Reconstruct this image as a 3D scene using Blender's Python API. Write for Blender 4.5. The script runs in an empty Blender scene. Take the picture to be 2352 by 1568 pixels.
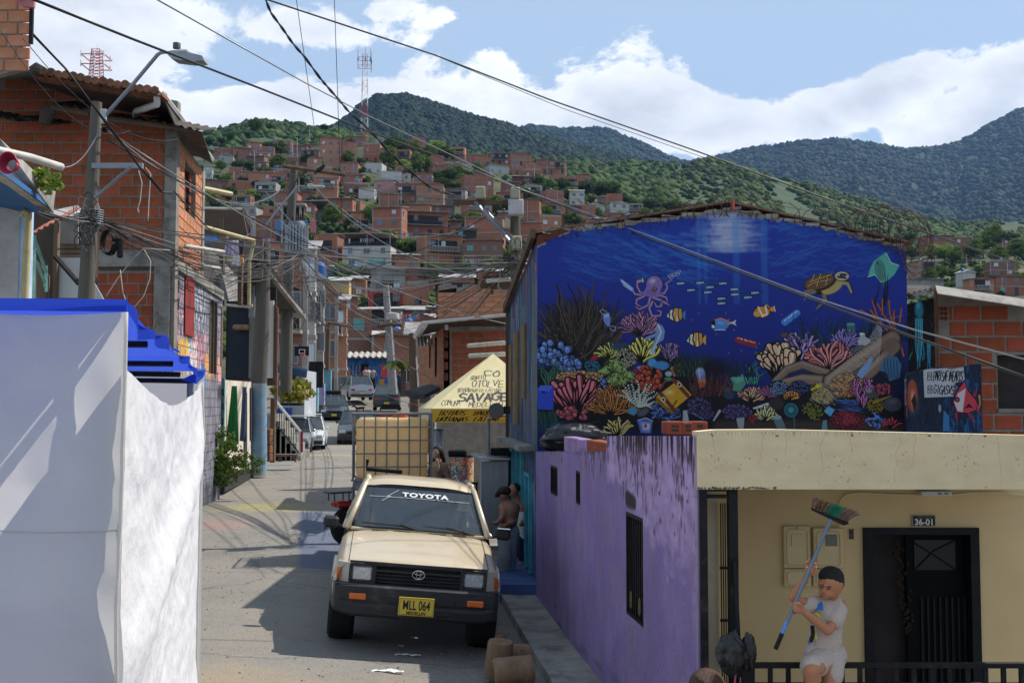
import bpy,math,random
import numpy as np
from mathutils import Vector,Matrix,Euler
sc=bpy.context.scene
COL=sc.collection
# ---------------------------------------------------------------- camera, world, sun, exposure
F,CX,CY,HY=2600.,1176.,784.,930.
PITCH=math.atan((HY-CY)/F);SP,CP=math.sin(PITCH),math.cos(PITCH)
cam=bpy.data.cameras.new('camera');camo=bpy.data.objects.new('camera',cam);COL.objects.link(camo)
cam.sensor_width=36;cam.sensor_fit='HORIZONTAL';cam.lens=36*F/2352
cam.clip_start=0.1;cam.clip_end=20000
camo.rotation_euler=(math.pi/2+PITCH,0,0);sc.camera=camo
SUN=Vector((.72,.40,1.0)).normalized()
EL=math.asin(SUN.z);AZ=math.atan2(SUN.x,SUN.y)
sl=bpy.data.lights.new('sun','SUN');sl.energy=4.9;sl.angle=math.radians(.53);sl.color=(1,.94,.84)
so=bpy.data.objects.new('sun',sl);COL.objects.link(so)
so.rotation_euler=(-SUN).to_track_quat('-Z','Y').to_euler()
w=bpy.data.worlds.new('World');sc.world=w;w.use_nodes=True
nt=w.node_tree;N=nt.nodes;L=nt.links;N.clear()
def nn(t,**k):
 n=N.new(t)
 for a,b in k.items():
  if a.startswith('i_'):n.inputs[a[2:].replace('_',' ')].default_value=b
  else:setattr(n,a,b)
 return n
sky=nn('ShaderNodeTexSky',sky_type='NISHITA',sun_disc=False,sun_elevation=EL,sun_rotation=AZ,altitude=1500,air_density=1.0,dust_density=.6,ozone_density=1.6)
tc=nn('ShaderNodeTexCoord')
def vmath(op,a,b=None):
 n=nn('ShaderNodeVectorMath',operation=op);L.new(a,n.inputs[0])
 if b is not None:
  if isinstance(b,tuple):n.inputs[1].default_value=b
  else:L.new(b,n.inputs[1])
 return n.outputs['Value']if op in('DISTANCE','LENGTH','DOT_PRODUCT')else n.outputs[0]
def fm(op,a,b=0.,c=None,clamp=False):
 n=nn('ShaderNodeMath',operation=op,use_clamp=clamp)
 for i,v in enumerate((a,b)if c is None else(a,b,c)):
  if isinstance(v,(int,float)):n.inputs[i].default_value=v
  else:L.new(v,n.inputs[i])
 return n.outputs[0]
D=tc.outputs['Generated']
def wnoise(vec,scale,detail=6,rough=.55,dist=0.,off=(0,0,0),sq=(1,1,1)):
 m=nn('ShaderNodeMapping');m.inputs['Location'].default_value=off;m.inputs['Scale'].default_value=sq
 L.new(vec,m.inputs[0]);n=nn('ShaderNodeTexNoise');n.inputs['Scale'].default_value=scale
 n.inputs['Detail'].default_value=detail;n.inputs['Roughness'].default_value=rough;n.inputs['Distortion'].default_value=dist
 L.new(m.outputs[0],n.inputs['Vector']);return n.outputs['Fac']
def wdir(x,y):
 u,v=(x-CX)/F,(CY-y)/F
 return Vector((u,CP-v*SP,SP+v*CP)).normalized()
warp=wnoise(D,7,4,.6)
cover=None
def bank(x0,y0,rx,ry,amt,tilt=0.):
 global cover
 c=wdir(x0,y0);d=vmath('SUBTRACT',D,tuple(c))
 e=nn('ShaderNodeVectorRotate',rotation_type='Y_AXIS');L.new(d,e.inputs['Vector']);e.inputs['Angle'].default_value=tilt
 s=vmath('MULTIPLY',e.outputs[0],(F/rx,1.5,F/ry));r=vmath('LENGTH',s)
 k=fm('MULTIPLY',fm('SUBTRACT',1.,r,clamp=False),amt);k=fm('MAXIMUM',k,-1.)
 cover=k if cover is None else fm('MAXIMUM',cover,k)
for b in[(1130,300,420,200,.8,0),(1420,250,300,110,.9,0),(1620,300,330,75,.8,0),(1980,232,320,62,.8,.28),(2250,285,330,110,.9,.55),(2340,160,140,85,.8,.4),(640,225,300,75,.7,0),(150,110,330,110,.7,0),(700,70,330,60,.7,0),(930,20,260,60,.6,0),(300,20,620,60,.6,0),(560,290,200,60,.6,0)]:
 bank(*b)
el=nn('ShaderNodeSeparateXYZ');L.new(D,el.inputs[0]);ez=el.outputs['Z']
general=fm('MULTIPLY_ADD',fm('SUBTRACT',wnoise(D,2.2,5,.6,.4,(3.1,1.7,.4),(1,1,2.2)),.55),2.4,-.1)
outside=nn('ShaderNodeMapRange',clamp=True);L.new(vmath('DISTANCE',D,tuple(wdir(1176,600))),outside.inputs['Value'])
outside.inputs['From Min'].default_value=.45;outside.inputs['From Max'].default_value=.75;outside.inputs['To Min'].default_value=-.6;outside.inputs['To Max'].default_value=0
cover=fm('MAXIMUM',cover,fm('ADD',general,outside.outputs[0]))
fine=wnoise(D,11,9,.62,.25,(.3,0,.2),(1,1,1.7));mid=wnoise(D,4.5,4,.5,.3,(.3,5,.2),(1,1,1.6))
cv=fm('ADD',cover,fm('ADD',fm('MULTIPLY',fm('SUBTRACT',fine,.5),2.1),fm('MULTIPLY',fm('SUBTRACT',mid,.5),1.9)))
mask=nn('ShaderNodeMapRange',clamp=True,interpolation_type='SMOOTHSTEP');L.new(cv,mask.inputs['Value'])
mask.inputs['From Min'].default_value=.02;mask.inputs['From Max'].default_value=.2
shade=nn('ShaderNodeMapRange',clamp=True);L.new(fm('ADD',wnoise(D,6,6,.55,.2,(4,2,.25),(1,1,2)),fm('MULTIPLY',cv,.25)),shade.inputs['Value'])
shade.inputs['From Min'].default_value=.37;shade.inputs['From Max'].default_value=.78
ccol=nn('ShaderNodeMix',data_type='RGBA');L.new(shade.outputs[0],ccol.inputs['Factor'])
ccol.inputs['A'].default_value=(10.2,10.3,10.5,1);ccol.inputs['B'].default_value=(6.0,6.4,7.0,1)
veil=nn('ShaderNodeMix',data_type='RGBA');veil.inputs['Factor'].default_value=.85
L.new(sky.outputs[0],veil.inputs['A']);veil.inputs['B'].default_value=(4.3,5.6,7.3,1)
hi=nn('ShaderNodeMapRange',clamp=True);L.new(ez,hi.inputs['Value']);hi.inputs['From Min'].default_value=-.02;hi.inputs['From Max'].default_value=.02
mx=nn('ShaderNodeMix',data_type='RGBA');L.new(mask.outputs[0],mx.inputs['Factor']);L.new(veil.outputs['Result'],mx.inputs['A']);L.new(ccol.outputs['Result'],mx.inputs['B'])
bg=nn('ShaderNodeBackground');bg.inputs['Strength'].default_value=.1
L.new(mx.outputs['Result'],bg.inputs[0]);wo=nn('ShaderNodeOutputWorld');L.new(bg.outputs[0],wo.inputs[0])
sc.view_settings.view_transform='Standard';sc.view_settings.look='None';sc.view_settings.exposure=0.28;sc.view_settings.gamma=1
sc.cycles.max_bounces=6;sc.cycles.diffuse_bounces=3;sc.cycles.glossy_bounces=3;sc.cycles.transparent_max_bounces=12;sc.cycles.volume_bounces=0
sc.cycles.use_denoising=True;sc.cycles.caustics_reflective=False;sc.cycles.caustics_refractive=False
sc.cycles.use_adaptive_sampling=True;sc.cycles.adaptive_threshold=.02
# ---------------------------------------------------------------- helpers
R=random.Random(11)
def W(x,y,d):
 u,v=(x-CX)/F,(CY-y)/F
 f=CP-v*SP
 return Vector((u*d/f,d,(SP+v*CP)*d/f))
def X(x,d):return(x-CX)/F*d
def Z(y,d):return W(CX,y,d).z
def tag(o,label,cat,group=None,kind=None):
 if label:o['label']=label
 if cat:o['category']=cat
 if group:o['group']=group
 if kind:o['kind']=kind
 return o
def thing(name,label,cat,loc=(0,0,0),rot=(0,0,0),group=None):
 o=bpy.data.objects.new(name,None);COL.objects.link(o);o.location=loc;o.rotation_euler=rot
 o.empty_display_size=.2
 return tag(o,label,cat,group)
def s2l(c):
 if isinstance(c,str):c=tuple(int(c[i:i+2],16)/255 for i in(0,2,4))
 return tuple((v/12.92 if v<=.04045 else((v+.055)/1.055)**2.4)for v in c[:3])
def ramp(n,a,b):return n
_mats={}
def mat(name,col,rough=.8,var=.25,scale=6.,bump=.0,bscale=None,metal=0.,rnd=0.,dirt=None,damt=.5,dscale=1.5,stretch=(1,1,1),spec=.28,alpha=None,trans=0.,coat=0.,emit=None,lin=True,coords='Object',wave=None):
 """a node material: base colour with noise variation, shift per object, streaked dirt, fine bump"""
 if name in _mats:return _mats[name]
 m=bpy.data.materials.new(name);m.use_nodes=True;_mats[name]=m
 t=m.node_tree;n=t.nodes;l=t.links;b=n['Principled BSDF']
 c=s2l(col)if isinstance(col,str)else tuple(col)
 b.inputs['Roughness'].default_value=rough;b.inputs['Metallic'].default_value=metal
 b.inputs['Specular IOR Level'].default_value=spec;b.inputs['Coat Weight'].default_value=coat;b.inputs['Coat Roughness'].default_value=.08
 tcn=n.new('ShaderNodeTexCoord');mp=n.new('ShaderNodeMapping');l.new(tcn.outputs[coords],mp.inputs[0]);mp.inputs['Scale'].default_value=stretch
 def noise(sc_,det=5,src=None,ro=.6):
  x=n.new('ShaderNodeTexNoise');x.inputs['Scale'].default_value=sc_;x.inputs['Detail'].default_value=det;x.inputs['Roughness'].default_value=ro
  l.new(src or tcn.outputs[coords],x.inputs['Vector']);return x.outputs['Fac']
 def mixc(f,a,bb,mode='MIX'):
  x=n.new('ShaderNodeMix');x.data_type='RGBA';x.blend_type=mode
  for k,v in(('Factor',f),('A',a),('B',bb)):
   if isinstance(v,(float,int)):x.inputs[k].default_value=v
   elif isinstance(v,tuple):x.inputs[k].default_value=(*v[:3],1)
   else:l.new(v,x.inputs[k])
  return x.outputs['Result']
 def mr(v,a,bb,lo=0.,hi=1.):
  x=n.new('ShaderNodeMapRange');l.new(v,x.inputs['Value']);x.inputs['From Min'].default_value=a;x.inputs['From Max'].default_value=bb
  x.inputs['To Min'].default_value=lo;x.inputs['To Max'].default_value=hi;return x.outputs[0]
 out=c
 if var:out=mixc(mr(noise(scale,5,mp.outputs[0]),.3,.7),tuple(v*(1-var)for v in c),tuple(min(1,v*(1+var))for v in c))
 if rnd:
  oi=n.new('ShaderNodeObjectInfo');hs=n.new('ShaderNodeHueSaturation')
  l.new(mr(oi.outputs['Random'],0,1,1-rnd,1+rnd),hs.inputs['Value']);
  l.new(mr(oi.outputs['Random'],0,1,.5+rnd*.025,.5-rnd*.03),hs.inputs['Hue'])
  if isinstance(out,tuple):hs.inputs['Color'].default_value=(*out,1)
  else:l.new(out,hs.inputs['Color'])
  out=hs.outputs[0]
 if dirt is not None:
  dc=s2l(dirt)if isinstance(dirt,str)else dirt
  mp2=n.new('ShaderNodeMapping');l.new(tcn.outputs[coords],mp2.inputs[0]);mp2.inputs['Scale'].default_value=stretch
  f=mr(noise(dscale,8,mp2.outputs[0],.7),.62-damt*.3,.78-damt*.2)
  out=mixc(f,out,dc)
 if isinstance(out,tuple):b.inputs['Base Color'].default_value=(*out,1)
 else:l.new(out,b.inputs['Base Color'])
 if bump:
  bn=n.new('ShaderNodeBump');bn.inputs['Strength'].default_value=min(1,bump);bn.inputs['Distance'].default_value=.02 if bump<=1 else.02*bump
  l.new(noise(bscale or scale*6,6,mp.outputs[0]),bn.inputs['Height']);l.new(bn.outputs[0],b.inputs['Normal'])
 if wave:
  wv=n.new('ShaderNodeTexWave');wv.inputs['Scale'].default_value=wave[0];wv.bands_direction=wave[1];l.new(tcn.outputs[coords],wv.inputs[0])
  bn=n.new('ShaderNodeBump');bn.inputs['Strength'].default_value=wave[2];bn.inputs['Distance'].default_value=.03;l.new(wv.outputs['Fac'],bn.inputs['Height']);l.new(bn.outputs[0],b.inputs['Normal'])
 if trans:b.inputs['Transmission Weight'].default_value=trans
 if alpha is not None:b.inputs['Alpha'].default_value=alpha
 if emit:b.inputs['Emission Color'].default_value=(*emit[0],1);b.inputs['Emission Strength'].default_value=emit[1]
 return m
def glass(name,tint=(.02,.025,.03),rough=.04):
 return mat(name,tint,rough,0,spec=.9,coat=.3)
class MB:
 """collects faces and links them as one mesh object"""
 def __init__(s,M=None):s.v=[];s.f=[];s.m=[];s.uv={};s.M=M or Matrix.Identity(4);s.k=0
 def add(s,vs,fs,uvs=None):
  o=len(s.v);M=s.M
  s.v+=[M@Vector(p)for p in vs]
  for i,f in enumerate(fs):
   if uvs:s.uv[len(s.f)]=uvs[i]
   s.f.append(tuple(o+a for a in f));s.m.append(s.k)
  return s
 def box(s,a,b,bev=0):
  (x0,y0,z0),(x1,y1,z1)=a,b
  x0,x1=min(x0,x1),max(x0,x1);y0,y1=min(y0,y1),max(y0,y1);z0,z1=min(z0,z1),max(z0,z1)
  if bev:
   e=min(bev,(x1-x0)/2.5,(y1-y0)/2.5,(z1-z0)/2.5)
   vs=[];
   for sx in(0,1):
    for sy in(0,1):
     for sz in(0,1):
      X_,Y_,Z_=(x1 if sx else x0),(y1 if sy else y0),(z1 if sz else z0)
      dx,dy,dz=(-e if sx else e),(-e if sy else e),(-e if sz else e)
      vs+=[(X_,Y_+dy,Z_+dz),(X_+dx,Y_,Z_+dz),(X_+dx,Y_+dy,Z_)]
   def i(sx,sy,sz,k):return(sx*4+sy*2+sz)*3+k
   fs=[(i(0,0,0,0),i(0,0,1,0),i(0,1,1,0),i(0,1,0,0)),(i(1,0,0,0),i(1,1,0,0),i(1,1,1,0),i(1,0,1,0)),(i(0,0,0,1),i(1,0,0,1),i(1,0,1,1),i(0,0,1,1)),(i(0,1,0,1),i(0,1,1,1),i(1,1,1,1),i(1,1,0,1)),(i(0,0,0,2),i(0,1,0,2),i(1,1,0,2),i(1,0,0,2)),(i(0,0,1,2),i(1,0,1,2),i(1,1,1,2),i(0,1,1,2))]
   for sx in(0,1):
    for sy in(0,1):fs.append((i(sx,sy,0,0),i(sx,sy,1,0),i(sx,sy,1,1),i(sx,sy,0,1)))
   for sx in(0,1):
    for sz in(0,1):fs.append((i(sx,0,sz,0),i(sx,1,sz,0),i(sx,1,sz,2),i(sx,0,sz,2)))
   for sy in(0,1):
    for sz in(0,1):fs.append((i(0,sy,sz,1),i(1,sy,sz,1),i(1,sy,sz,2),i(0,sy,sz,2)))
   for sx in(0,1):
    for sy in(0,1):
     for sz in(0,1):fs.append((i(sx,sy,sz,0),i(sx,sy,sz,1),i(sx,sy,sz,2)))
   return s.add(vs,fs)
  return s.add([(x0,y0,z0),(x1,y0,z0),(x1,y1,z0),(x0,y1,z0),(x0,y0,z1),(x1,y0,z1),(x1,y1,z1),(x0,y1,z1)],[(0,3,2,1),(4,5,6,7),(0,1,5,4),(1,2,6,5),(2,3,7,6),(3,0,4,7)])
 def quad(s,a,b,c,d,uv=None):return s.add([a,b,c,d],[(0,1,2,3)],[uv]if uv else None)
 def prism(s,poly,vec,cap=True):
  n=len(poly);vec=Vector(vec);A=[Vector(p)for p in poly];B=[p+vec for p in A]
  return s.add(A+B,([tuple(range(n))[::-1],tuple(range(n,2*n))]if cap else[])+[(i,(i+1)%n,n+(i+1)%n,n+i)for i in range(n)])
 def tube(s,pts,r,n=6,cap=True):
  pts=[Vector(p)for p in pts];k=len(pts);rs=r if isinstance(r,(list,tuple))else[r]*k
  vs=[];up=Vector((0,0,1));prev=None
  for i,p in enumerate(pts):
   t=(pts[min(i+1,k-1)]-pts[max(i-1,0)])
   t=t.normalized()if t.length>1e-9 else Vector((0,0,1))
   if prev is None:a=(up if abs(t.z)<.95 else Vector((1,0,0))).cross(t).normalized()
   else:
    a=prev-t*prev.dot(t);a=a.normalized()if a.length>1e-6 else Vector((1,0,0))
   prev=a;b=t.cross(a)
   for j in range(n):
    q=2*math.pi*j/n;vs.append(p+a*(math.cos(q)*rs[i])+b*(math.sin(q)*rs[i]))
  fs=[(i*n+j,i*n+(j+1)%n,(i+1)*n+(j+1)%n,(i+1)*n+j)for i in range(k-1)for j in range(n)]
  if cap:fs+=[tuple(range(n))[::-1],tuple(range((k-1)*n,k*n))]
  return s.add(vs,fs)
 def lathe(s,prof,c=(0,0,0),n=16,axis='z'):
  vs=[];
  for r,h in prof:
   for j in range(n):
    q=2*math.pi*j/n;a,b=r*math.cos(q),r*math.sin(q)
    p=(a,b,h)if axis=='z' else((h,a,b)if axis=='x' else(b,h,a))
    vs.append((c[0]+p[0],c[1]+p[1],c[2]+p[2]))
  k=len(prof)
  fs=[(i*n+j,i*n+(j+1)%n,(i+1)*n+(j+1)%n,(i+1)*n+j)for i in range(k-1)for j in range(n)]
  fs+=[tuple(range(n))[::-1],tuple(range((k-1)*n,k*n))]
  return s.add(vs,fs)
 def ell(s,c,r,n=10,k=7,jit=0,rot=None):
  r=(r,r,r)if isinstance(r,(int,float))else r;vs=[];c=Vector(c)
  for i in range(k+1):
   a=math.pi*i/k
   for j in range(n):
    b=2*math.pi*j/n;g=1+(R.random()-.5)*jit
    p=Vector((r[0]*math.sin(a)*math.cos(b)*g,r[1]*math.sin(a)*math.sin(b)*g,r[2]*math.cos(a)*g))
    if rot:p=rot@p
    vs.append(c+p)
  return s.add(vs,[(i*n+j,(i+1)*n+j,(i+1)*n+(j+1)%n,i*n+(j+1)%n)for i in range(k)for j in range(n)])
 def grid(s,fn,nu,nv,uv=False):
  vs=[fn(i/nu,j/nv)for j in range(nv+1)for i in range(nu+1)]
  fs=[(j*(nu+1)+i,j*(nu+1)+i+1,(j+1)*(nu+1)+i+1,(j+1)*(nu+1)+i)for j in range(nv)for i in range(nu)]
  uvs=[[(i/nu,j/nv),((i+1)/nu,j/nv),((i+1)/nu,(j+1)/nv),(i/nu,(j+1)/nv)]for j in range(nv)for i in range(nu)]if uv else None
  return s.add(vs,fs,uvs)
 def mesh(s,name,mats,off=(0,0,0),smooth=False):
  me=bpy.data.meshes.new(name);off=Vector(off)
  me.from_pydata([p-off for p in s.v],[],s.f)
  for m_ in(mats if isinstance(mats,(list,tuple))else[mats]):me.materials.append(m_)
  if any(s.m):me.polygons.foreach_set('material_index',s.m)
  if s.uv:
   ul=me.uv_layers.new(name='UVMap')
   for p in me.polygons:
    u=s.uv.get(p.index)
    if u:
     for li,c in zip(p.loop_indices,u):ul.data[li].uv=c
  if smooth:
   me.polygons.foreach_set('use_smooth',[True]*len(me.polygons))
   if isinstance(smooth,(int,float))and smooth is not True:me.set_sharp_from_angle(angle=math.radians(smooth))
  me.update();return me
 def build(s,name,mats,parent=None,smooth=False,local=False,loc=None):
  """local: vertices are already in the parent's frame; loc: own origin (world)"""
  off=Vector(loc)if loc is not None else(Vector(parent.location)if parent is not None and not local and parent.type=='EMPTY' else Vector((0,0,0)))
  if parent is not None and parent.type!='EMPTY' and not local:
   off=parent.matrix_basis.translation.copy()
   if parent.parent is not None:off=off+parent.parent.location
  o=bpy.data.objects.new(name,s.mesh(name,mats,off,smooth));COL.objects.link(o)
  if parent is not None:o.parent=parent
  elif loc is not None:o.location=loc
  return o
def inst(o,loc,rot=None,scale=None,parent=None,**tags):
 c=o.copy();COL.objects.link(c);c.location=loc
 if rot is not None:c.rotation_euler=rot
 if scale is not None:c.scale=scale
 if parent is not None:c.parent=parent
 return c
def clone(root,loc,rot=None,scale=None,label=None):
 c=root.copy();COL.objects.link(c);c.location=loc
 if rot is not None:c.rotation_euler=rot
 if scale is not None:c.scale=scale
 if label:c['label']=label
 for ch in root.children:
  d=ch.copy();COL.objects.link(d);d.parent=c
  for g in ch.children:
   e=g.copy();COL.objects.link(e);e.parent=d
 return c
def meshobj(name,me,parent=None,loc=(0,0,0),rot=(0,0,0),scale=(1,1,1)):
 o=bpy.data.objects.new(name,me);COL.objects.link(o);o.location=loc;o.rotation_euler=rot;o.scale=scale
 if parent is not None:o.parent=parent
 return o
def frame(o,ang):
 return Matrix.Translation(Vector(o))@Matrix.Rotation(ang,4,'Z')
def text(body,size,m,parent,M,name='lettering',depth=.003,sx=1.,align='CENTER',bold=0.,local=False,spacing=1.):
 """letters as mesh lying in the local xz plane of M, facing -y"""
 cu=bpy.data.curves.new('t','FONT');cu.body=body;cu.size=size;cu.extrude=depth;cu.align_x=align;cu.offset=bold;cu.space_character=spacing
 to=bpy.data.objects.new('t',cu);COL.objects.link(to);dg=bpy.context.evaluated_depsgraph_get();dg.update()
 me=bpy.data.meshes.new_from_object(to.evaluated_get(dg));bpy.data.objects.remove(to)
 me.transform(Matrix.Diagonal((sx,1,1,1)))
 me.transform(M@Matrix.Rotation(math.pi/2,4,'X'))
 if parent is not None and not local:me.transform(Matrix.Translation(-Vector(parent.location)))
 me.materials.clear();me.materials.append(m);o=bpy.data.objects.new(name,me);COL.objects.link(o)
 if parent is not None:o.parent=parent
 return o
ORD=['','first','second','third','fourth','fifth','sixth','seventh','eighth','ninth','tenth','eleventh','twelfth','thirteenth','fourteenth','fifteenth','sixteenth','seventeenth','eighteenth','nineteenth','twentieth']
def ordn(i):
 if i<=20:return ORD[i]
 if i>=100:return 'hundred and '+ordn(i-100)if i>100 else 'hundredth'
 t=['','','twenty','thirty','forty','fifty','sixty','seventy','eighty','ninety'][i//10]
 return t+'-'+ORD[i%10]if i%10 else t[:-1]+'ieth'
# ---------------------------------------------------------------- painted pictures (murals, graffiti): painted here, pixel by pixel
STK={'A':[[(0,0),(.5,1),(1,0)],[(.2,.4),(.8,.4)]],'B':[[(0,0),(0,1),(.7,1),(.85,.75),(.6,.52),(0,.52)],[(.6,.52),(1,.3),(.7,0),(0,0)]],'C':[[(1,.85),(.6,1),(.1,.8),(0,.4),(.3,0),(1,.1)]],'D':[[(0,0),(0,1),(.6,1),(1,.5),(.6,0),(0,0)]],'E':[[(1,1),(0,1),(0,0),(1,0)],[(0,.5),(.8,.5)]],'F':[[(1,1),(0,1),(0,0)],[(0,.5),(.8,.5)]],'G':[[(1,.85),(.5,1),(0,.6),(.1,.1),(.6,0),(1,.2),(1,.45),(.6,.45)]],'H':[[(0,0),(0,1)],[(1,0),(1,1)],[(0,.5),(1,.5)]],'I':[[(.5,0),(.5,1)]],'J':[[(1,1),(.9,.1),(.4,0),(0,.3)]],'K':[[(0,0),(0,1)],[(1,1),(0,.45),(1,0)]],'L':[[(0,1),(0,0),(1,0)]],'M':[[(0,0),(.1,1),(.5,.4),(.9,1),(1,0)]],'N':[[(0,0),(0,1),(1,0),(1,1)]],'O':[[(.5,1),(.1,.8),(0,.4),(.3,0),(.8,.05),(1,.5),(.8,.95),(.5,1)]],'P':[[(0,0),(0,1),(.8,1),(1,.75),(.8,.5),(0,.5)]],'R':[[(0,0),(0,1),(.8,1),(.95,.75),(.7,.5),(0,.5),(1,0)]],'S':[[(1,.9),(.5,1),(.05,.8),(.3,.52),(.8,.45),(1,.2),(.5,0),(0,.1)]],'T':[[(0,1),(1,1)],[(.5,1),(.5,0)]],'U':[[(0,1),(.05,.2),(.5,0),(.95,.2),(1,1)]],'V':[[(0,1),(.5,0),(1,1)]],'W':[[(0,1),(.25,0),(.5,.7),(.75,0),(1,1)]],'X':[[(0,0),(1,1)],[(0,1),(1,0)]],'Y':[[(0,1),(.5,.5),(1,1)],[(.5,.5),(.5,0)]],'Z':[[(0,1),(1,1),(0,0),(1,0)]],'@':[[(.7,.35),(.5,.65),(.3,.4),(.5,.25),(.7,.35),(.8,.2),(1,.5),(.6,1),(0,.6),(.2,.05),(.8,0)]],' ':[]}
class Paint:
 """an off-screen canvas; sRGB colours 0..1; x right, y down, in units of the canvas"""
 def __init__(s,w,h,col=(0,0,0)):s.w=w;s.h=h;s.a=np.ones((h,w,3),np.float32)*np.array(col,np.float32);s.ox=s.oy=0.;s.k=1.;s.rs=np.random.RandomState(5)
 def view(s,ox,oy,k):s.ox,s.oy,s.k=ox,oy,k;return s
 def c(s,x,y):return s.ox+x*s.k,s.oy+y*s.k
 def _win(s,x0,y0,x1,y1):
  x0=max(0,int(x0)-1);y0=max(0,int(y0)-1);x1=min(s.w,int(x1)+2);y1=min(s.h,int(y1)+2)
  if x1<=x0 or y1<=y0:return None
  yy,xx=np.mgrid[y0:y1,x0:x1].astype(np.float32);return x0,y0,x1,y1,xx+.5,yy+.5
 def _mix(s,wn,m,col,op=1.):
  x0,y0,x1,y1=wn[:4];m=(m*op)[...,None];t=s.a[y0:y1,x0:x1];s.a[y0:y1,x0:x1]=t*(1-m)+np.array(col,np.float32)*m
 def blob(s,x,y,rx,ry=None,col=(1,1,1),ang=0.,soft=.15,op=1.):
  x,y=s.c(x,y);rx*=s.k;ry=(ry*s.k if ry is not None else rx);m_=max(rx,ry)*(1+soft)+1;wn=s._win(x-m_,y-m_,x+m_,y+m_)
  if wn is None:return
  dx,dy=wn[4]-x,wn[5]-y;ca,sa=math.cos(ang),math.sin(ang);q=np.sqrt(((dx*ca+dy*sa)/rx)**2+((-dx*sa+dy*ca)/ry)**2)
  s._mix(wn,np.clip((1-q)/max(soft,1.2/max(rx,ry,1))+.5 if soft<.3 else(1-q)/soft,0,1),col,op)
 def line(s,pts,wd,col,wd1=None,soft=1.2,op=1.):
  pts=[s.c(*p)for p in pts];wd*=s.k/2;wd1=wd if wd1 is None else wd1*s.k/2;n=len(pts)-1
  mr_=max(wd,wd1)+soft;xs=[p[0]for p in pts];ys=[p[1]for p in pts];wn=s._win(min(xs)-mr_,min(ys)-mr_,max(xs)+mr_,max(ys)+mr_)
  if wn is None:return
  m=np.zeros_like(wn[4])
  for i in range(n):
   (ax,ay),(bx,by)=pts[i],pts[i+1];vx,vy=bx-ax,by-ay;l2=vx*vx+vy*vy+1e-6
   t=np.clip(((wn[4]-ax)*vx+(wn[5]-ay)*vy)/l2,0,1);dd=np.hypot(wn[4]-ax-t*vx,wn[5]-ay-t*vy)
   ww=wd+(wd1-wd)*(i+t)/n;m=np.maximum(m,np.clip((ww-dd)/soft+.5,0,1))
  s._mix(wn,m,col,op)
 def poly(s,pts,col,op=1.):
  pts=[s.c(*p)for p in pts];xs=[p[0]for p in pts];ys=[p[1]for p in pts];wn=s._win(min(xs),min(ys),max(xs),max(ys))
  if wn is None:return
  m=np.zeros(wn[4].shape,np.float32)
  for sx,sy in((-.25,-.25),(.25,-.25),(-.25,.25),(.25,.25)):
   X_,Y_=wn[4]+sx,wn[5]+sy;ins=np.zeros(X_.shape,bool);j=len(pts)-1
   for i in range(len(pts)):
    (xi,yi),(xj,yj)=pts[i],pts[j]
    if yi!=yj:ins^=((yi>Y_)!=(yj>Y_))&(X_<(xj-xi)*(Y_-yi)/(yj-yi)+xi)
    j=i
   m+=ins*.25
  s._mix(wn,m,col,op)
 def wiggle(s,x,y,ang,ln,amp,n=8,ph=None):
  ph=s.rs.rand()*6 if ph is None else ph;o=[]
  for i in range(n+1):
   t=i/n;q=math.sin(t*5+ph)*amp*t;o.append((x+math.cos(ang)*ln*t-math.sin(ang)*q,y+math.sin(ang)*ln*t+math.cos(ang)*q))
  return o
 def write(s,st,x,y,w_,h_,col,wd,slant=0.,gap=.25,jit=.06,op=1.):
  n=len(st);cw=w_/(n*(1+gap)-gap)
  for i,ch in enumerate(st):
   x0=x+i*cw*(1+gap);jy=(s.rs.rand()-.5)*h_*jit*2
   for stt in STK.get(ch.upper(),[]):
    s.line([(x0+px*cw+py*slant*h_+(s.rs.rand()-.5)*cw*jit,y-py*h_+jy+(s.rs.rand()-.5)*h_*jit)for px,py in stt],wd,col,op=op)
 def noise(s,amt,cell=6):
  h,w_=s.h,s.w;g=s.rs.rand(h//cell+2,w_//cell+2).astype(np.float32);g=np.kron(g,np.ones((cell,cell),np.float32))[:h,:w_]
  f=s.rs.rand(h,w_).astype(np.float32);s.a*=(1+((g*.5+f*.5)-.5)*amt)[...,None]
 def material(s,name,gain=1.,rough=.75,bump=.15,world=False):
  im=bpy.data.images.new(name,s.w,s.h);px=np.ones((s.h,s.w,4),np.float32);px[...,:3]=np.clip(s.a[::-1],0,1);im.pixels.foreach_set(px.ravel());im.update();im.pack()
  m=mat(name,(.5,.5,.5),rough,0,bump=bump,bscale=40);t=m.node_tree;n=t.nodes.new('ShaderNodeTexImage');n.image=im;n.extension='EXTEND'
  u=t.nodes.new('ShaderNodeUVMap');t.links.new(u.outputs[0],n.inputs[0])
  g=t.nodes.new('ShaderNodeMix');g.data_type='RGBA';g.blend_type='MULTIPLY';g.inputs['Factor'].default_value=1;g.inputs['B'].default_value=(gain,gain,gain,1);g.clamp_result=True
  t.links.new(n.outputs[0],g.inputs['A']);t.links.new(g.outputs['Result'],t.nodes['Principled BSDF'].inputs['Base Color']);return m
from mathutils import noise as mnoise
def interp(x,tab):
 if x<=tab[0][0]:return tab[0][1]
 for(a,b),(c,d)in zip(tab,tab[1:]):
  if x<=c:return b+(d-b)*(x-a)/(c-a)
 return tab[-1][1]
def sm(t):t=max(0,min(1,t));return t*t*(3-2*t)
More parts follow.
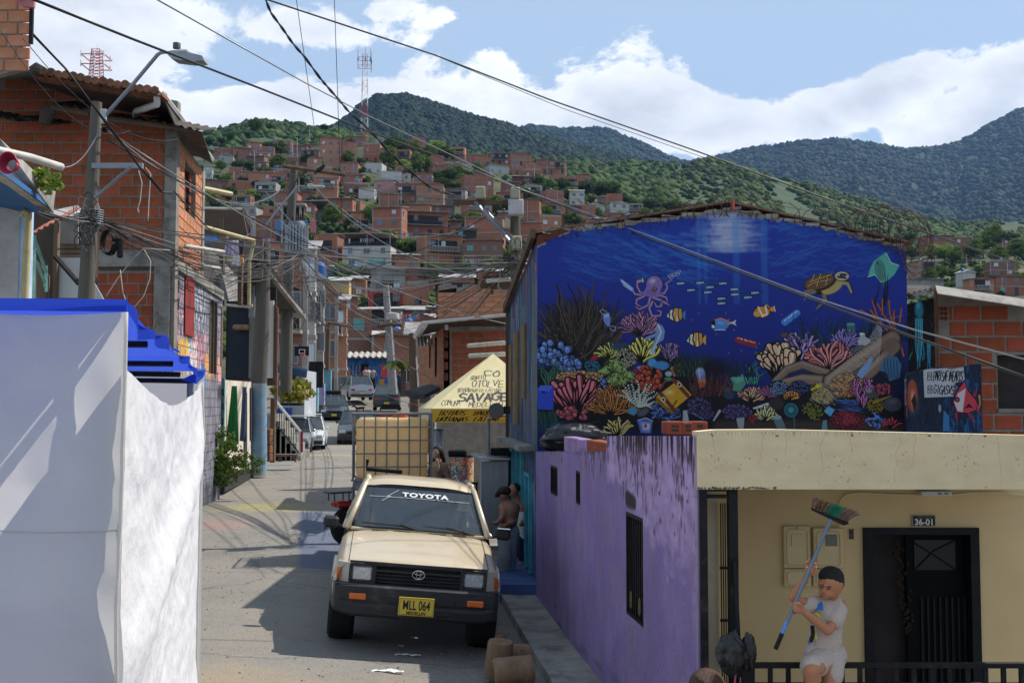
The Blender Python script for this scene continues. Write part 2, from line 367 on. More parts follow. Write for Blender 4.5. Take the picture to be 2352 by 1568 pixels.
# ---------------------------------------------------------------- terrain
GP=[(-5,-2.2),(2,-2.35),(8,-2.46),(12,-2.505),(17,-2.48),(25,-2.45),(38,-2.3),(46,-2.1),(55,-1.85),(62,-1.45),(70,-.9),(80,0),(90,.87),(100,1.8)]
RIDGE=[(-900,420),(300,360),(440,352),(520,345),(620,350),(700,338),(740,330),(840,335),(930,345),(1050,362),(1200,372),(1260,392),(1340,425),(1430,465),(1500,480),(1650,488),(1800,530),(1950,560),(2100,570),(2352,545),(3400,470)]
def hill_y(x,d):
 t=math.log(d/100)/math.log(430/100)
 return 888+(interp(x,RIDGE)-888)*t
def cross(x,d):return-.088*(max(-3.2,min(.55,x))+1.0)*(1-sm((d-22)/9))*sm((d-5)/4)
def ground(x,d):
 if d<=92:return interp(d,GP)+cross(x,d)
 px=CX+F*x/d
 a=Z(hill_y(px,max(d,101)),max(d,101))if d>100 else None
 b=interp(d,GP)
 if d>430:return Z(interp(px,RIDGE),430)-(d-430)*.25
 if a is None:return b
 return b+(a-b)*sm((d-100)/12)if d<112 else a
def hill_d(x,y):
 yr=interp(x,RIDGE);t=(888-y)/(888-yr);return 100*math.exp(max(0.02,min(1,t))*math.log(4.3))
M_hill=mat('hillside_grass',(.036,.052,.018),.95,.45,.05,bump=.6,bscale=.6,dirt=(.13,.09,.05),damt=.4,dscale=.05)
def sheet(name,m,fn,xs,ds,smooth=True,kind='structure'):
 vs=[];fs=[]
 for d in ds:
  for x in xs:vs.append(fn(x,d))
 n=len(xs)
 for j in range(len(ds)-1):
  for i in range(n-1):fs.append((j*n+i,j*n+i+1,(j+1)*n+i+1,(j+1)*n+i))
 b=MB();b.v=[Vector(v)for v in vs];b.f=fs;b.m=[0]*len(fs)
 o=b.build(name,m,smooth=smooth);o['kind']=kind;return o
def near_fn(x,d):wx=X(x,d)if d>3 else X(x,3);return(wx,d,ground(wx,max(d,.5))-.01)
ds=[-6,-2,1,3]+[4+i for i in range(26)]+[31+2*i for i in range(36)]
xs=list(range(-1500,3900,60))
M_soil=mat('trodden_ground',(.14,.125,.105),.95,.3,1.5,bump=.5,bscale=30,dirt=(.22,.19,.15),damt=.5,dscale=.8)
gfn=lambda x,d:(x,d,ground(x,d)-.012-(.25 if x>.9 else 0))
sheet('ground',M_soil,gfn,[-140+4*i for i in range(32)]+[-12+.6*i for i in range(36)]+[10+4*i for i in range(40)],ds)
sheet('hillside',M_hill,lambda x,d:(X(x,d),d,ground(X(x,d),d)+(mnoise.noise(Vector((x*.01,d*.02,0)))*d*.006 if d>130 else 0)-.15),xs,[99,102,105,108]+[112*1.045**i for i in range(31)]+[440,470,520,600])
# road: a worn asphalt sheet over the ground, with faded paint
def road_mat():
 m=mat('road_asphalt',(.19,.178,.16),.93,.16,.7,bump=.9,bscale=75,dirt=(.235,.205,.165),damt=.42,dscale=.55)
 t=m.node_tree;n=t.nodes;l=t.links;b=n['Principled BSDF'];src=b.inputs['Base Color'].links[0].from_socket
 tc_=n.new('ShaderNodeTexCoord');sp=n.new('ShaderNodeSeparateXYZ');l.new(tc_.outputs['Object'],sp.inputs[0])
 nz=n.new('ShaderNodeTexNoise');nz.inputs['Scale'].default_value=2.2;nz.inputs['Detail'].default_value=8;nz.inputs['Roughness'].default_value=.75;l.new(tc_.outputs['Object'],nz.inputs[0])
 gr=n.new('ShaderNodeTexNoise');gr.inputs['Scale'].default_value=34;gr.inputs['Detail'].default_value=6;l.new(tc_.outputs['Object'],gr.inputs[0])
 def f(op,a,b_,c=None):
  x=n.new('ShaderNodeMath');x.operation=op
  for i,v in enumerate((a,b_)if c is None else(a,b_,c)):
   if isinstance(v,(int,float)):x.inputs[i].default_value=v
   else:l.new(v,x.inputs[i])
  return x.outputs[0]
 def mix(fac,a,col,mode='MIX'):
  x=n.new('ShaderNodeMix');x.data_type='RGBA';x.blend_type=mode;l.new(fac,x.inputs['Factor']);l.new(a,x.inputs['A']);x.inputs['B'].default_value=(*col,1);return x.outputs['Result']
 g2=n.new('ShaderNodeMapRange');l.new(gr.outputs['Fac'],g2.inputs['Value']);g2.inputs['From Min'].default_value=.35;g2.inputs['From Max'].default_value=.7;g2.inputs['To Min'].default_value=0;g2.inputs['To Max'].default_value=.55
 out=mix(g2.outputs[0],src,(.34,.31,.27))
 SX=[sp.outputs['X']]
 def patch(out,x0,x1,y0,y1,col,op,soft=.35,wear=.5):
  a=f('MULTIPLY',f('SUBTRACT',1,f('ABSOLUTE',f('DIVIDE',f('SUBTRACT',SX[0],(x0+x1)/2),(x1-x0)/2),0)),(x1-x0)/2/soft)
  c=f('MULTIPLY',f('SUBTRACT',1,f('ABSOLUTE',f('DIVIDE',f('SUBTRACT',sp.outputs['Y'],(y0+y1)/2),(y1-y0)/2),0)),(y1-y0)/2/soft)
  k=f('MINIMUM',f('MINIMUM',a,c),1.);k=f('MAXIMUM',f('ADD',k,f('MULTIPLY',f('SUBTRACT',nz.outputs['Fac'],.5),wear*4)),0.);k=f('MULTIPLY',f('MINIMUM',k,1.),op)
  return mix(k,out,col)
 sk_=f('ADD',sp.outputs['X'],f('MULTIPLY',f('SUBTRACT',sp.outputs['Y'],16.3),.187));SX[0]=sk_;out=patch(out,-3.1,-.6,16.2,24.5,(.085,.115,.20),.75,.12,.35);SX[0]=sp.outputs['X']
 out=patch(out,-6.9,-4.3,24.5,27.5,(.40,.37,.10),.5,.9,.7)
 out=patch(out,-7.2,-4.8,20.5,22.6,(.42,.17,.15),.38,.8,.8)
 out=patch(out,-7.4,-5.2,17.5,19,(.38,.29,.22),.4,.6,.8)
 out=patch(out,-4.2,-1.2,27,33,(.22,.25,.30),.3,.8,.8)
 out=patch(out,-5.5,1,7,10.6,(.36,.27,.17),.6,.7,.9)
 out=patch(out,-11,3,46.6,47.6,(.36,.30,.16),.75,.2,.3)
 for sc_,thr,col in((.28,.007,(.08,.076,.07)),):
  wp=n.new('ShaderNodeTexNoise');wp.inputs['Scale'].default_value=1.6;wp.inputs['Detail'].default_value=6;l.new(tc_.outputs['Object'],wp.inputs[0]);av=n.new('ShaderNodeMix');av.data_type='RGBA';av.blend_type='LINEAR_LIGHT';av.inputs['Factor'].default_value=.35;l.new(tc_.outputs['Object'],av.inputs['A']);l.new(wp.outputs['Color'],av.inputs['B'])
  vo=n.new('ShaderNodeTexVoronoi');vo.feature='DISTANCE_TO_EDGE';vo.inputs['Scale'].default_value=sc_;l.new(av.outputs['Result'],vo.inputs['Vector']);out=mix(f('MULTIPLY',f('LESS_THAN',vo.outputs['Distance'],thr),f('MULTIPLY',nz.outputs['Fac'],.8)),out,col)
 st=n.new('ShaderNodeTexNoise');st.inputs['Scale'].default_value=.9;st.inputs['Detail'].default_value=7;st.inputs['Roughness'].default_value=.7;l.new(tc_.outputs['Object'],st.inputs[0]);sr=n.new('ShaderNodeMapRange');l.new(st.outputs['Fac'],sr.inputs['Value']);sr.inputs['From Min'].default_value=.6;sr.inputs['From Max'].default_value=.74;sr.inputs['To Max'].default_value=.5;out=mix(sr.outputs[0],out,(.08,.075,.07))
 l.new(out,b.inputs['Base Color']);return m
def lc(d):return-7.25-.1128*(d-22)if d>16 else-7.25+.1128*6-(16-d)*.5
def rc(d):return.05-.1128*(d-14.1)-.1 if d<40 else-2.97-.19*(d-40)
b=MB();dd=[1]+[2+.5*i for i in range(60)]+[33+1.5*i for i in range(42)]
def road_pt(u,v):
 d=dd[int(round(v*(len(dd)-1)))];x0,x1=lc(d),rc(d)
 if d>55:x0-=(d-55)*.03
 x=x0+(x1-x0)*u;return(x,d,ground(x,d)+.004+(.09*max(0,1-abs(d-47)/.5)))
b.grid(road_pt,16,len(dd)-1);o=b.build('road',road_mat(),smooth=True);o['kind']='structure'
M_conc=mat('weathered_concrete',(.27,.255,.225),.93,.25,2,bump=.5,bscale=30,dirt=(.10,.095,.085),damt=.5,dscale=2.5)
# kerb and pavement before the purple house
b=MB()
for i in range(26):
 d0,d1=5+i*.9,5+(i+1)*.9-.015;x0,x1=rc(d0),rc(d1)
 z0,z1=ground(x0,d0),ground(x1,d1)
 b.add([(x0,d0,z0-.1),(x0+.14,d0,z0-.1),(x0+.14,d0,z0+.11),(x0,d0,z0+.11),(x1,d1,z1-.1),(x1+.14,d1,z1-.1),(x1+.14,d1,z1+.11),(x1,d1,z1+.11)],[(0,1,2,3),(4,7,6,5),(3,2,6,7),(0,3,7,4),(1,5,6,2)])
o=b.build('kerb',M_conc);o['kind']='structure'
b=MB();b.grid(lambda u,v:(rc(4+24*v)+.14+u*1.3,4+24*v,ground(rc(4+24*v),4+24*v)+.10+u*.02),4,40);o=b.build('pavement',M_conc,smooth=True);o['kind']='structure'
# ---------------------------------------------------------------- leaves, crowns
def leafmat(name,c,rnd=.35,var=.3,sc_=.8):
 m=mat(name,c,.75,var,sc_,spec=.12);t=m.node_tree;n=t.nodes;l=t.links;b_=n['Principled BSDF'];src=b_.inputs['Base Color'].links[0].from_socket
 g=n.new('ShaderNodeNewGeometry');h=n.new('ShaderNodeHueSaturation');mr_=n.new('ShaderNodeMapRange');l.new(g.outputs['Random Per Island'],mr_.inputs['Value'])
 mr_.inputs['To Min'].default_value=1-rnd;mr_.inputs['To Max'].default_value=1+rnd;l.new(mr_.outputs[0],h.inputs['Value']);l.new(src,h.inputs['Color'])
 m2=n.new('ShaderNodeMapRange');l.new(g.outputs['Random Per Island'],m2.inputs['Value']);m2.inputs['To Min'].default_value=.515;m2.inputs['To Max'].default_value=.47;l.new(m2.outputs[0],h.inputs['Hue'])
 tr=n.new('ShaderNodeBsdfTranslucent');l.new(h.outputs[0],tr.inputs[0]);l.new(h.outputs[0],b_.inputs['Base Color'])
 ad=n.new('ShaderNodeMixShader');ad.inputs[0].default_value=.35;l.new(b_.outputs[0],ad.inputs[1]);l.new(tr.outputs[0],ad.inputs[2]);l.new(ad.outputs[0],n['Material Output'].inputs[0]);return m
LM=[leafmat('leaf_dark',(.045,.08,.02)),leafmat('leaf_mid',(.09,.15,.03)),leafmat('leaf_light',(.18,.26,.05)),leafmat('leaf_yellow',(.24,.24,.04))]
M_bark=mat('bark',(.10,.075,.05),.95,.3,8,bump=.8)
def crown_mesh(name,m,rx,rz,clumps,leaves,size,seed,cz=0.,base=.2):
 r=np.random.RandomState(seed);V=[];
 for i in range(clumps):
  while True:
   p=r.rand(3)*2-1
   if.25<np.linalg.norm(p)<1:break
  c=p*np.array([rx,rx,rz])*.8;cr=(.22+.22*r.rand())*min(rx,rz)
  n_=r.randn(leaves,3);n_/=np.linalg.norm(n_,axis=1)[:,None];q=c+n_*cr*(.75+.35*r.rand(leaves,1))*np.array([1.15,1.15,.8])
  a=r.randn(leaves,3);a=a-n_*(a*n_).sum(1)[:,None]*.6;a/=np.linalg.norm(a,axis=1)[:,None];bb=np.cross(n_,a);s_=size*(.6+.8*r.rand(leaves,1))
  V.append(np.stack([q-a*s_,q+bb*s_*.55,q+a*s_,q-bb*s_*.55],1).reshape(-1,3))
 V=np.concatenate(V);V[:,2]+=cz;me=bpy.data.meshes.new(name);me.from_pydata(V.tolist(),[],np.arange(len(V)).reshape(-1,4).tolist());me.materials.append(m);return me
def trunk_mesh(name,h,r0,spread,seed):
 rr=random.Random(seed);b=MB();top=(rr.uniform(-.2,.2),rr.uniform(-.2,.2),h)
 b.tube([(0,0,-.5),(0,0,h*.4),top],[r0,r0*.8,r0*.45],6)
 for i in range(5):
  a=rr.uniform(0,6.3);s_=h*rr.uniform(.45,.9);b.tube([(0,0,s_),(math.cos(a)*spread*.5,math.sin(a)*spread*.5,s_+h*.3),(math.cos(a)*spread,math.sin(a)*spread,s_+h*.5)],[r0*.5,r0*.3,r0*.12],5)
 return b.mesh(name,M_bark)
CR=[(crown_mesh('crown',LM[k],2.6,z_,44,34,.30,3+i,h_+z_*.6),trunk_mesh('trunk',h_+z_*.3,.17,1.6,i))for i,(k,z_,h_)in enumerate([(0,2.1,2.2),(1,2.3,2.2),(2,1.8,1.8),(0,2.8,3),(1,1.7,1.6),(3,1.6,1.5)])]
# forests that nobody could count: one mesh each of rough crowns
def ico():
 t=(1+5**.5)/2;v=np.array([(-1,t,0),(1,t,0),(-1,-t,0),(1,-t,0),(0,-1,t),(0,1,t),(0,-1,-t),(0,1,-t),(t,0,-1),(t,0,1),(-t,0,-1),(-t,0,1)],float);v/=np.linalg.norm(v[0])
 f=[(0,11,5),(0,5,1),(0,1,7),(0,7,10),(0,10,11),(1,5,9),(5,11,4),(11,10,2),(10,7,6),(7,1,8),(3,9,4),(3,4,2),(3,2,6),(3,6,8),(3,8,9),(4,9,5),(2,4,11),(6,2,10),(8,6,7),(9,8,1)]
 return v,np.array(f)
IV,IF=ico()
def forest(name,m,pts,size,seed=1):
 r=np.random.RandomState(seed);P=np.array(pts,float);n=len(P)
 s_=size*(.55+.9*r.rand(n,1,1));v=IV[None]*(1+(r.rand(n,12,3)-.5)*1.1)*s_*np.array([1,1,.95]);v=v+P[:,None,:]
 me=bpy.data.meshes.new(name);f=(IF[None]+np.arange(n)[:,None,None]*12).reshape(-1,3)
 me.from_pydata(v.reshape(-1,3).tolist(),[],f.tolist());me.polygons.foreach_set('use_smooth',[True]*len(f));me.materials.append(m);o=bpy.data.objects.new(name,me);COL.objects.link(o);o['kind']='stuff';return o
R2=[(-900,300),(380,322),(440,306),(500,300),(560,290),(600,281),(680,286),(740,290),(790,300),(850,320),(1000,345),(1200,365),(1400,372),(1560,378),(1650,372),(1760,400),(1900,432),(2000,462),(2100,496),(2200,520),(2352,510),(3400,470)]
R3=[(-900,330),(600,330),(760,292),(800,270),(835,238),(860,228),(900,222),(935,223),(955,230),(1000,243),(1030,256),(1080,272),(1150,286),(1205,300),(1300,330),(1450,370),(1600,410),(1900,470),(2100,530),(2352,570),(3400,570)]
R4=[(-900,320),(1100,330),(1180,304),(1215,292),(1290,298),(1370,297),(1400,300),(1440,318),(1490,338),(1530,358),(1565,374),(1620,372),(1700,352),(1790,336),(1850,326),(1930,324),(2000,332),(2080,346),(2150,343),(2220,330),(2270,300),(2352,255),(2700,200),(3400,260)]
def hillfn(ridge,d0,d1,y0off,prev,amp,freq):
 def fn(x,d):
  if d<=d1:
   t=(d-d0)/(d1-d0);yb=interp(x,prev)+y0off;yt=interp(x,ridge);y=yb+(yt-yb)*t**.8
   z=Z(y,d)
  else:z=Z(interp(x,ridge),d1)-(d-d1)*.3
  nz=mnoise.fractal(Vector((x*freq*.01,d*freq*.004,3.3)),1.,2.,4)
  g=mnoise.noise(Vector((x*freq*.022,d*.0012,1)))
  return(X(x,d),d,z+(nz*amp*d+g*amp*d*.8)*min(1,(d1+200-d)/(d1-d0)*1.6))
 return fn
M_g2=mat('green_hill_cover',(.034,.062,.016),.95,.4,.02,bump=.8,bscale=.15,dirt=(.03,.05,.02),damt=.65,dscale=.012)
M_g3=mat('mountain_cover',(.013,.032,.014),.95,.5,.012,bump=.9,bscale=.05,dirt=(.014,.034,.012),damt=.5,dscale=.006)
M_f2=leafmat('far_tree_leaf',(.042,.082,.018),.5,.5,.02);M_f3=leafmat('mountain_tree_leaf',(.011,.029,.016),.3,.5,.006)
xr=list(range(-700,3300,14))
f2=hillfn(R2,440,900,34,RIDGE,.0035,1.);f3=hillfn(R3,900,1700,60,R2,.005,1.);f4=hillfn(R4,1700,3200,140,R2,.006,1.)
sheet('green_hill',M_g2,f2,xr,[440+23*i for i in range(21)]+[960,1100]);sheet('peak',M_g3,f3,xr,[900+32*i for i in range(26)]+[1800,2000]);sheet('far_mountains',M_g3,f4,xr,[1700+60*i for i in range(26)]+[3400,3800])
r=np.random.RandomState(3)
def scatter(fn,d0,d1,x0,x1,n,ridge_frac=.12,dens=None):
 P=[]
 while len(P)<n:
  x=r.uniform(x0,x1);d=r.uniform(d0,d1)if r.rand()>ridge_frac else d1-r.rand()*10
  if dens and mnoise.noise(Vector((x*.008,d*.004,9)))+dens(x,d)<r.uniform(-.25,.25):continue
  P.append(fn(x,d))
 return P
forest('green_hill_woods',M_f2,scatter(f2,445,900,380,2450,7500,.03,lambda x,d:.1+(.25 if 850<x<1550 else 0)-(.35 if 600<x<720 and d>780 else 0)),2.8,4)
forest('peak_forest',M_f3,scatter(f3,920,1700,740,1700,11000,.1),4.8,5)
forest('far_mountain_forest',M_f3,scatter(f4,1720,3200,1150,2420,14000,.1),8,6)
# ---------------------------------------------------------------- houses on the hillside
BRK=[mat('brick_red_far',(.32,.11,.058),.9,.22,.8,rnd=.16,dirt=(.17,.085,.06),damt=.35,dscale=.9),mat('brick_orange_far',(.40,.165,.085),.9,.2,.8,rnd=.14,dirt=(.24,.13,.09),damt=.3,dscale=.9),mat('brick_brown_far',(.24,.10,.065),.9,.25,.8,rnd=.18,dirt=(.13,.08,.06),damt=.4,dscale=.9)]
def add_courses(m):
 t=m.node_tree;n=t.nodes;l=t.links;b=n['Principled BSDF'];src=b.inputs['Base Color'].links[0].from_socket
 tc_=n.new('ShaderNodeTexCoord');mp=n.new('ShaderNodeMapping');mp.inputs['Rotation'].default_value=(math.pi/2,0,0);l.new(tc_.outputs['Object'],mp.inputs[0])
 br=n.new('ShaderNodeTexBrick');br.inputs['Scale'].default_value=1;br.inputs['Brick Width'].default_value=.42;br.inputs['Row Height'].default_value=.22;br.inputs['Mortar Size'].default_value=.022
 l.new(mp.outputs[0],br.inputs[0]);x=n.new('ShaderNodeMix');x.data_type='RGBA';x.inputs['B'].default_value=(.30,.26,.22,1);l.new(src,x.inputs['A'])
 k=n.new('ShaderNodeMath');k.operation='MULTIPLY';k.inputs[1].default_value=.45;l.new(br.outputs['Fac'],k.inputs[0]);l.new(k.outputs[0],x.inputs['Factor']);l.new(x.outputs['Result'],b.inputs['Base Color'])
for m_ in BRK:add_courses(m_)
PL={'white':mat('plaster_white',(.46,.44,.41),.85,.12,.6,rnd=.08,dirt=(.3,.28,.25),damt=.35,dscale=.7),'grey':mat('plaster_grey',(.33,.315,.29),.9,.2,.6,rnd=.12,dirt=(.17,.16,.14),damt=.5,dscale=.8),'teal':mat('plaster_teal',(.16,.30,.29),.85,.15,.6),'pink':mat('plaster_pink',(.38,.22,.19),.85,.15,.6),'blue':mat('plaster_blue',(.12,.24,.48),.85,.15,.6,dirt=(.3,.33,.38),damt=.3),'maroon':mat('plaster_maroon',(.16,.05,.05),.85,.15,.6),'yellow':mat('plaster_yellow',(.55,.42,.18),.85,.15,.6),'red':mat('plaster_red',(.42,.07,.06),.85,.15,.6)}
M_win=glass('dark_window_glass',(.02,.025,.032),.12);M_wf=mat('window_frame_paint',(.30,.28,.26),.6,.1,rnd=.3);M_slab=mat('floor_slab_concrete',(.30,.27,.24),.9,.2,1)
M_zinc=mat('zinc_roof',(.36,.345,.33),.55,.25,.5,rnd=.25,dirt=(.20,.11,.07),damt=.45,dscale=.8,metal=.2);M_cur=[mat('curtain_blue',(.10,.22,.42),.8,.1),mat('curtain_white',(.6,.62,.66),.8,.1),mat('curtain_teal',(.1,.35,.34),.8,.1)]
b=MB();b.box((-.5,-.04,0),(-.44,.02,1));b.box((.44,-.04,0),(.5,.02,1));b.box((-.44,-.04,.93),(.44,.02,1));b.box((-.5,-.07,-.05),(.5,.02,.0));b.box((-.03,-.035,0),(.03,.02,.93));b.k=1;b.box((-.44,-.015,0),(.44,.01,.93))
WINS=[b.mesh('window',[M_wf,mm])for mm in(M_win,M_win,M_win,M_win,M_win,M_win,M_win,M_cur[0],M_cur[1],M_cur[1],M_cur[2])]
b=MB();b.box((-.5,-.03,0),(.5,.01,1));DOORM=b.mesh('door',[mat('door_dark',(.06,.045,.04),.6,.3,rnd=.5)])
TANKM=[]
for cm_ in(mat('tank_blue',(.04,.12,.35),.5,.1),mat('tank_black',(.02,.02,.02),.5,.1)):
 b=MB();b.lathe([(0,0),(.42,0),(.5,.15),(.5,.75),(.3,.95),(.12,1),(0,1)],(0,0,0),12);TANKM.append(b.mesh('water_tank',[cm_],smooth=40))
CLM=[]
for i in range(3):
 b=MB()
 for j in range(6):b.k=R.randrange(3);x=-1.2+j*.42;h_=R.uniform(.4,.9);b.box((x,-.02,1.5-h_),(x+R.uniform(.2,.36),.02,1.5))
 b.k=0;b.tube([(-1.3,0,1.5),(1.3,0,1.5)],.015,3);o_=b.mesh('laundry',[PL['white'],M_cur[0],mat('laundry_pink',(.5,.15,.2),.9,.1)]);CLM.append(o_)
RAILM={}
def railing_mesh(w_,kind):
 key=(round(w_*2)/2,kind)
 if key not in RAILM:
  b=MB();ww=key[0];b.box((-ww/2,-.9,.82),(ww/2,-.82,.9));n=int(ww/.28)
  for i in range(n+1):x=-ww/2+i*ww/n;b.box((x-.035,-.88,0),(x+.035,-.83,.82))
  RAILM[key]=b.mesh('railing',[PL['white']if kind=='white' else mat('railing_dark',(.05,.05,.055),.5,.1)])
 return RAILM[key]
b=MB();b.box((-.045,-.03,0),(.045,.03,1));PIPEM=b.mesh('drainpipe',[PL['white']])
HN=[]
def hill_house(x0,x1,yt,yb,style='brick',d=None,ang=None,opts=''):
 xm=(x0+x1)/2;d=d or hill_d(xm,yb);ang=R.uniform(-.22,.45)if ang is None else ang
 w_=(x1-x0)/F*d;dep=w_*R.uniform(.55,.85);w_=w_/(math.cos(ang)+.35*abs(math.sin(ang)));h=(yb-yt)/F*d
 z0=Z(yb,d);loc=Vector((X(xm,d),d,z0));ns=max(1,round(h/2.7));sh=h/ns
 t=thing('brick_house' if 'brick' in style else 'house','x','house',loc,(0,0,ang),'brick houses stacked up the hillside')
 body=PL[style]if style in PL else BRK[{'brick':0,'brick2':1,'brick3':2}[style]]
 b=MB();b.box((-w_/2,0,-4),(w_/2,dep,h));
 if 'brick' in style:b.k=1;[b.box((s*w_/2-.12-.01*s,-.03,-4),(s*w_/2+.12-.01*s,.1,h))for s in(-1,1)]if R.random()<.35 else None
 b.build('wall',[body,M_slab],t,local=True)
 b=MB();[b.box((-w_/2-.06,-.06,i*sh-.12),(w_/2+.06,dep+.03,i*sh+.1))for i in range(0,ns)]
 b.build('floor_slab',[M_slab],t,local=True)
 feats=[]
 rt=R.random()if 'roof' not in opts else.2
 if rt<.62:
  ov=R.uniform(.3,.9);s_=R.uniform(.3,.9);b=MB();sl=R.choice([0,0,1])
  if sl==0:b.add([(-w_/2-.3,-ov,h-.05),(w_/2+.3,-ov,h-.05),(w_/2+.3,dep+.3,h+s_),(-w_/2-.3,dep+.3,h+s_),(-w_/2-.3,-ov,h+.05),(w_/2+.3,-ov,h+.05),(w_/2+.3,dep+.3,h+s_+.1),(-w_/2-.3,dep+.3,h+s_+.1)],[(0,3,2,1),(4,5,6,7),(0,1,5,4),(1,2,6,5),(2,3,7,6),(3,0,4,7)]);feats.append('a grey sheet roof')
  else:b.add([(-w_/2-.3,-.3,h),(w_/2+.3,-.3,h),(0,-.3,h+s_),(-w_/2-.3,dep+.3,h),(w_/2+.3,dep+.3,h),(0,dep+.3,h+s_)],[(0,1,2),(3,5,4),(0,2,5,3),(1,4,5,2),(0,3,4,1)]);feats.append('a low gable')
  b.build('roof',[M_zinc if sl==0 else(M_zinc if 'brick' not in style else BRK[2])],t,local=True)
 else:
  feats.append('a bare flat top')
  b=MB()
  b.box((-w_/2,0,h),(w_/2,.14,h+R.choice([.15,.5])))
  b.build('parapet',[body if R.random()<.5 else M_slab],t,local=True)
 cols=max(1,int(w_/2.3))
 balc='balcony' in opts or(R.random()<.28 and ns>1)
 if balc:feats.append('a %s balcony'%('white' if 'white' in opts or R.random()<.5 else 'dark'))
 nwin=0
 for f in range(ns):
  for c in range(cols):
   if R.random()<.2 and not(f==0 and c==0):continue
   x=-w_/2+(c+.5)*w_/cols+R.uniform(-.2,.2);ww=R.uniform(.8,1.25);wh=R.uniform(.85,1.2)
   if f==0 and R.random()<.25:meshobj('door',DOORM,t,(x,0,0),scale=(.9,1,2.0))
   else:meshobj('window',R.choice(WINS),t,(x,0,f*sh+.95),scale=(ww,1.5,wh));nwin+=1
 for f in range(ns):
  if R.random()<.55:meshobj('window',WINS[0],t,(w_/2,dep*R.uniform(.3,.7),f*sh+.95),(0,0,math.pi/2),(R.uniform(.7,1.1),1.5,1.05))
 if balc:
  f=ns-1;bw=w_*R.uniform(.6,.95);b=MB();b.box((-bw/2,-.92,f*sh-.15),(bw/2,0,f*sh));b.build('balcony_slab',[M_slab],t,local=True)
  meshobj('railing',railing_mesh(bw,'white' if 'white balcony' in ' '.join(feats)else 'dark'),t,(0,0,f*sh),scale=(bw/(round(bw*2)/2),1,1))
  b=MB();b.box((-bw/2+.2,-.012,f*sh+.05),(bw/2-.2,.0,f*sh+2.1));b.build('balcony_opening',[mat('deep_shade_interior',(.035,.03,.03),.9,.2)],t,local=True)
 if 'teal' in opts:b=MB();b.add([(w_*.02,-.02,sh*1.0),(w_*.36,-.02,sh*1.0),(w_*.36,-.5,sh*.62),(w_*.02,-.5,sh*.62)],[(0,1,2,3)]);b.build('awning',[mat('teal_tarp',(.05,.36,.33),.6,.1)],t,local=True);feats.append('a teal awning')
 if 'terrace' in opts:
  b=MB();b.box((-w_/2,.5,h),(w_/2,dep,h+.1));b.box((-w_/2-.2,-.2,h+2.3),(w_/2+.2,dep,h+2.42));[b.box((x-.06,-.05,h),(x+.06,.05,h+2.3))for x in(-w_/2+.1,0,w_/2-.1)];b.build('terrace_roof',[M_slab],t,local=True)
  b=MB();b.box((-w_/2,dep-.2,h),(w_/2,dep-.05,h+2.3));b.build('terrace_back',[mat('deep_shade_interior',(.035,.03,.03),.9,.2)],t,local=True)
  meshobj('railing',railing_mesh(w_,'dark'),t,(0,.9,h),scale=(w_/(round(w_*2)/2),1,1));feats.append('a roofed terrace on top')
 if R.random()<.2:meshobj('water_tank',R.choice(TANKM+TANKM[1:]),t,(R.uniform(-.3,.3)*w_,dep*.5,h),scale=(.9,.9,1.1))
 if R.random()<.3 and 'bare' in feats[0]:meshobj('laundry',R.choice(CLM),t,(R.uniform(-.15,.15)*w_,.5,h))
 if R.random()<.35:x_=R.uniform(-.4,.4)*w_;meshobj('drainpipe',PIPEM,t,(x_,-.05,0),scale=(1,1,h))
 HN.append((t,style,ns,feats,nwin,xm,yb));occ.append((x0,x1,yt,yb));return t
occ=[]
def z6(a,b,c,d_):return(784+a/5.647,784+b/5.647,392+c/5.647,392+d_/5.647)
def zh(a,b,c,d_):return(710.5+a/4,710.5+b/4,232.7+c/4,232.7+d_/4)
def zl(a,b,c,d_):return(428.7+a/6,428.7+b/6,245+c/6,245+d_/6)
def z7(a,b,c,d_):return(784+a/5.647,784+b/5.647,653.5+c/5.647,653.5+d_/5.647)
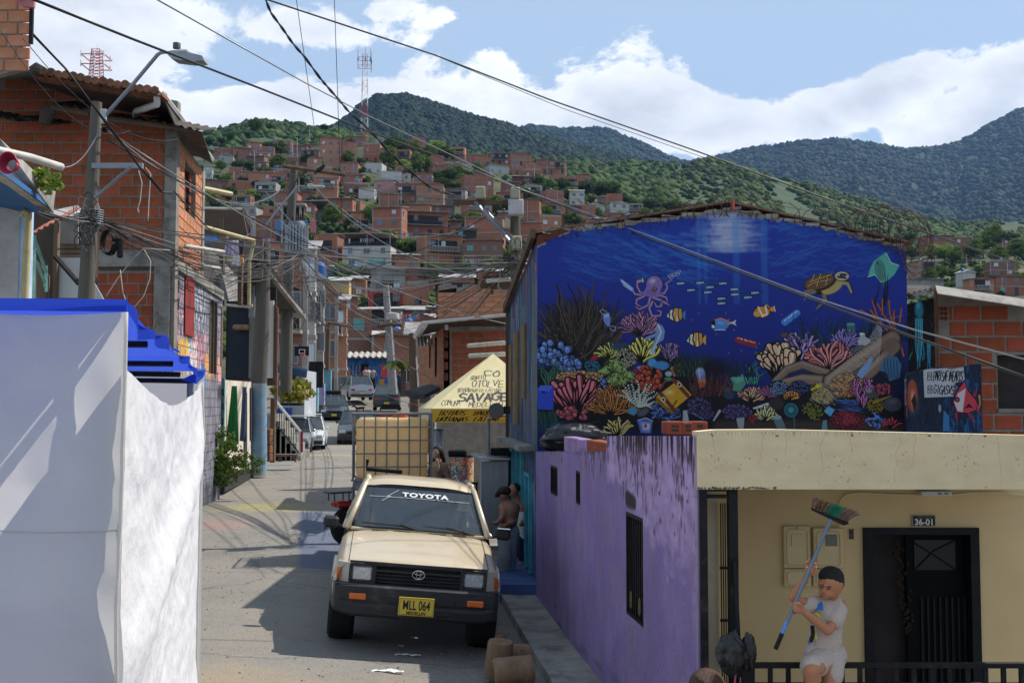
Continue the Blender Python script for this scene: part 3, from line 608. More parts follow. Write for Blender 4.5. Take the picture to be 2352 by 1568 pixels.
HH=[(z6(90,440,540,760),'brick2','balcony white'),(z6(380,780,470,900),'brick','roof'),(z6(470,735,300,480),'brick',''),(z6(740,1150,430,640),'brick2',''),(z6(700,1400,530,870),'brick','roof'),(z6(0,640,980,1290),'white','teal terrace'),(z6(650,1000,900,1120),'brick',''),(z6(530,1020,1090,1300),'brick2',''),(z6(1060,1590,830,1260),'brick2','balcony white'),(z6(1440,1790,740,1050),'brick2','roof'),(z6(1590,2100,600,1000),'brick',''),(z6(1590,2090,900,1300),'brick3',''),(z6(830,1200,1270,1600),'brick',''),(z6(370,830,1270,1600),'grey','balcony'),(z6(0,370,1280,1500),'red',''),(z6(1200,1540,1270,1560),'brick3','balcony white'),(z6(1540,1850,1260,1560),'brick',''),(z6(500,780,10,240),'white',''),(z6(780,890,40,240),'white',''),(z6(1560,2000,80,350),'brick',''),(z6(0,240,60,260),'brick',''),(z6(20,330,170,330),'brick3',''),(z6(1150,1470,450,590),'brick3',''),(zh(75,280,335,580),'brick2',''),(zh(280,430,370,570),'brick2',''),(zh(325,505,320,420),'brick',''),(zh(475,640,390,570),'brick',''),(zh(935,1050,340,470),'brick',''),(zh(1310,1445,445,520),'brick',''),(zh(1435,1640,490,580),'brick','roof'),(zh(1650,1850,480,590),'brick',''),(zh(1835,2065,485,600),'brick2','roof'),(zh(1985,2100,575,680),'brick',''),(zh(2220,2360,550,670),'brick2',''),(zh(1870,2045,690,820),'maroon',''),(zh(785,940,600,700),'brick',''),(zh(150,265,660,770),'pink',''),(zh(260,470,670,770),'brick',''),(zh(1640,1850,585,680),'white',''),(zh(1420,1500,620,690),'white',''),(zh(1500,1640,640,720),'brick',''),(zh(420,490,570,640),'brick',''),(zh(490,660,570,680),'white',''),(zh(2040,2180,760,840),'teal',''),(zh(1960,2120,900,1120),'brick',''),(zh(2110,2350,930,1130),'brick2','balcony'),(zl(330,600,570,700),'brick',''),(zl(600,900,565,700),'brick','roof'),(zl(920,1170,550,720),'brick',''),(zl(730,1160,895,1140),'brick2',''),(zl(205,620,1010,1160),'brick3',''),(zl(1190,1390,665,830),'brick',''),(zl(1500,1800,600,790),'brick','balcony'),(zl(760,1040,680,840),'brick3',''),(zl(400,600,660,780),'grey',''),(zl(1480,1700,940,1060),'teal','roof'),(zl(1920,2270,1260,1600),'brick',''),(zl(200,310,820,1010),'white',''),(zl(1430,1950,1430,1600),'grey','terrace'),((716,775,544,612),'brick',''),((717,774,612,650),'blue','roof'),((804,839,640,690),'brick2','roof'),((752,800,645,700),'yellow',''),(z7(340,830,90,300),'red','balcony'),(z7(830,1150,0,330),'brick2',''),(z7(90,790,320,540),'grey','balcony roof'),(z7(790,1150,330,540),'brick','roof'),(z7(80,780,540,680),'brick',''),(z7(80,770,660,880),'brick3','roof'),(z7(770,960,560,900),'brick',''),((1128,1160,668,720),'blue',''),((640,700,520,560),'brick3','terrace'),((655,720,470,520),'brick',''),((575,640,505,545),'white',''),((520,570,500,540),'brick3',''),((1400,1450,466,500),'white',''),((1320,1370,470,505),'brick',''),((1440,1480,470,498),'brick2',''),((1260,1330,405,445),'brick',''),((1555,1600,468,490),'brick3','roof'),((1340,1395,470,500),'white',''),((2130,2200,540,590),'brick',''),((2200,2240,545,600),'brick3',''),((2110,2165,600,640),'pink','roof'),((2230,2290,640,690),'brick2',''),((2215,2250,625,660),'white',''),((2290,2360,635,680),'brick',''),((2280,2340,600,640),'brick3',''),((2100,2175,640,680),'grey','roof'),((2310,2360,548,580),'brick',''),((2230,2270,555,590),'grey','')]
for rect,st,op in sorted(HH,key=lambda h:-h[0][3]):hill_house(*rect,style=st,opts=op)
# fill the slope between them, row by row
def covered(x0,x1,yt,yb):
 a=0
 for(p,q,s_,u)in occ:
  ox=min(x1,q)-max(x0,p);oy=min(yb,u)-max(yt,s_)
  if ox>0 and oy>0:a+=ox*oy
 return a/((x1-x0)*(yb-yt))
for d in(114,123,133,144,156,168,182,196,212,229,247,267,288,311,336,363,392,418):
 x=455+R.uniform(0,30)
 xe=1190 if d<180 else(1340 if d<300 else 1440)
 while x<xe:
  w_=R.uniform(4.2,7.5)*F/d;yb=hill_y(x+w_/2,d)+R.uniform(-4,4);hh=R.choice([2.7,2.9,5.2,5.6])*F/d
  dens=.98 if d<240 else.8
  if R.random()<dens and covered(x,x+w_,yb-hh,yb)<.72 and not(x<640 and d<170):
   hill_house(x,x+w_,yb-hh,yb,R.choice(['brick','brick','brick2','brick3','brick','white' if R.random()<.4 else 'brick','grey','brick2','pink' if R.random()<.2 else 'brick','teal' if R.random()<.15 else 'brick3']),d=d*R.uniform(.98,1.02))
  x+=w_*R.uniform(.85,1.15)
for i in range(400):
 if len(HN)>268:break
 d=118*math.exp(R.random()*1.2);x=R.uniform(455,1180 if d<190 else 1400);w_=R.uniform(3.6,5.6)*F/d;yb=hill_y(x+w_/2,d);hh=R.choice([2.6,2.8,5.2])*F/d
 if covered(x,x+w_,yb-hh,yb)<.35 and not(x<640 and d<170):hill_house(x,x+w_,yb-hh,yb,R.choice(['brick','brick2','brick3','brick','grey']),d=d)
# labels that single each house out: look, then place counted along its tier of the slope
tiers=[(0,372,'top'),(372,410,'second highest'),(410,450,'third highest'),(450,500,'fourth highest'),(500,560,'middle'),(560,620,'fourth lowest'),(620,690,'third lowest'),(690,760,'second lowest'),(760,999,'lowest')]
SN=['','one-storey','two-storey','three-storey','four-storey','five-storey','six-storey']
cn={'brick':'red brick','brick2':'orange brick','brick3':'brown brick'}
for a,b_,nm in tiers:
 row=sorted([h for h in HN if a<=h[6]<b_],key=lambda h:h[5])
 for i,h in enumerate(row):
  far=h[5]>2050
  k=(i+1)
  h[0]['label']='%s %s house with %s, %s from left in %s tier'%(SN[min(6,h[2])],cn.get(h[1],h[1]+' plastered'),(h[3]+['plain front'])[-1],ordn(k),nm)
# trees on the slope
TT=[]
def slope_tree(x,y,hpx,k,d=None):
 d=d or hill_d(x,y);s_=hpx/F*d/6.;t=thing('tree','x','tree',(X(x,d),d,Z(y,d)-.3),(0,0,R.uniform(0,6)),'trees between the hillside houses');t.scale=(s_*R.uniform(.9,1.3),s_*R.uniform(.9,1.3),s_)
 cm,tm=CR[k];meshobj('crown',cm,t);meshobj('trunk',tm,t);TT.append((t,k,x,y))
for a in[(470,342,34,0),(500,335,26,0),(522,328,24,3),(578,312,38,3),(560,318,20,0),(612,300,22,0),(740,302,22,0),(1000,360,52,2),(1020,368,56,4),(985,372,44,1),(925,375,60,0),(905,370,56,3),(890,385,52,1),(875,372,44,1),(922,402,52,2),(955,400,54,1),(975,396,44,1),(940,412,42,4),(1110,392,38,1),(1130,398,40,4),(1095,402,32,1),(1000,428,44,0),(1030,430,54,0),(1050,425,50,1),(1075,415,40,4),(985,445,40,0),(1010,452,44,3),(1040,455,50,0),(1060,440,44,1),(840,425,24,1),(820,450,28,0),(890,440,26,0),(925,445,30,0),(540,400,40,0),(565,395,34,0),(600,408,32,1),(500,395,30,1),(625,400,24,0),(520,470,42,3),(480,470,44,2),(545,468,40,5),(575,465,44,2),(600,462,38,5),(640,452,40,1),(650,470,44,0),(470,445,24,1),(1180,455,40,0),(1240,440,46,0),(1260,452,44,1),(1290,450,50,0),(1310,460,46,4),(1350,455,50,0),(1380,462,56,0),(1405,468,50,3),(1430,480,46,0),(1335,480,36,1),(1300,485,34,4),(1455,480,30,1),(1490,482,34,0),(1510,492,26,4),(1230,425,30,1),(1330,425,26,4),(1465,478,26,4),(1380,485,34,4),(1520,480,30,1),(730,390,30,1),(700,400,28,0),(720,430,26,1),(760,440,30,0),(830,400,20,1),(1160,420,22,1),(1205,440,28,1),(2130,590,46,2),(2150,600,56,2),(2175,605,60,2),(2200,612,50,1),(2120,640,40,0),(2140,650,38,1),(2165,645,42,1),(2190,640,38,4),(2215,645,36,1),(2245,600,56,1),(2265,590,60,0),(2290,575,64,1),(2320,580,60,0),(2345,600,56,1),(2300,610,50,1),(2330,630,48,2),(2270,630,40,4),(2250,640,34,1),(2100,600,40,0),(2180,665,30,4),(2340,655,36,1),(2095,560,34,0),(2110,670,34,2),(2300,660,28,1)]:
 slope_tree(*a)
for i in range(110):
 x=R.uniform(450,1600);d=R.choice([180,220,260,300,340,380,420]);slope_tree(x,hill_y(x,d),R.uniform(3.2,6.5)*F/d,R.choice([0,0,1,1,4,2]),d)
KN=['dark green','mid green','bright green','tall dark','bushy green','yellowish']
for a,b_,nm in[(0,345,'along the skyline'),(345,400,'in the top tier of houses'),(400,450,'in the upper tiers of houses'),(450,500,'in the middle tiers of houses'),(500,999,'low on the slope')]:
 row=sorted([t for t in TT if a<=t[3]<b_],key=lambda t:t[2])
 for i,t in enumerate(row):t[0]['label']='%s tree %s, %s tree from the left there'%(KN[t[1]],nm,ordn(i+1))
# brush and grass between the houses
P=[]
for i in range(9000):
 d=120*math.exp(r.rand()*1.3);x=r.uniform(440,2400);wx=X(x,d);
 if mnoise.noise(Vector((wx*.03,d*.03,2)))>-.05:P.append((wx,d,ground(wx,d)+.1))
forest('hillside_scrub',leafmat('scrub_leaf',(.05,.09,.025),.5),P,.8,8)
# thin lamp and cable posts on the slope
b=MB();b.tube([(0,0,-1),(0,0,9)],[.14,.09],6);POST=b.mesh('utility_post',mat('post_pale',(.45,.45,.43),.8,.15))
for i,(x,y,h)in enumerate([(531,440,46),(578,397,52),(598,430,38),(667,378,46),(677,365,50),(630,440,40),(682,470,70),(735,436,34),(903,440,44),(919,470,36),(1270,405,40),(1228,430,48),(2212,602,30),(2226,612,28),(2320,640,40),(706,322,30)]):
 d=hill_d(x,y);o=meshobj('utility_post',POST,None,(X(x,d),d,Z(y,d)),scale=(1,1,h/F*d/9));tag(o,'thin pale utility post on the hillside, %s such post from the left'%'','post','utility posts on the hillside')
PP=sorted([o for o in COL.objects if o.name.startswith('utility_post')],key=lambda o:o.location.x/o.location.y)
for i,o in enumerate(PP):o['label']='thin pale utility post on the hillside, %s such post from the left'%ordn(i+1)
# red and white lattice masts
def mast(x,yb,yt,d,wpx,label,plats):
 t=thing('radio_mast',label,'radio mast',(X(x,d),d,Z(yb,d)));h=(yb-yt)/F*d;wd=wpx/F*d/2;n=14
 mr_=mat('mast_red',(.45,.05,.05),.6,.1);mw=mat('mast_white',(.65,.65,.65),.6,.1)
 for k in range(n):
  b=MB();z0,z1=h*k/n,h*(k+1)/n;w0,w1=wd*(1.25-.5*k/n),wd*(1.25-.5*(k+1)/n);th=max(.05,.35/F*d)
  C4=[(-1,-1),(1,-1),(1,1),(-1,1)]
  for i in range(4):
   a,c=C4[i],C4[(i+1)%4];b.tube([(a[0]*w0,a[1]*w0,z0),(a[0]*w1,a[1]*w1,z1)],th,4);b.tube([(a[0]*w0,a[1]*w0,z0),(c[0]*w1,c[1]*w1,z1)],th*.6,4);b.tube([(a[0]*w1,a[1]*w1,z1),(c[0]*w1,c[1]*w1,z1)],th*.6,4)
  b.build('lattice_section',[mw if(k//(2 if n>8 else 1))%2 and not plats else mr_],t,local=True)
 for zf in(plats or(.86,.95)):
  b=MB();q=wd*2.2;zz=h*zf
  for s_ in(-1,1):b.box((-q,s_*q-th,zz),(q,s_*q+th,zz+2*th));b.box((s_*q-th,-q,zz),(s_*q+th,q,zz+2*th))
  b.build('platform',[mr_],t,local=True)
  for i,(ax,ay)in enumerate([(-1,-1),(1,-1),(.2,-1.1),(1,.6)]):
   b=MB();b.box((ax*q-.02*d/50,ay*q-.1,zz-h*.05),(ax*q+.02*d/50,ay*q+.1,zz+h*.09),bev=.02);b.build('antenna',[mw],t,local=True)
 b=MB();b.tube([(0,0,h),(0,0,h*1.13)],[th,th*.4],4);b.build('spike',[mw],t,local=True)
mast(833,330,120,440,13,'tall thin red and white lattice mast rising behind the hilltop houses',None)
mast(207,215,112,150,24,'red lattice mast with white panel antennas behind the tiled brick roof',(.6,.82))
# ---------------------------------------------------------------- painted pictures
C_=lambda h:tuple(int(h[i:i+2],16)/255 for i in(0,2,4))
def lighten(c,k):return tuple(min(1,v*k)for v in c)
def build_mural():
 X0,X1,Y0,Y1=1234.,2087.,470.,1080.;K=2.0
 P=Paint(int((X1-X0)*K),int((Y1-Y0)*K),C_('1630a6'));rs=P.rs
 yy,xx=np.mgrid[0:P.h,0:P.w];v=yy/P.h;u=xx/P.w
 top=np.array(C_('2448c8'));midc=np.array(C_('1a2f9e'));low=np.array(C_('141c60'))
 t=np.clip(v/.45,0,1)[...,None];t2=np.clip((v-.45)/.5,0,1)[...,None];P.a[:]=(top*(1-t)+midc*t)*(1-t2)+low*t2
 G=lambda s:P.view(-X0*K,-Y0*K,K)
 def V3():P.view((1194.4-X0)*K,(459.4-Y0)*K,K/4)
 def V5():P.view((1194.4-X0)*K,(735-Y0)*K,K/4)
 def V4():P.view((1653.7-X0)*K,(459.4-Y0)*K,K/4)
 def V6():P.view((1653.7-X0)*K,(643.1-Y0)*K,K/3.369)
 sky_=C_('3c8ee0')
 V3()
 for i in range(150):
  x,y=rs.uniform(350,900),rs.uniform(230,720);P.line(P.wiggle(x,y,.25+rs.uniform(-.2,.2),rs.uniform(100,260),14,6),rs.uniform(6,16),C_('2f6fd0'),2,soft=9,op=rs.uniform(.2,.6))
 for i in range(120):
  x,y=rs.uniform(880,1700),rs.uniform(270,730);P.line(P.wiggle(x,y,rs.uniform(-.1,.5),rs.uniform(120,330),20,6),rs.uniform(8,24),C_('2f86e4'),2,soft=11,op=rs.uniform(.15,.6))
 V4()
 for i in range(170):
  x,y=rs.uniform(450,1500),rs.uniform(200,720);P.line(P.wiggle(x,y,rs.uniform(-.5,.3),rs.uniform(120,300),26,7),rs.uniform(5,18),C_('2f80dc'),2,soft=9,op=rs.uniform(.15,.6))
 V3()
 for i in range(260):
  x,y=rs.normal(1950,110),rs.uniform(110,480);P.line([(x-rs.uniform(60,170),y),(x+rs.uniform(60,170),y+rs.uniform(-8,8))],rs.uniform(14,30),C_('d4dcf4'),6,soft=14,op=rs.uniform(.08,.26))
 for x in(1650,1710,1980,2010,2240,2270):P.line([(x,200),(x+6,950)],34,C_('3f9cf0'),20,soft=16,op=.42)
 V3();brown=C_('54483f')
 P.blob(560,1180,420,300,C_('211d1c'),soft=.55,op=.92);P.blob(600,1400,330,160,C_('1a1716'),soft=.4)
 for i in range(150):
  bx,by=560+rs.normal(0,60),1480;a=-math.pi/2+rs.uniform(-1.05,1.0);ln=rs.uniform(420,760)*(1-.3*abs(a+1.57));ph=rs.uniform(0,6)
  P.line(P.wiggle(bx,by,a,ln,50,14,ph),26,C_('15110f'),8,soft=2.5);k=rs.uniform(.45,1.45);P.line(P.wiggle(bx,by,a,ln,50,14,ph),13,lighten(brown,k),7,soft=2)
 V5();
 for i in range(60):P.blob(rs.uniform(150,1900),rs.uniform(420,900),rs.uniform(100,260),rs.uniform(60,150),C_('14141c'),soft=.5,op=.8)
 P.blob(1000,760,900,330,C_('15151d'),soft=.35);P.blob(1900,900,900,230,C_('1c1a22'),soft=.4)
 V6();P.blob(800,1020,800,210,C_('1a1820'),soft=.35);P.blob(1200,700,330,330,C_('141d33'),soft=.5,op=.9)
 P.line([(0,1150),(1420,1150)],120,C_('4c4238'),soft=26,op=.8)
 def weeds(x,y,n,sp,ln,col,w_=10,amp=25,a0=-1.57,da=.5):
  for i in range(n):p=P.wiggle(x+rs.uniform(-sp,sp),y,a0+rs.uniform(-da,da),ln*rs.uniform(.6,1.1),amp,10);P.line(p,w_*1.5,lighten(col,.35),3);P.line(p,w_*.8,lighten(col,rs.uniform(.7,1.3)),2)
 def fan(x,y,r,n,a0,a1,col,w_,curl=.12,hl=1.45,fork=0):
  for i in range(n):
   a=a0+(a1-a0)*(i+.5)/n+rs.uniform(-.06,.06);ln=r*rs.uniform(.72,1.08);p=P.wiggle(x+math.cos(a)*r*.12,y+math.sin(a)*r*.12,a,ln,r*curl,7)
   P.line(p,w_*1.5,(.04,.035,.06),w_*1.6)
   if fork:
    for q in(3,5):e=P.wiggle(*p[q],a+rs.choice([-.6,.6]),ln*.33,4,4);P.line(e,w_*1.4,(.04,.035,.06),w_*1.4);P.line(e,w_*.9,col,w_*.9)
   P.line(p,w_*.85,lighten(col,.72),w_*1.05);P.line([(a_-w_*.16,b_-w_*.16)for a_,b_ in p],w_*.35,lighten(col,hl),w_*.6)
 def balls(x,y,rx,ry,n,r,col,el=1.):
  P.blob(x,y,rx*1.05,ry*1.05,(.06,.05,.08),soft=.2)
  for i in range(n):
   a=rs.uniform(0,6.28);q=math.sqrt(rs.rand());px,py=x+math.cos(a)*rx*q,y+math.sin(a)*ry*q;rr=r*rs.uniform(.7,1.2);ag=rs.uniform(-.6,.6)
   P.blob(px,py,rr*1.25,rr*1.25*el,lighten(col,.22),ag);P.blob(px,py,rr,rr*el,lighten(col,rs.uniform(.75,1.05)),ag);P.blob(px-rr*.25,py-rr*.3*el,rr*.45,rr*.4*el,lighten(col,1.5),ag,soft=.6,op=.8)
 def brain(x,y,rx,ry,col,n=60,w_=7):
  P.blob(x,y,rx,ry,lighten(col,.45));
  for i in range(n):
   a=rs.uniform(0,6.28);q=math.sqrt(rs.rand())*.86;P.line(P.wiggle(x+math.cos(a)*rx*q,y+math.sin(a)*ry*q,rs.uniform(0,6.28),rx*.35,rx*.2,6,rs.rand()*6),w_,lighten(col,rs.uniform(.95,1.35)),w_*.7)
  P.blob(x,y+ry*.55,rx*.8,ry*.5,(.03,.03,.03),soft=.9,op=.35)
 pk,pu,ye,li=C_('b07aa0'),C_('8070b0'),C_('e8c04c'),C_('a8c860')
 V3();fan(1110,1260,190,26,-2.75,-.45,C_('a06c94'),17,fork=1);V5();fan(1370,400,150,13,-2.3,-.8,C_('86689c'),15,fork=1)
 fan(820,360,120,18,-2.95,-.3,C_('d0bc58'),17);balls(350,300,1,1,1,1,C_('5c84e8'))
 for(bx,by,ax,ay,n_)in((260,300,110,100,34),(390,340,130,120,40),(470,420,80,70,20)):balls(bx,by,ax,ay,n_,24,C_('6a94f0'),1.25)
 weeds(290,600,16,60,220,C_('4c8c6c'),15,40);P.blob(930,250,130,50,C_('2b4c6c'),soft=.5);balls(660,430,90,50,60,9,C_('2f7da8'))
 P.poly([(640,370),(700,310),(720,340),(690,380),(650,385)],C_('b02838'));balls(985,350,95,90,130,9,C_('b8ac94'));fan(1120,400,190,15,-2.2,-.6,C_('e8bc4c'),26)
 for(x,y,q)in((860,430,92),(770,480,50),(930,470,60),(880,560,92),(1005,520,62)):brain(x,y,q,q*.85,C_('86a458'),34,9)
 P.blob(1215,400,50,50,C_('4aa4e4'),soft=.3);P.blob(1300,425,85,50,C_('3f92d4'),soft=.3);P.poly([(1030,470),(1070,430),(1120,440),(1090,500),(1050,500)],C_('8a2c48'));P.poly([(1075,430),(1120,430),(1100,490)],C_('7aa0ec'))
 balls(1440,465,60,60,60,11,C_('d49058'));balls(1190,560,125,110,74,20,C_('f0583c'),1.05);balls(1150,480,50,50,12,18,C_('f0583c'))
 balls(545,530,215,55,150,15,C_('e8a468'),.8);fan(340+200,900,330,20,-2.5,-.75,C_('e05c6c'),46,.06,1.35);balls(440,860,90,60,20,24,C_('e05c6c'));balls(570,890,30,30,6,17,C_('e05c6c'))
 P.poly([(155,640),(190,605),(300,608),(312,640),(305,830),(165,825)],C_('2f4ce0'));P.poly([(190,605),(300,608),(270,660),(165,650)],C_('4c6cf4'));P.blob(215,668,16,8,(.05,.07,.3))
 for i in range(60):P.line(P.wiggle(rs.uniform(150,330),rs.uniform(840,900),1.4,rs.uniform(60,180),20,5),16,lighten(C_('1f5448'),rs.uniform(.6,1.2)),5,op=.7)
 brain(860,720,160,80,C_('c08c50'),70,9);fan(840,880,230,26,-2.9,-.25,C_('b06c30'),14,fork=1);balls(760,590,25,45,5,20,C_('6c94e4'))
 for i in range(17):
  a=-2.6+i*.16;p=P.wiggle(1090,800,a,rs.uniform(120,230),20,9);[P.blob(q[0],q[1],11,8,C_('ccd0c4'),a+1.57)for q in p]
 P.blob(1035,838,50,42,C_('3fa0c8'),soft=.3);P.blob(1130,850,75,40,C_('5c626c'),-.5,soft=.4)
 for i in range(60):P.line(P.wiggle(rs.uniform(1200,1440),rs.uniform(790,910),rs.uniform(-1,1),50,12,5),12,lighten(C_('5078d0'),rs.uniform(.6,1.3)),5)
 P.poly([(1240,700),(1455,545),(1590,690),(1380,865)],C_('2c1c0c'));P.poly([(1250,705),(1450,558),(1575,692),(1385,850)],C_('e8a81c'));P.poly([(1250,705),(1300,770),(1430,850),(1385,862),(1240,750)],C_('9c6c18'));P.blob(1370,670,60,40,C_('ffe8b0'),soft=.8,op=.7)
 P.line([(1290,680),(1420,840)],34,C_('74382c'));P.line([(1410,555),(1540,700)],34,C_('74382c'));P.blob(1315,735,22,24,C_('e0d4c8'));P.blob(1315,735,12,14,C_('74382c'));P.blob(1462,600,22,24,C_('e0d4c8'));P.blob(1462,600,12,14,C_('74382c'));P.line([(1285,640),(1330,570),(1410,555)],16,C_('8c4438'))
 P.line([(1400,800),(1440,740)],10,C_('4c3410'));P.blob(1365,500,32,25,C_('aab4bc'));P.blob(1360,545,45,18,C_('3c9c74'),soft=.4);P.line([(1420,520),(1460,480)],10,C_('cc7cac'))
 weeds(1560,520,34,130,230,C_('2a4a3c'),20,30);weeds(1760,700,60,190,210,C_('6a3838'),18,18);P.blob(1655,480,45,45,C_('90a4e0'),soft=.3);P.poly([(1610,480),(1700,480),(1700,580),(1640,580)],C_('8494d4'),.8);P.line([(1645,460),(1655,560)],8,(.9,.93,1),op=.7);P.poly([(1632,555),(1705,552),(1700,610),(1650,632)],C_('d8744c'));P.blob(1672,600,28,24,C_('b84c34'))
 for(x,y,rx,ry)in((1640,800,110,80),(1990,850,130,70),(1710,850,60,60)):balls(x,y,rx,ry,100,14,C_('574a86'),1.4)
 P.poly([(1930,540),(1985,498),(2050,505),(2065,560),(2075,590),(2020,668),(1950,650),(1960,590)],C_('4c9c80'));P.poly([(1945,540),(1990,510),(2045,520),(2055,560),(1990,590)],C_('66b898'));P.blob(1905,650,40,36,C_('3c5064'),soft=.4);P.blob(1920,700,60,40,C_('344458'),soft=.4)
 weeds(2140,590,14,60,210,C_('4cb89c'),10,40);weeds(2030,520,18,120,180,C_('1c3440'),12,30)
 fan(2130,760,130,16,-2.7,-.4,C_('e09070'),18,fork=1);fan(2270,720,90,12,-2.8,-.3,C_('9c5480'),9,fork=1)
 P.line([(1775,925),(1830,840)],14,C_('b8bec8'),26);P.line([(2150,815),(2270,780)],16,C_('c8d0d4'),34);P.line([(1580,855),(1680,915)],8,C_('4c8cd0'))
 P.poly([(1495,835),(1530,832),(1555,960),(1490,950)],C_('b4b8c0'));P.poly([(1982,905),(2056,900),(2045,1000),(2000,995)],C_('9ca4a8'));P.poly([(1990,925),(2050,922),(2040,960),(2004,960)],C_('c8ccd0'))
 P.poly([(1072,925),(1105,1040),(1200,1045),(1216,930),(1150,900)],C_('4c64bc'));P.poly([(1090,930),(1115,1030),(1190,1035),(1205,940)],C_('7890dc'));P.poly([(1120,950),(1130,1010),(1185,1010),(1190,955)],C_('c8ccec'));P.blob(1150,975,14,20,C_('c83c4c'));P.line([(1080,925),(1150,903),(1215,930)],10,C_('a8bcf4'))
 fan(900,1075,150,15,-2.7,-.5,C_('e0a460'),18);balls(2130,905,40,34,30,9,C_('b02c3c'));fan(2250,930,110,13,-2.9,-.25,C_('e8c87c'),17)
 for q in(0,1):P.line([(290+q*90,1040),(300+q*300,960),(420+q*300,935)],24,C_('3c5868'),10,soft=6,op=.6)
 V3();oc=C_('9074c4')
 for p in([(1180,850),(1110,860),(1080,800),(1080,745),(1120,735)],[(1150,880),(1060,870),(1020,800),(980,765)],[(1140,890),(1075,920),(1070,960),(1115,985)],[(1230,880),(1330,860),(1360,810),(1345,770),(1400,735)],[(1220,900),(1310,930),(1300,980),(1255,985),(1240,945)],[(1200,900),(1180,970),(1100,1010),(1065,985)],[(1220,940),(1190,1000),(1215,1070),(1290,1070),(1300,1030),(1265,1020)],[(1290,880),(1350,900),(1355,940)],[(1320,940),(1375,970)]):
  P.line(p,34,C_('241c50'),12,soft=3);P.line(p,24,oc,8,soft=2);P.line([(x+4,y+5)for x,y in p],8,C_('e0a0a8'),4)
 P.blob(1240,780,84,84,C_('241c50'));P.blob(1240,780,76,78,oc);P.poly([(1170,790),(1310,800),(1280,900),(1130,890)],oc);P.blob(1225,750,46,34,C_('dcd0f0'),-.4,soft=.8,op=.8);P.blob(1242,825,22,20,C_('1c1430'));P.blob(1242,824,13,12,C_('e0a040'));P.blob(1242,824,5,6,(0,0,0))
 for i in range(7):P.line([(1175+i*14,830),(1160+i*14,890)],5,C_('4c3a80'),3,op=.6)
 P.poly([(920,735),(950,740),(1050,820),(1035,850),(960,800)],C_('8cb4f4'));P.line([(940,745),(1030,830)],7,(.93,.95,1));P.line([(1090,760),(1135,745)],16,C_('e0b040'));P.line([(1130,725),(1135,760)],8,(.9,.9,.85))
 for(x,y)in((1385,700),(1425,690),(1465,665),(1400,715),(1455,690)):P.blob(x,y,24,12,(.82,.84,.92),-.4,op=.9);P.blob(x,y,17,7,C_('1a2f9e'),-.4)
 P.poly([(765,1055),(820,1040),(835,1100),(825,1170),(800,1165),(765,1110)],C_('6c94f0'));P.poly([(775,1060),(815,1050),(822,1080),(775,1090)],C_('a8c4fc'));P.line([(765,1060),(735,1030),(760,1010),(805,1040)],6,(.7,.72,.8));P.line([(830,1165),(880,1170),(875,1205),(845,1208),(828,1180)],6,(.7,.72,.8))
 P.poly([(1265,1140),(1310,1160),(1335,1210),(1320,1290),(1260,1330),(1235,1420),(1200,1400),(1225,1320),(1250,1260),(1150,1300),(1155,1270),(1245,1230),(1255,1170)],C_('8cb4dc'),.85);P.line([(1270,1150),(1300,1220),(1260,1310),(1215,1400)],16,(.88,.93,1),6,soft=5);P.line([(1200,1380),(1195,1410),(1225,1425),(1240,1400)],9,(.9,.93,1))
 def sardine(x,y):
  P.line([(x-42,y+4),(x,y-4),(x+46,y-4)],30,C_('10243c'),8);P.line([(x-38,y+5),(x+20,y+2)],20,C_('b8d4dc'),10);P.line([(x-30,y-6),(x+20,y-6)],6,C_('2c6c60'));P.blob(x-34,y+2,4,4,(.05,.08,.1));P.line([(x+46,y-4),(x+66,y-16)],7,C_('1c5048'));P.line([(x+46,y-4),(x+62,y+10)],7,C_('1c5048'))
 for p in((1495,768),(1675,763),(1885,768),(1765,803),(1590,830),(1745,850),(1990,822),(1995,870),(2180,855),(2112,897),(1870,952),(1870,908)):sardine(*p)
 def angelfish(x,y,k,flip=1):
  f=lambda l:[(x+a*k*flip,y+b*k)for a,b in l]
  P.poly(f([(-95,10),(-55,-55),(0,-78),(60,-70),(70,-20),(85,-40),(90,50),(66,30),(50,62),(0,72),(-55,45)]),C_('1c1c2c'));P.poly(f([(-88,10),(-52,-48),(0,-68),(55,-60),(62,20),(40,55),(0,62),(-50,38)]),C_('f0ecd8'))
  P.poly(f([(-10,-66),(15,-68),(5,60),(-20,58)]),C_('e8a030'));P.poly(f([(32,-62),(56,-60),(60,20),(40,52),(20,58)]),C_('e8a030'));P.line(f([(-20,-66),(-30,0),(-10,60)]),14*k,C_('2c2014'));P.line(f([(25,-66),(22,0),(35,50)]),10*k,C_('2c2014'));P.line(f([(-60,-40),(-62,35)]),9*k,C_('2c2014'));P.blob(*f([(-60,-5)])[0],9*k,9*k,(.05,.05,.05));P.poly(f([(66,-20),(95,-50),(92,50),(66,20)]),C_('e8b448')if k>.95 else C_('3c88c8'))
 angelfish(1435,1065,.95);angelfish(1620,1292,.98)
 P.blob(1845,1150,90,60,C_('0e1a4c'));P.blob(1845,1150,82,52,C_('4c90e8'));P.blob(1850,1135,50,22,C_('8cc0fc'),soft=.7,op=.7);P.line([(1790,1110),(1850,1093),(1920,1120)],12,C_('e88c5c'));P.poly([(1765,1130),(1795,1105),(1800,1165),(1775,1180)],C_('141420'));P.blob(1778,1170,14,16,C_('e8e8ec'));P.line([(1920,1140),(1955,1135)],22,C_('e0a08c'));P.poly([(1945,1135),(1995,1105),(1980,1135),(1995,1165)],C_('dce4ec'));P.line([(1790,1200),(1890,1200)],8,C_('d4e4fc'))
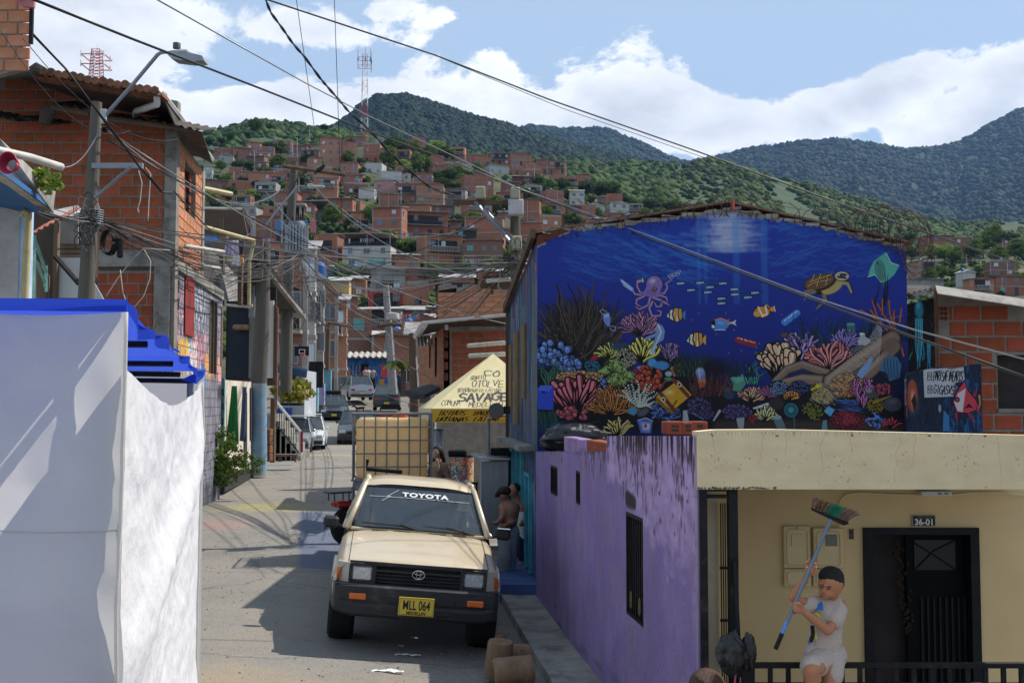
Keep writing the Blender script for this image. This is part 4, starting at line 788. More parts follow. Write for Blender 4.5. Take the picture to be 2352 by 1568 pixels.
 V4();P.blob(395,1035,78,56,C_('1c1810'));P.blob(395,1035,70,49,C_('f09c38'));P.blob(345,1050,30,32,C_('f8b040'));P.line([(360,990),(400,1080)],14,C_('fcf4e4'));P.line([(425,980),(440,1055),(400,1070)],15,C_('fcf4e4'));P.blob(490,1010,32,28,C_('1c1810'));P.blob(488,1010,26,22,C_('f09c38'));P.line([(505,985),(515,1030)],9,C_('fcf4e4'));P.blob(340,1030,5,5,(0,0,0));P.line([(435,970),(460,990)],12,C_('f09c38'))
 P.line([(960,860),(985,930),(930,980),(890,1015)],60,C_('2c2420'),14);P.line([(960,860),(980,930),(930,975),(890,1012)],46,C_('8c7c78'),9);P.line([(1110,760),(1190,770),(1225,860)],52,C_('241c18'),26);P.line([(1110,760),(1188,775),(1220,855)],40,C_('b8a478'),18)
 P.blob(960,790,170,78,C_('2c2218'),-.25);P.blob(1040,800,110,62,C_('c8b068'),-.5);P.blob(930,765,155,76,C_('3c2a1c'),-.28);P.blob(925,758,140,62,C_('7c5c38'),-.28)
 for l in([(820,800),(900,760),(1030,740)],[(880,690),(850,780)],[(940,685),(900,800)],[(1010,690),(985,790)],[(840,760),(1040,690)]):P.line(l,8,C_('d8b06c'));P.line([(x+6,y+6)for x,y in l],5,C_('2c1c10'))
 P.blob(1135,705,74,48,C_('241c18'));P.blob(1135,705,66,42,C_('ccc4b0'));[P.blob(1090+rs.uniform(0,85),680+rs.uniform(0,45),9,7,C_('3c3028'))for i in range(24)];P.blob(1155,690,12,9,(.05,.05,.05));P.line([(800,880),(785,930)],18,C_('a89c90'),6);P.blob(840,850,60,24,C_('8c7c6c'))
 for(a,c,col)in(((600,1130),(715,1045),'3c94f0'),((170,1290),(315,1330),'a02838')):P.line([a,c],62,C_(col));[P.blob(a[0]+(c[0]-a[0])*i/8+rs.uniform(-8,8),a[1]+(c[1]-a[1])*i/8-14,8,5,(.9,.93,1))for i in range(9)]
 P.line([(330,1410),(375,1430),(440,1440)],22,C_('0f7c58'),10);P.line([(515,1265),(600,1245)],12,C_('4c3c24'));P.blob(600,1245,34,20,C_('6c5828'));
 for i in range(30):x,y=rs.uniform(-1000,950),rs.uniform(1040,1430);P.line([(x,y),(x+10,y+12)],5,C_('d09070'))
 P.poly([(1545,485),(1560,540),(1600,580),(1670,605),(1620,690),(1560,745),(1500,770),(1475,730),(1440,700),(1375,715),(1395,640),(1430,570),(1480,530)],C_('5cc8b4'));P.line([(1545,490),(1590,580),(1660,605)],9,C_('a8f0e0'));P.line([(1375,710),(1440,690),(1500,765)],10,C_('98e4d4'));P.blob(1490,650,48,100,C_('3c8c84'),-.15);P.blob(1490,645,38,88,C_('5c9c94'),-.15);[P.line([(1465+i*3,600+i*22),(1515,605+i*22)],5,C_('2c5c5c'))for i in range(6)];P.blob(1468,585,8,8,(.05,.1,.1));P.poly([(1495,760),(1545,765),(1530,805),(1505,800)],C_('3c6464'))
 weeds(1470,980,5,70,300,C_('15233c'),14,20);weeds(1050,1380,60,330,330,C_('204c5c'),14,45);weeds(1650,1300,26,300,280,C_('182c4c'),14,30)
 for p in([(1550,1215),(1460,1100),(1410,930)],[(1590,1180),(1500,1040),(1460,960)],[(1600,1150),(1570,1050),(1565,930)],[(1605,1120),(1610,1020)],[(1500,1060),(1505,915)],[(1460,1110),(1390,1015)],[(1440,1100),(1300,1015)],[(1690,1440),(1650,1260),(1600,1150)],[(1660,1130),(1680,1000)]):P.line(p,26,C_('281018'),16);P.line(p,17,C_('c8603c'),12)
 V6();P.poly([(985,350),(1050,340),(1060,460),(1000,470)],C_('3c7c74'));P.blob(1018,348,32,11,C_('68a498'));fan(965,540,130,15,-2.9,-.4,C_('8070c4'),13,fork=1);fan(620,640,190,20,-2.3,-.95,C_('9078b8'),20,fork=1)
 P.poly([(1085,420),(1125,420),(1130,445),(1170,470),(1165,510),(1080,520),(1068,480),(1090,450)],C_('b8bcc0'));P.blob(1104,422,22,8,C_('e4e8ec'));P.line([(980,590),(1100,530)],80,C_('585a6a'),50);P.blob(982,595,40,46,C_('d0d4dc'));P.blob(982,600,27,32,C_('20202c'))
 fan(455,790,240,16,-2.2,-1.0,C_('f8c8a0'),40,.1,1.1,fork=1);fan(840,710,200,11,-2.75,-.35,C_('e87470'),20,fork=1)
 for(p,w0,w1)in(([(430,790),(520,700),(640,660),(840,730)],60,70),([(500,800),(640,770),(860,790),(960,700)],70,110),([(840,780),(1050,640),(1340,460)],90,130),([(1050,800),(1180,700),(1360,520)],110,90)):P.line(p,w0*1.1,C_('2c221c'),w1*1.1,soft=5);P.line(p,w0*.88,C_('8c7464'),w1*.88,soft=8);P.line([(x-6,y-16)for x,y in p],w0*.3,C_('b49c88'),w1*.25,soft=10,op=.6)
 P.blob(1320,510,95,80,C_('7c6454'),-.6,soft=.5);P.poly([(1080,700),(1170,600),(1190,610),(1150,700),(1090,780),(1060,740)],C_('6c9ce8'));balls(980,820,120,90,170,11,C_('e88834'));balls(1130,610,14,14,8,6,C_('e88834'))
 brain(755,845,60,40,C_('d0bc3c'),24,7);balls(790,900,80,55,90,8,C_('ccac44'));
 for i in range(13):
  t=i/12;P.line([(690+t*130,930+t*40),(880+t*120,720+t*130),(1130+t*100,520+t*110),(1230+t*30,330+t*60)],3.4,C_('d4c8b4'),3,op=.85)
 for i in range(34):t=i/33;x,y=690+t*540,930-t*560;P.line(P.wiggle(x,y,.62-.1*t,190*(1-t*.72),14,6),3.2,C_('d4c8b4'),3,op=.8)
 P.line([(1240,330),(1420,280)],3,C_('a0a0b0'));P.poly([(1250,660),(1300,590),(1370,600),(1405,660),(1390,760),(1310,790),(1290,720),(1240,710)],C_('3c74a0'));[P.line([(1270+i*25,610+i*5),(1285+i*22,760)],7,C_('20486c'))for i in range(5)]
 for x in(450,610):balls(x,840,70,55,110,6,C_('7c9cdc')if x<500 else C_('4c5ca0'))
 fan(548,930,60,12,-2.8,-.3,C_('f08438'),14,fork=1);balls(680,1000,50,45,70,5,C_('90a030'));balls(735,1030,62,60,110,5,C_('90a030'));P.line([(255,995),(365,965)],9,C_('d0d8dc'),24);P.blob(435,960,70,60,C_('3c3434'),soft=.4)
 P.blob(546,1010,54,54,C_('2c8898'));P.blob(546,1010,44,44,C_('1c5c70'));P.blob(545,1008,30,30,C_('3ca4ac'),soft=.5);P.line([(568,1060),(572,1160)],12,C_('3c6470'));fan(350,1090,90,12,-2.9,-.3,C_('ecd078'),15);balls(250,1075,34,28,26,8,C_('b83440'));P.poly([(408,1080),(440,1048),(470,1060),(510,1160),(440,1160)],C_('6c8088'));P.blob(438,1065,32,17,C_('a0b4b8'))
 P.poly([(120,1072),(186,1066),(178,1150),(138,1150)],C_('a8acb0'));P.poly([(800,1020),(830,980),(885,1005),(850,1060)],C_('5cb4f0'));P.poly([(790,1090),(820,1085),(825,1160),(778,1165)],C_('6c98a8'))
 for i in range(40):P.line(P.wiggle(rs.uniform(890,1060),rs.uniform(920,1010),.2,90,12,5),9,lighten(C_('3458a8'),rs.uniform(.5,1.3)),4)
 P.blob(985,1090,140,72,C_('5c1828'));[P.blob(985+rs.normal(0,60),1080+rs.normal(0,30),7,5,C_('b03448'),op=.8)for i in range(140)]
 fan(1095,1010,210,9,-2.0,-1.15,C_('a86098'),14,fork=1);balls(1262,850,60,44,60,9,C_('d04c70'));P.blob(1170,890,58,36,C_('4c5458'),.7);P.blob(1150,862,24,16,C_('8c9498'));balls(1200,975,66,56,120,5,C_('b09028'));P.line([(1190,950),(1320,900)],24,C_('a08c28'),8);P.blob(1332,965,72,56,C_('4c5060'));P.blob(1332,945,50,26,C_('70748c'),soft=.7,op=.7)
 for i in range(24):P.line(P.wiggle(1205+rs.normal(0,40),1090+rs.normal(0,26),rs.uniform(0,6),40,10,5),14,lighten(C_('5078d0'),rs.uniform(.6,1.4)),6)
 P.blob(1208,1095,20,17,C_('142c74'));fan(1320,1150,80,11,-2.8,-.3,C_('d83c48'),15)
 P.view(-X0*K,-Y0*K,K);xs_=np.arange(P.w)/K+X0;edge=np.interp(xs_,[1234,1262,1314,1444,1544,1670,1760,1830,1916,1980,2029,2087],[572,548,527,516,501,485,499,508,527,546,556,569]);rr=np.convolve(np.repeat(rs.rand(P.w//14+2),14)[:P.w]*11,np.ones(5)/5,'same');e2=(edge+rr-2-Y0)*K
 m=(yy<e2[None,:]);gcol=np.array(C_('a89c8c'))*(.75+.4*rs.rand(P.h,P.w,1));P.a[m]=gcol[m]
 m2=(yy<(np.interp(xs_,[1234,1320,1322,2087],[566,524,0,0])-Y0)[None,:]*K);P.a[m2]=np.array(C_('7c4030'))
 lum=P.a.mean(2,keepdims=True);P.a=P.a*.87+lum*.13;P.noise(.2,3);return P.material('mural_paint',.62,.8)
def build_side_paint():
 P=Paint(560,640,C_('2c5c94'));rs=P.rs;pal=['2c66b0','3c88c0','1c3c80','5ca4c8','2c7c84','6c4c9c','c87c4c','4c3c34','a8a078','74344c','3c9c8c','1c2c54','8c6c48','d0c8a8','24486c']
 for i in range(900):x=rs.uniform(0,560);y=rs.uniform(-40,640);P.line([(x,y),(x+rs.uniform(-8,8),y+rs.uniform(40,200))],rs.uniform(3,16),C_(pal[rs.randint(len(pal))]),rs.uniform(1,6),op=.85)
 for i in range(60):x=rs.uniform(470,560);y=rs.uniform(60,330);P.line([(x,y),(x+rs.uniform(-8,8),y+90)],8,C_(['7c9c4c','c8843c','4c94c8','3c74b0'][i%4]),3,op=.8)
 for(x,y,c)in((60,430,'e070c0'),(90,470,'50b0f0'),(70,520,'f0f0f0'),(80,575,'e8e8e8'),(130,450,'3c9ce8')):P.blob(x,y,22,30,C_('141824'));P.blob(x,y,17,25,C_(c));P.blob(x,y,8,13,C_('20242c'))
 P.noise(.2,4);return P.material('side_paint',.6)
def build_low_paint():
 P=Paint(700,1000,C_('1d2a44'));rs=P.rs;P.view(-1415*(700/590.),-635*(700/590.)*1.0+0,700/590.)
 V=700/590.
 for i in range(500):x,y=rs.uniform(1420,2005),rs.uniform(650,1300);P.line([(x,y),(x+rs.uniform(-20,20),y+rs.uniform(20,110))],rs.uniform(6,26),lighten(C_('2868a8'),rs.uniform(.35,1.25))if x>1700 else lighten(C_('203048'),rs.uniform(.4,1.4)),4,op=.55)
 P.blob(1462,930,60,170,C_('6c7888'),soft=.5,op=.4);P.blob(1455,900,40,130,C_('b05438'));P.blob(1460,920,26,90,C_('d8a090'),soft=.6);P.poly([(1445,940),(1475,880),(1490,960),(1470,1030)],C_('2c1c1c'))
 P.poly([(1545,690),(1865,672),(1872,780),(1785,800),(1780,905),(1550,915)],C_('ccd0d8'))
 for i in range(60):P.line([(rs.uniform(1540,1800),rs.uniform(690,900)),(rs.uniform(1560,1860),rs.uniform(690,900))],14,C_('d4d8e0'),4,op=.25)
 for yy_ in(745,850):P.line([(1580,yy_-28),(1612,yy_-30),(1610,yy_+30),(1578,yy_+30),(1580,yy_-28)],6,C_('201c28'));P.blob(1595,yy_,11,15,C_('201c28'));P.blob(1595,yy_,6,9,C_('ccd0d8'))
 P.write('PARISAFINEARTS',1622,782,232,76,C_('1c1824'),7,.12,.1,.1);P.write('GIGASVS',1622,888,160,70,C_('1c1824'),7,.12,.1,.1)
 P.poly([(1870,770),(1895,850),(1960,930),(1990,1000),(1900,1045),(1800,1040),(1768,950),(1800,860)],C_('2c1420'));P.poly([(1870,785),(1890,855),(1955,935),(1980,1000),(1895,1035),(1805,1030),(1780,950),(1810,870)],C_('e0485c'));P.poly([(1785,950),(1815,880),(1880,840),(1865,930),(1850,1030),(1810,1020)],C_('e8dce0'));P.blob(1810,930,20,22,C_('2c1c28'));P.blob(1810,930,12,13,C_('c8465c'));P.poly([(1860,1005),(1900,960),(1940,1000),(1900,990)],C_('181018'));P.line([(1985,900),(1990,960),(1975,1010)],16,C_('e8a040'),6)
 for p in([(1800,1040),(1805,1100)],[(1900,1045),(1950,1110)],[(1960,990),(1995,1060)],[(1950,900),(1970,840)]):P.line(p,18,C_('b83048'),6)
 P.poly([(1690,1180),(1700,1010),(1740,1060),(1745,1180)],C_('3c88c0'));P.blob(1670,1000,14,40,C_('a8b0b8'),soft=.4)
 P.line([(1410,690),(1560,672),(1830,650),(2010,640)],16,C_('8c8478'),soft=4,op=.7)
 P.a=P.a[:int((Z_RATIO)*700)]if False else P.a;h=int(700*248/171.);P.a=P.a[:h]if h<=P.a.shape[0]else np.concatenate([P.a,np.repeat(P.a[-1:],h-P.a.shape[0],0)]);P.h=P.a.shape[0];P.noise(.15,4);return P.material('low_wall_paint',.6)
def build_strip_paint():
 P=Paint(200,520,C_('17181e'));rs=P.rs;c=C_('3c98b8')
 P.blob(100,90,42,90,lighten(c,.5),soft=.4);P.blob(100,85,34,76,c,soft=.4);P.blob(95,60,18,34,lighten(c,1.4),soft=.7)
 for x in(78,92,106,118):P.line(P.wiggle(x,150,1.57,rs.uniform(250,340),10,8),13,c,7);P.line(P.wiggle(x,150,1.57,280,10,8),4,lighten(c,1.5),2)
 P.blob(160,330,18,50,c,soft=.4);[P.line(P.wiggle(150+i*9,360,1.57,140,6,6),8,c,4)for i in range(3)];P.line([(28,420),(50,370)],6,C_('2c9c84'));P.line([(28,420),(36,390)],5,C_('2c9c84'));P.poly([(0,0),(14,0),(18,520),(0,520)],C_('6c3424'))
 for i in range(60):P.blob(rs.uniform(20,190),rs.uniform(0,500),1.5,2.5,C_('8ca0a8'))
 P.noise(.2,3);return P.material('strip_paint',.7)
def build_purple(ps,L,z0,z1):
 w_,h_=1500,int(1500*(z1-z0)/L);P=Paint(w_,h_,C_('947cb6'));rs=P.rs;k=w_/L;yy,xx=np.mgrid[0:h_,0:w_]
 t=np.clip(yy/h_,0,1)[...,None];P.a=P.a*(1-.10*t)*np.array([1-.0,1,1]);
 for i in range(700):x,y=rs.uniform(0,w_),rs.uniform(0,h_);P.line([(x,y),(x+rs.uniform(-3,3),y+rs.uniform(20,90))],rs.uniform(30,90),C_(['ac98bc','8c7c9c','b8a4b4','84707c'][rs.randint(4)]),6,soft=8,op=.12)
 ztop=lambda x:h_*(1-((-.42 if x<ps(1392)*k else-.22)-z0)/(z1-z0));x13=ps(1394)*k
 for i in range(900):
  x=rs.uniform(x13,w_);y=ztop(x)+abs(rs.normal(0,75));lim=80+150*np.clip((x-x13)/(w_-x13)*1.6-.4,0,1)
  if y-ztop(x)<lim:P.blob(x,y,rs.uniform(8,30),rs.uniform(6,22),lighten(C_('c4a8d4'),rs.uniform(.85,1.1)),soft=.5,op=.4)
 for i in range(700):
  x=rs.uniform(0,w_)if rs.rand()<.35 else rs.uniform(x13,w_);q=(x-x13)/(w_-x13);y0=ztop(x)+(abs(rs.normal(0,16))if x<x13 else abs(rs.normal(0,26))*(1+max(0,q)*1.3));ln=rs.uniform(5,34)
  cl=.5+.5*math.sin(x*.05)+.3*math.sin(x*.017+1)
  if rs.rand()<cl*.8+.12:P.blob(x,y0+ln*.5,rs.uniform(2.5,8),ln*.5,C_(['3c3038','4c3c48','2c242c','5c4c5c'][rs.randint(4)]),soft=.6,op=rs.uniform(.25,.7))
 for i in range(120):x=rs.uniform(0,x13);P.line([(x,ztop(x)-6),(x+2,ztop(x)+rs.uniform(4,22))],rs.uniform(3,9),C_('3a3432'),2,op=.8)
 for i in range(60):x=rs.uniform(x13,w_);P.line([(x,ztop(x)),(x,ztop(x)+rs.uniform(20,50))],rs.uniform(5,16),C_('2c2024'),2,op=.75)
 P.line([(x13+160,ztop(w_)+105),(x13+215,ztop(w_)+108)],26,C_('3c3838'),20,soft=6)
 for i in range(40):x,y=rs.uniform(w_*.4,w_),rs.uniform(h_*.45,h_);P.line([(x,y),(x+1,y+rs.uniform(3,16))],1.6,C_('4c3c50'),1,op=.8)
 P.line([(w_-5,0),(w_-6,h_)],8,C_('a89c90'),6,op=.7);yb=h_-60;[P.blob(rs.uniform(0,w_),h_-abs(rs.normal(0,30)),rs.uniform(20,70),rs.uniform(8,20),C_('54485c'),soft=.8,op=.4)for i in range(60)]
 P.noise(.1,5);return P.material('purple_plaster',.86,.85,.35)
def build_parapet():
 w_,h_=1500,270;P=Paint(w_,h_,C_('d8c49e'));rs=P.rs
 for i in range(300):P.blob(rs.uniform(0,w_),rs.uniform(0,h_),rs.uniform(30,120),rs.uniform(15,60),C_(['d8caa8','c0ac84','c8b898'][rs.randint(3)]),soft=.9,op=.2)
 for x in(75,280,360,540,640,830,905,1130,1250,1400):
  p=[(x,8)];
  while p[-1][1]<h_:p.append((p[-1][0]+rs.uniform(-14,8),p[-1][1]+rs.uniform(12,34)))
  P.line(p[:rs.randint(4,len(p))],1.8,C_('7c6c54'),1.2,op=.45)
 for i in range(90):x=rs.uniform(0,w_)if i%3 else rs.choice([90,600,1100])+rs.normal(0,26);y=rs.uniform(0,h_)if i%2 else rs.uniform(100,190);P.blob(x,y,rs.uniform(2,9),rs.uniform(2,7),C_('7c6c54'),rs.rand()*3,soft=.8,op=.5)
 for i in range(200):x=rs.uniform(0,w_);P.line([(x,12),(x,12+rs.uniform(4,22))],2,C_('5c4c3c'),1,op=.35)
 for i in range(120):x=rs.uniform(0,330);P.blob(x,h_-rs.uniform(0,9),rs.uniform(3,8),rs.uniform(2,7),C_('3c3428'),soft=.6,op=.6)
 for x in(60,330,640,960,1190):P.blob(x,26+rs.uniform(-6,6),5,5,C_('8c7c64'));P.blob(x+3,29,4,3,C_('4c4030'))
 P.noise(.06,4);return P.material('parapet_paint',1.05,.85,.2)
# ---------------------------------------------------------------- walls, bricks
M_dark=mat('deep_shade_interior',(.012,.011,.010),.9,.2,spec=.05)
M_blk=mat('black_iron_paint',(.014,.014,.016),.6,.3,9,spec=.15,dirt=(.09,.07,.05),damt=.2,dscale=6)
M_grey=mat('grey_steel',(.24,.26,.28),.5,.2,5,metal=.3)
M_pvc=mat('pale_pvc_pipe',(.50,.47,.42),.55,.15,5,dirt=(.25,.22,.18),damt=.4,dscale=4)
M_cream_pipe=mat('cream_pipe',(.46,.38,.20),.55,.15,5,dirt=(.3,.25,.15),damt=.3,dscale=4)
M_wood=mat('weathered_wood',(.16,.115,.08),.85,.35,3,bump=.6,stretch=(1,1,.15),bscale=40,rnd=.25)
M_mortar=mat('mortar_joints',(.24,.215,.18),.95,.2,6,bump=.8,bscale=30,dirt=(.16,.14,.12),damt=.4,dscale=2)
def wallmb(M,L,top,bot,holes=(),th=.15,uv=None,reveal=.14,extra=()):
 """front face at t=0 with openings cut out, reveals and a dark back; top: list of (s,z)"""
 b=MB(M);S=sorted(set([0,L]+[s for s,z in top if 0<s<L]+[v for h in holes for v in h[:2]]+list(extra)));tz=lambda s:interp(s,top)
 U=(lambda s,z:uv(s,z))if uv else None
 for s0,s1 in zip(S,S[1:]):
  if s1-s0<1e-5:continue
  hs=sorted([(h[2],h[3])for h in holes if h[0]<s1-1e-5 and h[1]>s0+1e-5]);lo=bot;segs=[]
  for a,c in hs:segs.append((lo,lo,a,a));lo=c
  segs.append((lo,lo,tz(s0),tz(s1)))
  for z0,z0b,z1,z1b in segs:
   b.add([(s0,0,z0),(s1,0,z0b),(s1,0,z1b),(s0,0,z1)],[(0,1,2,3)],[[U(s0,z0),U(s1,z0b),U(s1,z1b),U(s0,z1)]]if U else None)
  b.quad((s0,0,tz(s0)),(s1,0,tz(s1)),(s1,th,tz(s1)),(s0,th,tz(s0)));b.quad((s1,th,bot),(s0,th,bot),(s0,th,tz(s0)),(s1,th,tz(s1)))
 b.quad((0,th,bot),(0,0,bot),(0,0,tz(0)),(0,th,tz(0)));b.quad((L,0,bot),(L,th,bot),(L,th,tz(L)),(L,0,tz(L)))
 for s0,s1,z0,z1 in[h[:4]for h in holes]:
  r_=min(reveal,th-.01)
  b.quad((s0,0,z0),(s0,r_,z0),(s1,r_,z0),(s1,0,z0));b.quad((s0,0,z1),(s1,0,z1),(s1,r_,z1),(s0,r_,z1));b.quad((s0,0,z0),(s0,0,z1),(s0,r_,z1),(s0,r_,z0));b.quad((s1,0,z0),(s1,r_,z0),(s1,r_,z1),(s1,0,z1))
  b.k=1;b.quad((s0,r_,z0),(s1,r_,z0),(s1,r_,z1),(s0,r_,z1));b.k=0
 return b
def brick_meshes(tag_,m,w_,h_):
 out=[]
 for i in range(4):
  b=MB();b.box((-w_/2,-.012-.004*i/4,-h_/2),(w_/2,.02,h_/2),bev=.006)
  b.v=[v+Vector((R.uniform(-.004,.004),0,R.uniform(-.003,.003)))for v in b.v];out.append(b.mesh('brick',[m]))
 return out
def vent_mesh(m,w_,h_,n=3):
 b=MB();b.box((-w_/2,-.015,-h_/2),(w_/2,.015,h_/2));b.k=1
 for i in range(n):z0=-h_/2+h_*(i+.15)/n;b.box((-w_*.38,-.019,z0),(-w_*.04,-.0155,z0+h_/n*.7));b.box((w_*.04,-.019,z0),(w_*.38,-.0155,z0+h_/n*.7))
 return b.mesh('vent_brick',[m,M_dark])
def lay(parent,M,L,bot,top,meshes,cw,ch,holes=(),vents=None,cuts=(),mort=.03,joined=False):
 """lays single bricks on the wall M, row by row"""
 inv=Matrix.Translation(-Vector(parent.location))if parent.parent is None else Matrix.Translation(-Vector(parent.parent.location)-Vector(parent.location))
 k=0;row=0;z=bot;n=0
 while z+ch*.6<max(t[1]for t in top):
  s=-cw*(.5 if row%2 else 0)-R.uniform(0,.12)*cw
  while s<L:
   w_=cw*R.choice([1,1,1,1,.97,1.03,.6 if R.random()<.12 else 1]);a,c=max(s,0),min(s+w_,L);s+=w_
   if c-a<.06:continue
   zc=z+ch/2;mid_=(a+c)/2
   if zc+ch*.42>min(interp(a,top),interp(c,top)):continue
   hit=False
   for h in holes:
    if z<h[3]-.02 and z+ch>h[2]+.02 and a<h[1]-.01 and c>h[0]+.01:
     if a<h[0]-.05:c=h[0]
     elif c>h[1]+.05:a=h[1]
     else:hit=True
   if hit or c-a<.06:continue
   o=bpy.data.objects.new('brick',meshes[(n*7+row)%len(meshes)]);COL.objects.link(o);o.parent=parent;n+=1
   o.matrix_local=inv@M@Matrix.Translation(((a+c)/2,0,zc+R.uniform(-.003,.003)))@Matrix.Rotation(R.uniform(-.006,.006),4,'Y')@Matrix.Diagonal(((c-a-mort)/(cw-mort),1,1,1))
  z+=ch;row+=1
 for(s,zc)in(vents or()):
  o=bpy.data.objects.new('vent_brick',VENT);COL.objects.link(o);o.parent=parent;o.matrix_local=inv@M@Matrix.Translation((s,0,zc))
 return n
M_terra=mat('hollow_clay_block',(.33,.088,.038),.85,.25,5,bump=.35,bscale=60,rnd=.22,dirt=(.26,.15,.10),damt=.25,dscale=5,coords='Object')
M_terra_d=mat('hollow_clay_block_dark',(.29,.068,.03),.85,.25,5,bump=.35,bscale=60,rnd=.2,dirt=(.2,.09,.06),damt=.3,dscale=5)
M_terra_o=mat('orange_clay_block',(.50,.20,.10),.85,.16,5,bump=.35,bscale=60,rnd=.15,dirt=(.42,.30,.2),damt=.35,dscale=5)
BKA=brick_meshes('a',M_terra,.385-.03,.215-.03);BKD=brick_meshes('d',M_terra_d,.385-.03,.215-.03);VENT=vent_mesh(M_terra,.12,.19)
def corr(M,w_,l_,m,name,parent,pitch=.18,amp=.03,th=.008,smooth=True):
 """corrugated sheet in the local xy plane of M, waves across x"""
 b=MB(M);n=max(2,int(w_/pitch*8))
 f=lambda i:amp*math.sin(2*math.pi*(w_*i/n)/pitch)
 for k in(0,1):
  o_=len(b.v);vs=[]
  for i in range(n+1):
   for y in(0,l_):vs.append((w_*i/n,y,f(i)+(th if k else 0)))
  b.add(vs,[((2*i,2*i+2,2*i+3,2*i+1)if k else(2*i,2*i+1,2*i+3,2*i+2))for i in range(n)])
 n2=2*(n+1)
 b.f+=[(2*i,2*i+2,n2+2*i+2,n2+2*i)for i in range(n)];b.m+=[0]*n;b.f+=[(2*i+1,n2+2*i+1,n2+2*i+3,2*i+3)for i in range(n)];b.m+=[0]*n
 return b.build(name,[m],parent,smooth=35)
M_cement=mat('fibre_cement_sheet',(.40,.375,.335),.85,.2,2,bump=.3,dirt=(.15,.13,.11),damt=.5,dscale=2)
# ---------------------------------------------------------------- the house with the sea mural
DM=15.0
MX0=X(1234,DM)
mh=thing('mural_house','two-storey house with a deep blue coral reef mural covering its gable wall','house',(1.2,DM,-2.5))
top_px=[(1234,540),(1262,534),(1320,521),(1450,509),(1560,496),(1680,478),(1800,500),(1916,522),(2029,552),(2087,566)]
MT=[(X(px,DM)-MX0,Z(py,DM))for px,py in top_px];ML=MT[-1][0];MBOT=Z(1080,DM);MTOP=Z(470,DM)
mural_m=build_mural()
b=wallmb(frame((MX0,DM,0),0),ML,MT,MBOT,uv=lambda s,z:(s/ML,(z-MBOT)/(MTOP-MBOT)),extra=[ML*i/20 for i in range(20)])
b.build('mural_wall',[mural_m],mh)
b=MB();b.box((MX0,DM+.02,-2.9),(MX0+ML,DM+.15,MBOT));b.build('lower_wall',[M_conc],mh)
# flank on the street: painted boards, shutters, doors
u0=Vector((MX0+.004,DM+.0,0));u1=Vector((X(1168,19.6),19.6,0));LS=(u1-u0).length;angS=math.atan2(u1.y-u0.y,u1.x-u0.x)
MS=frame((u1.x,u1.y,0),angS+math.pi)
side_m=build_side_paint()
def z_top(s):return 1.72+(2.2-1.72)*s/LS
holesS=[(.35,.85,-.1,1.0),(1.3,2.0,-.3,1.15),(2.6,3.15,.1,1.2),(.5,1.2,-2.45,-.75),(1.9,2.7,-2.45,-.7),(3.3,3.9,-2.3,-1.0)]
b=wallmb(MS,LS,[(0,z_top(0)),(LS,z_top(LS))],-2.75,holesS,th=.14,reveal=.05,uv=lambda s,z:(s/LS,(z+2.75)/(2.3+2.75)))
b.build('side_wall',[side_m,M_dark],mh)
M_sh=mat('ochre_shutter_slats',(.20,.13,.06),.7,.3,4,rnd=.2)
for(s0,s1,z0,z1)in holesS[:3]:
 n=max(3,int((s1-s0)/.1))
 for i in range(n):b=MB(MS);b.box((s0+i*(s1-s0)/n+.01,-.03,z0),(s0+(i+1)*(s1-s0)/n-.01,.01,z1));b.build('shutter_slat',[M_sh],mh)
M_bd=mat('blue_door_paint',(.03,.10,.34),.6,.3,4);M_bd2=mat('turquoise_frame_paint',(.06,.30,.36),.6,.3,4)
for(s0,s1,z0,z1)in holesS[3:]:
 b=MB(MS);b.box((s0-.05,-.05,z0),(s0+.03,.02,z1+.05));b.box((s1-.03,-.05,z0),(s1+.05,.02,z1+.05));b.box((s0+.03,-.05,z1),(s1-.03,.02,z1+.05));b.build('door_frame',[M_bd2],mh)
 b=MB(MS);b.box((s0+.03,.0,z0),(s1-.03,.03,z1));b.k=1;[b.box((s0+.1+i*.12,-.012,z0+.9),(s0+.13+i*.12,-.002,z1-.1))for i in range(int((s1-s0)/.12)-1)];b.build('door',[M_bd,M_bd2],mh)
b=MB(MS);b.box((-.05,-.22,-.62),(LS-.3,-.002,-.55));b.build('ledge',[M_conc],mh)
M_beam=mat('old_roof_timber',(.11,.075,.05),.9,.3,3,bump=.6,stretch=(1,1,.2))
b=MB(MS);b.prism([(-.1,-.09,z_top(0)-.12),(LS+.03,-.09,z_top(LS)+.02),(LS+.03,-.09,z_top(LS)+.14),(-.1,-.09,z_top(0)+.02)][::-1],(0,.06,0));b.build('fascia_board',[M_beam],mh)
b=MB();b.box((u1.x-.05,u1.y-.1,-.62),(u1.x+.07,u1.y+.04,z_top(0)+.1));b.build('corner_post',[M_beam],mh)
# two roof slopes of sheet behind the gable
apex=Vector((X(1680,DM),DM+.0,Z(470,DM)+.06));le=Vector((MX0-.06,DM,Z(540,DM)+.05));re=Vector((MX0+ML+.1,DM,Z(563,DM)+.05))
for a,c in((le,apex),(apex,re)):
 b=MB();dv=Vector((0,4.6,-.42));n_=24
 b.add([a,c,c+dv,a+dv,a-Vector((0,0,.03)),c-Vector((0,0,.03)),c+dv-Vector((0,0,.03)),a+dv-Vector((0,0,.03))],[(0,1,2,3),(7,6,5,4),(0,4,5,1),(1,5,6,2),(2,6,7,3),(3,7,4,0)]);b.build('roof',[mat('rusty_tin',(.17,.10,.07),.8,.4,3,bump=.3,dirt=(.3,.27,.24),damt=.4,dscale=4)],mh)
b=MB();b.box((MX0+.1,DM+4.3,-2.9),(MX0+ML,DM+4.45,1.7));b.box((MX0+ML-.15,DM+.15,-2.9),(MX0+ML-.002,DM+4.3,1.75));b.build('back_wall',[BRK[0]],mh)
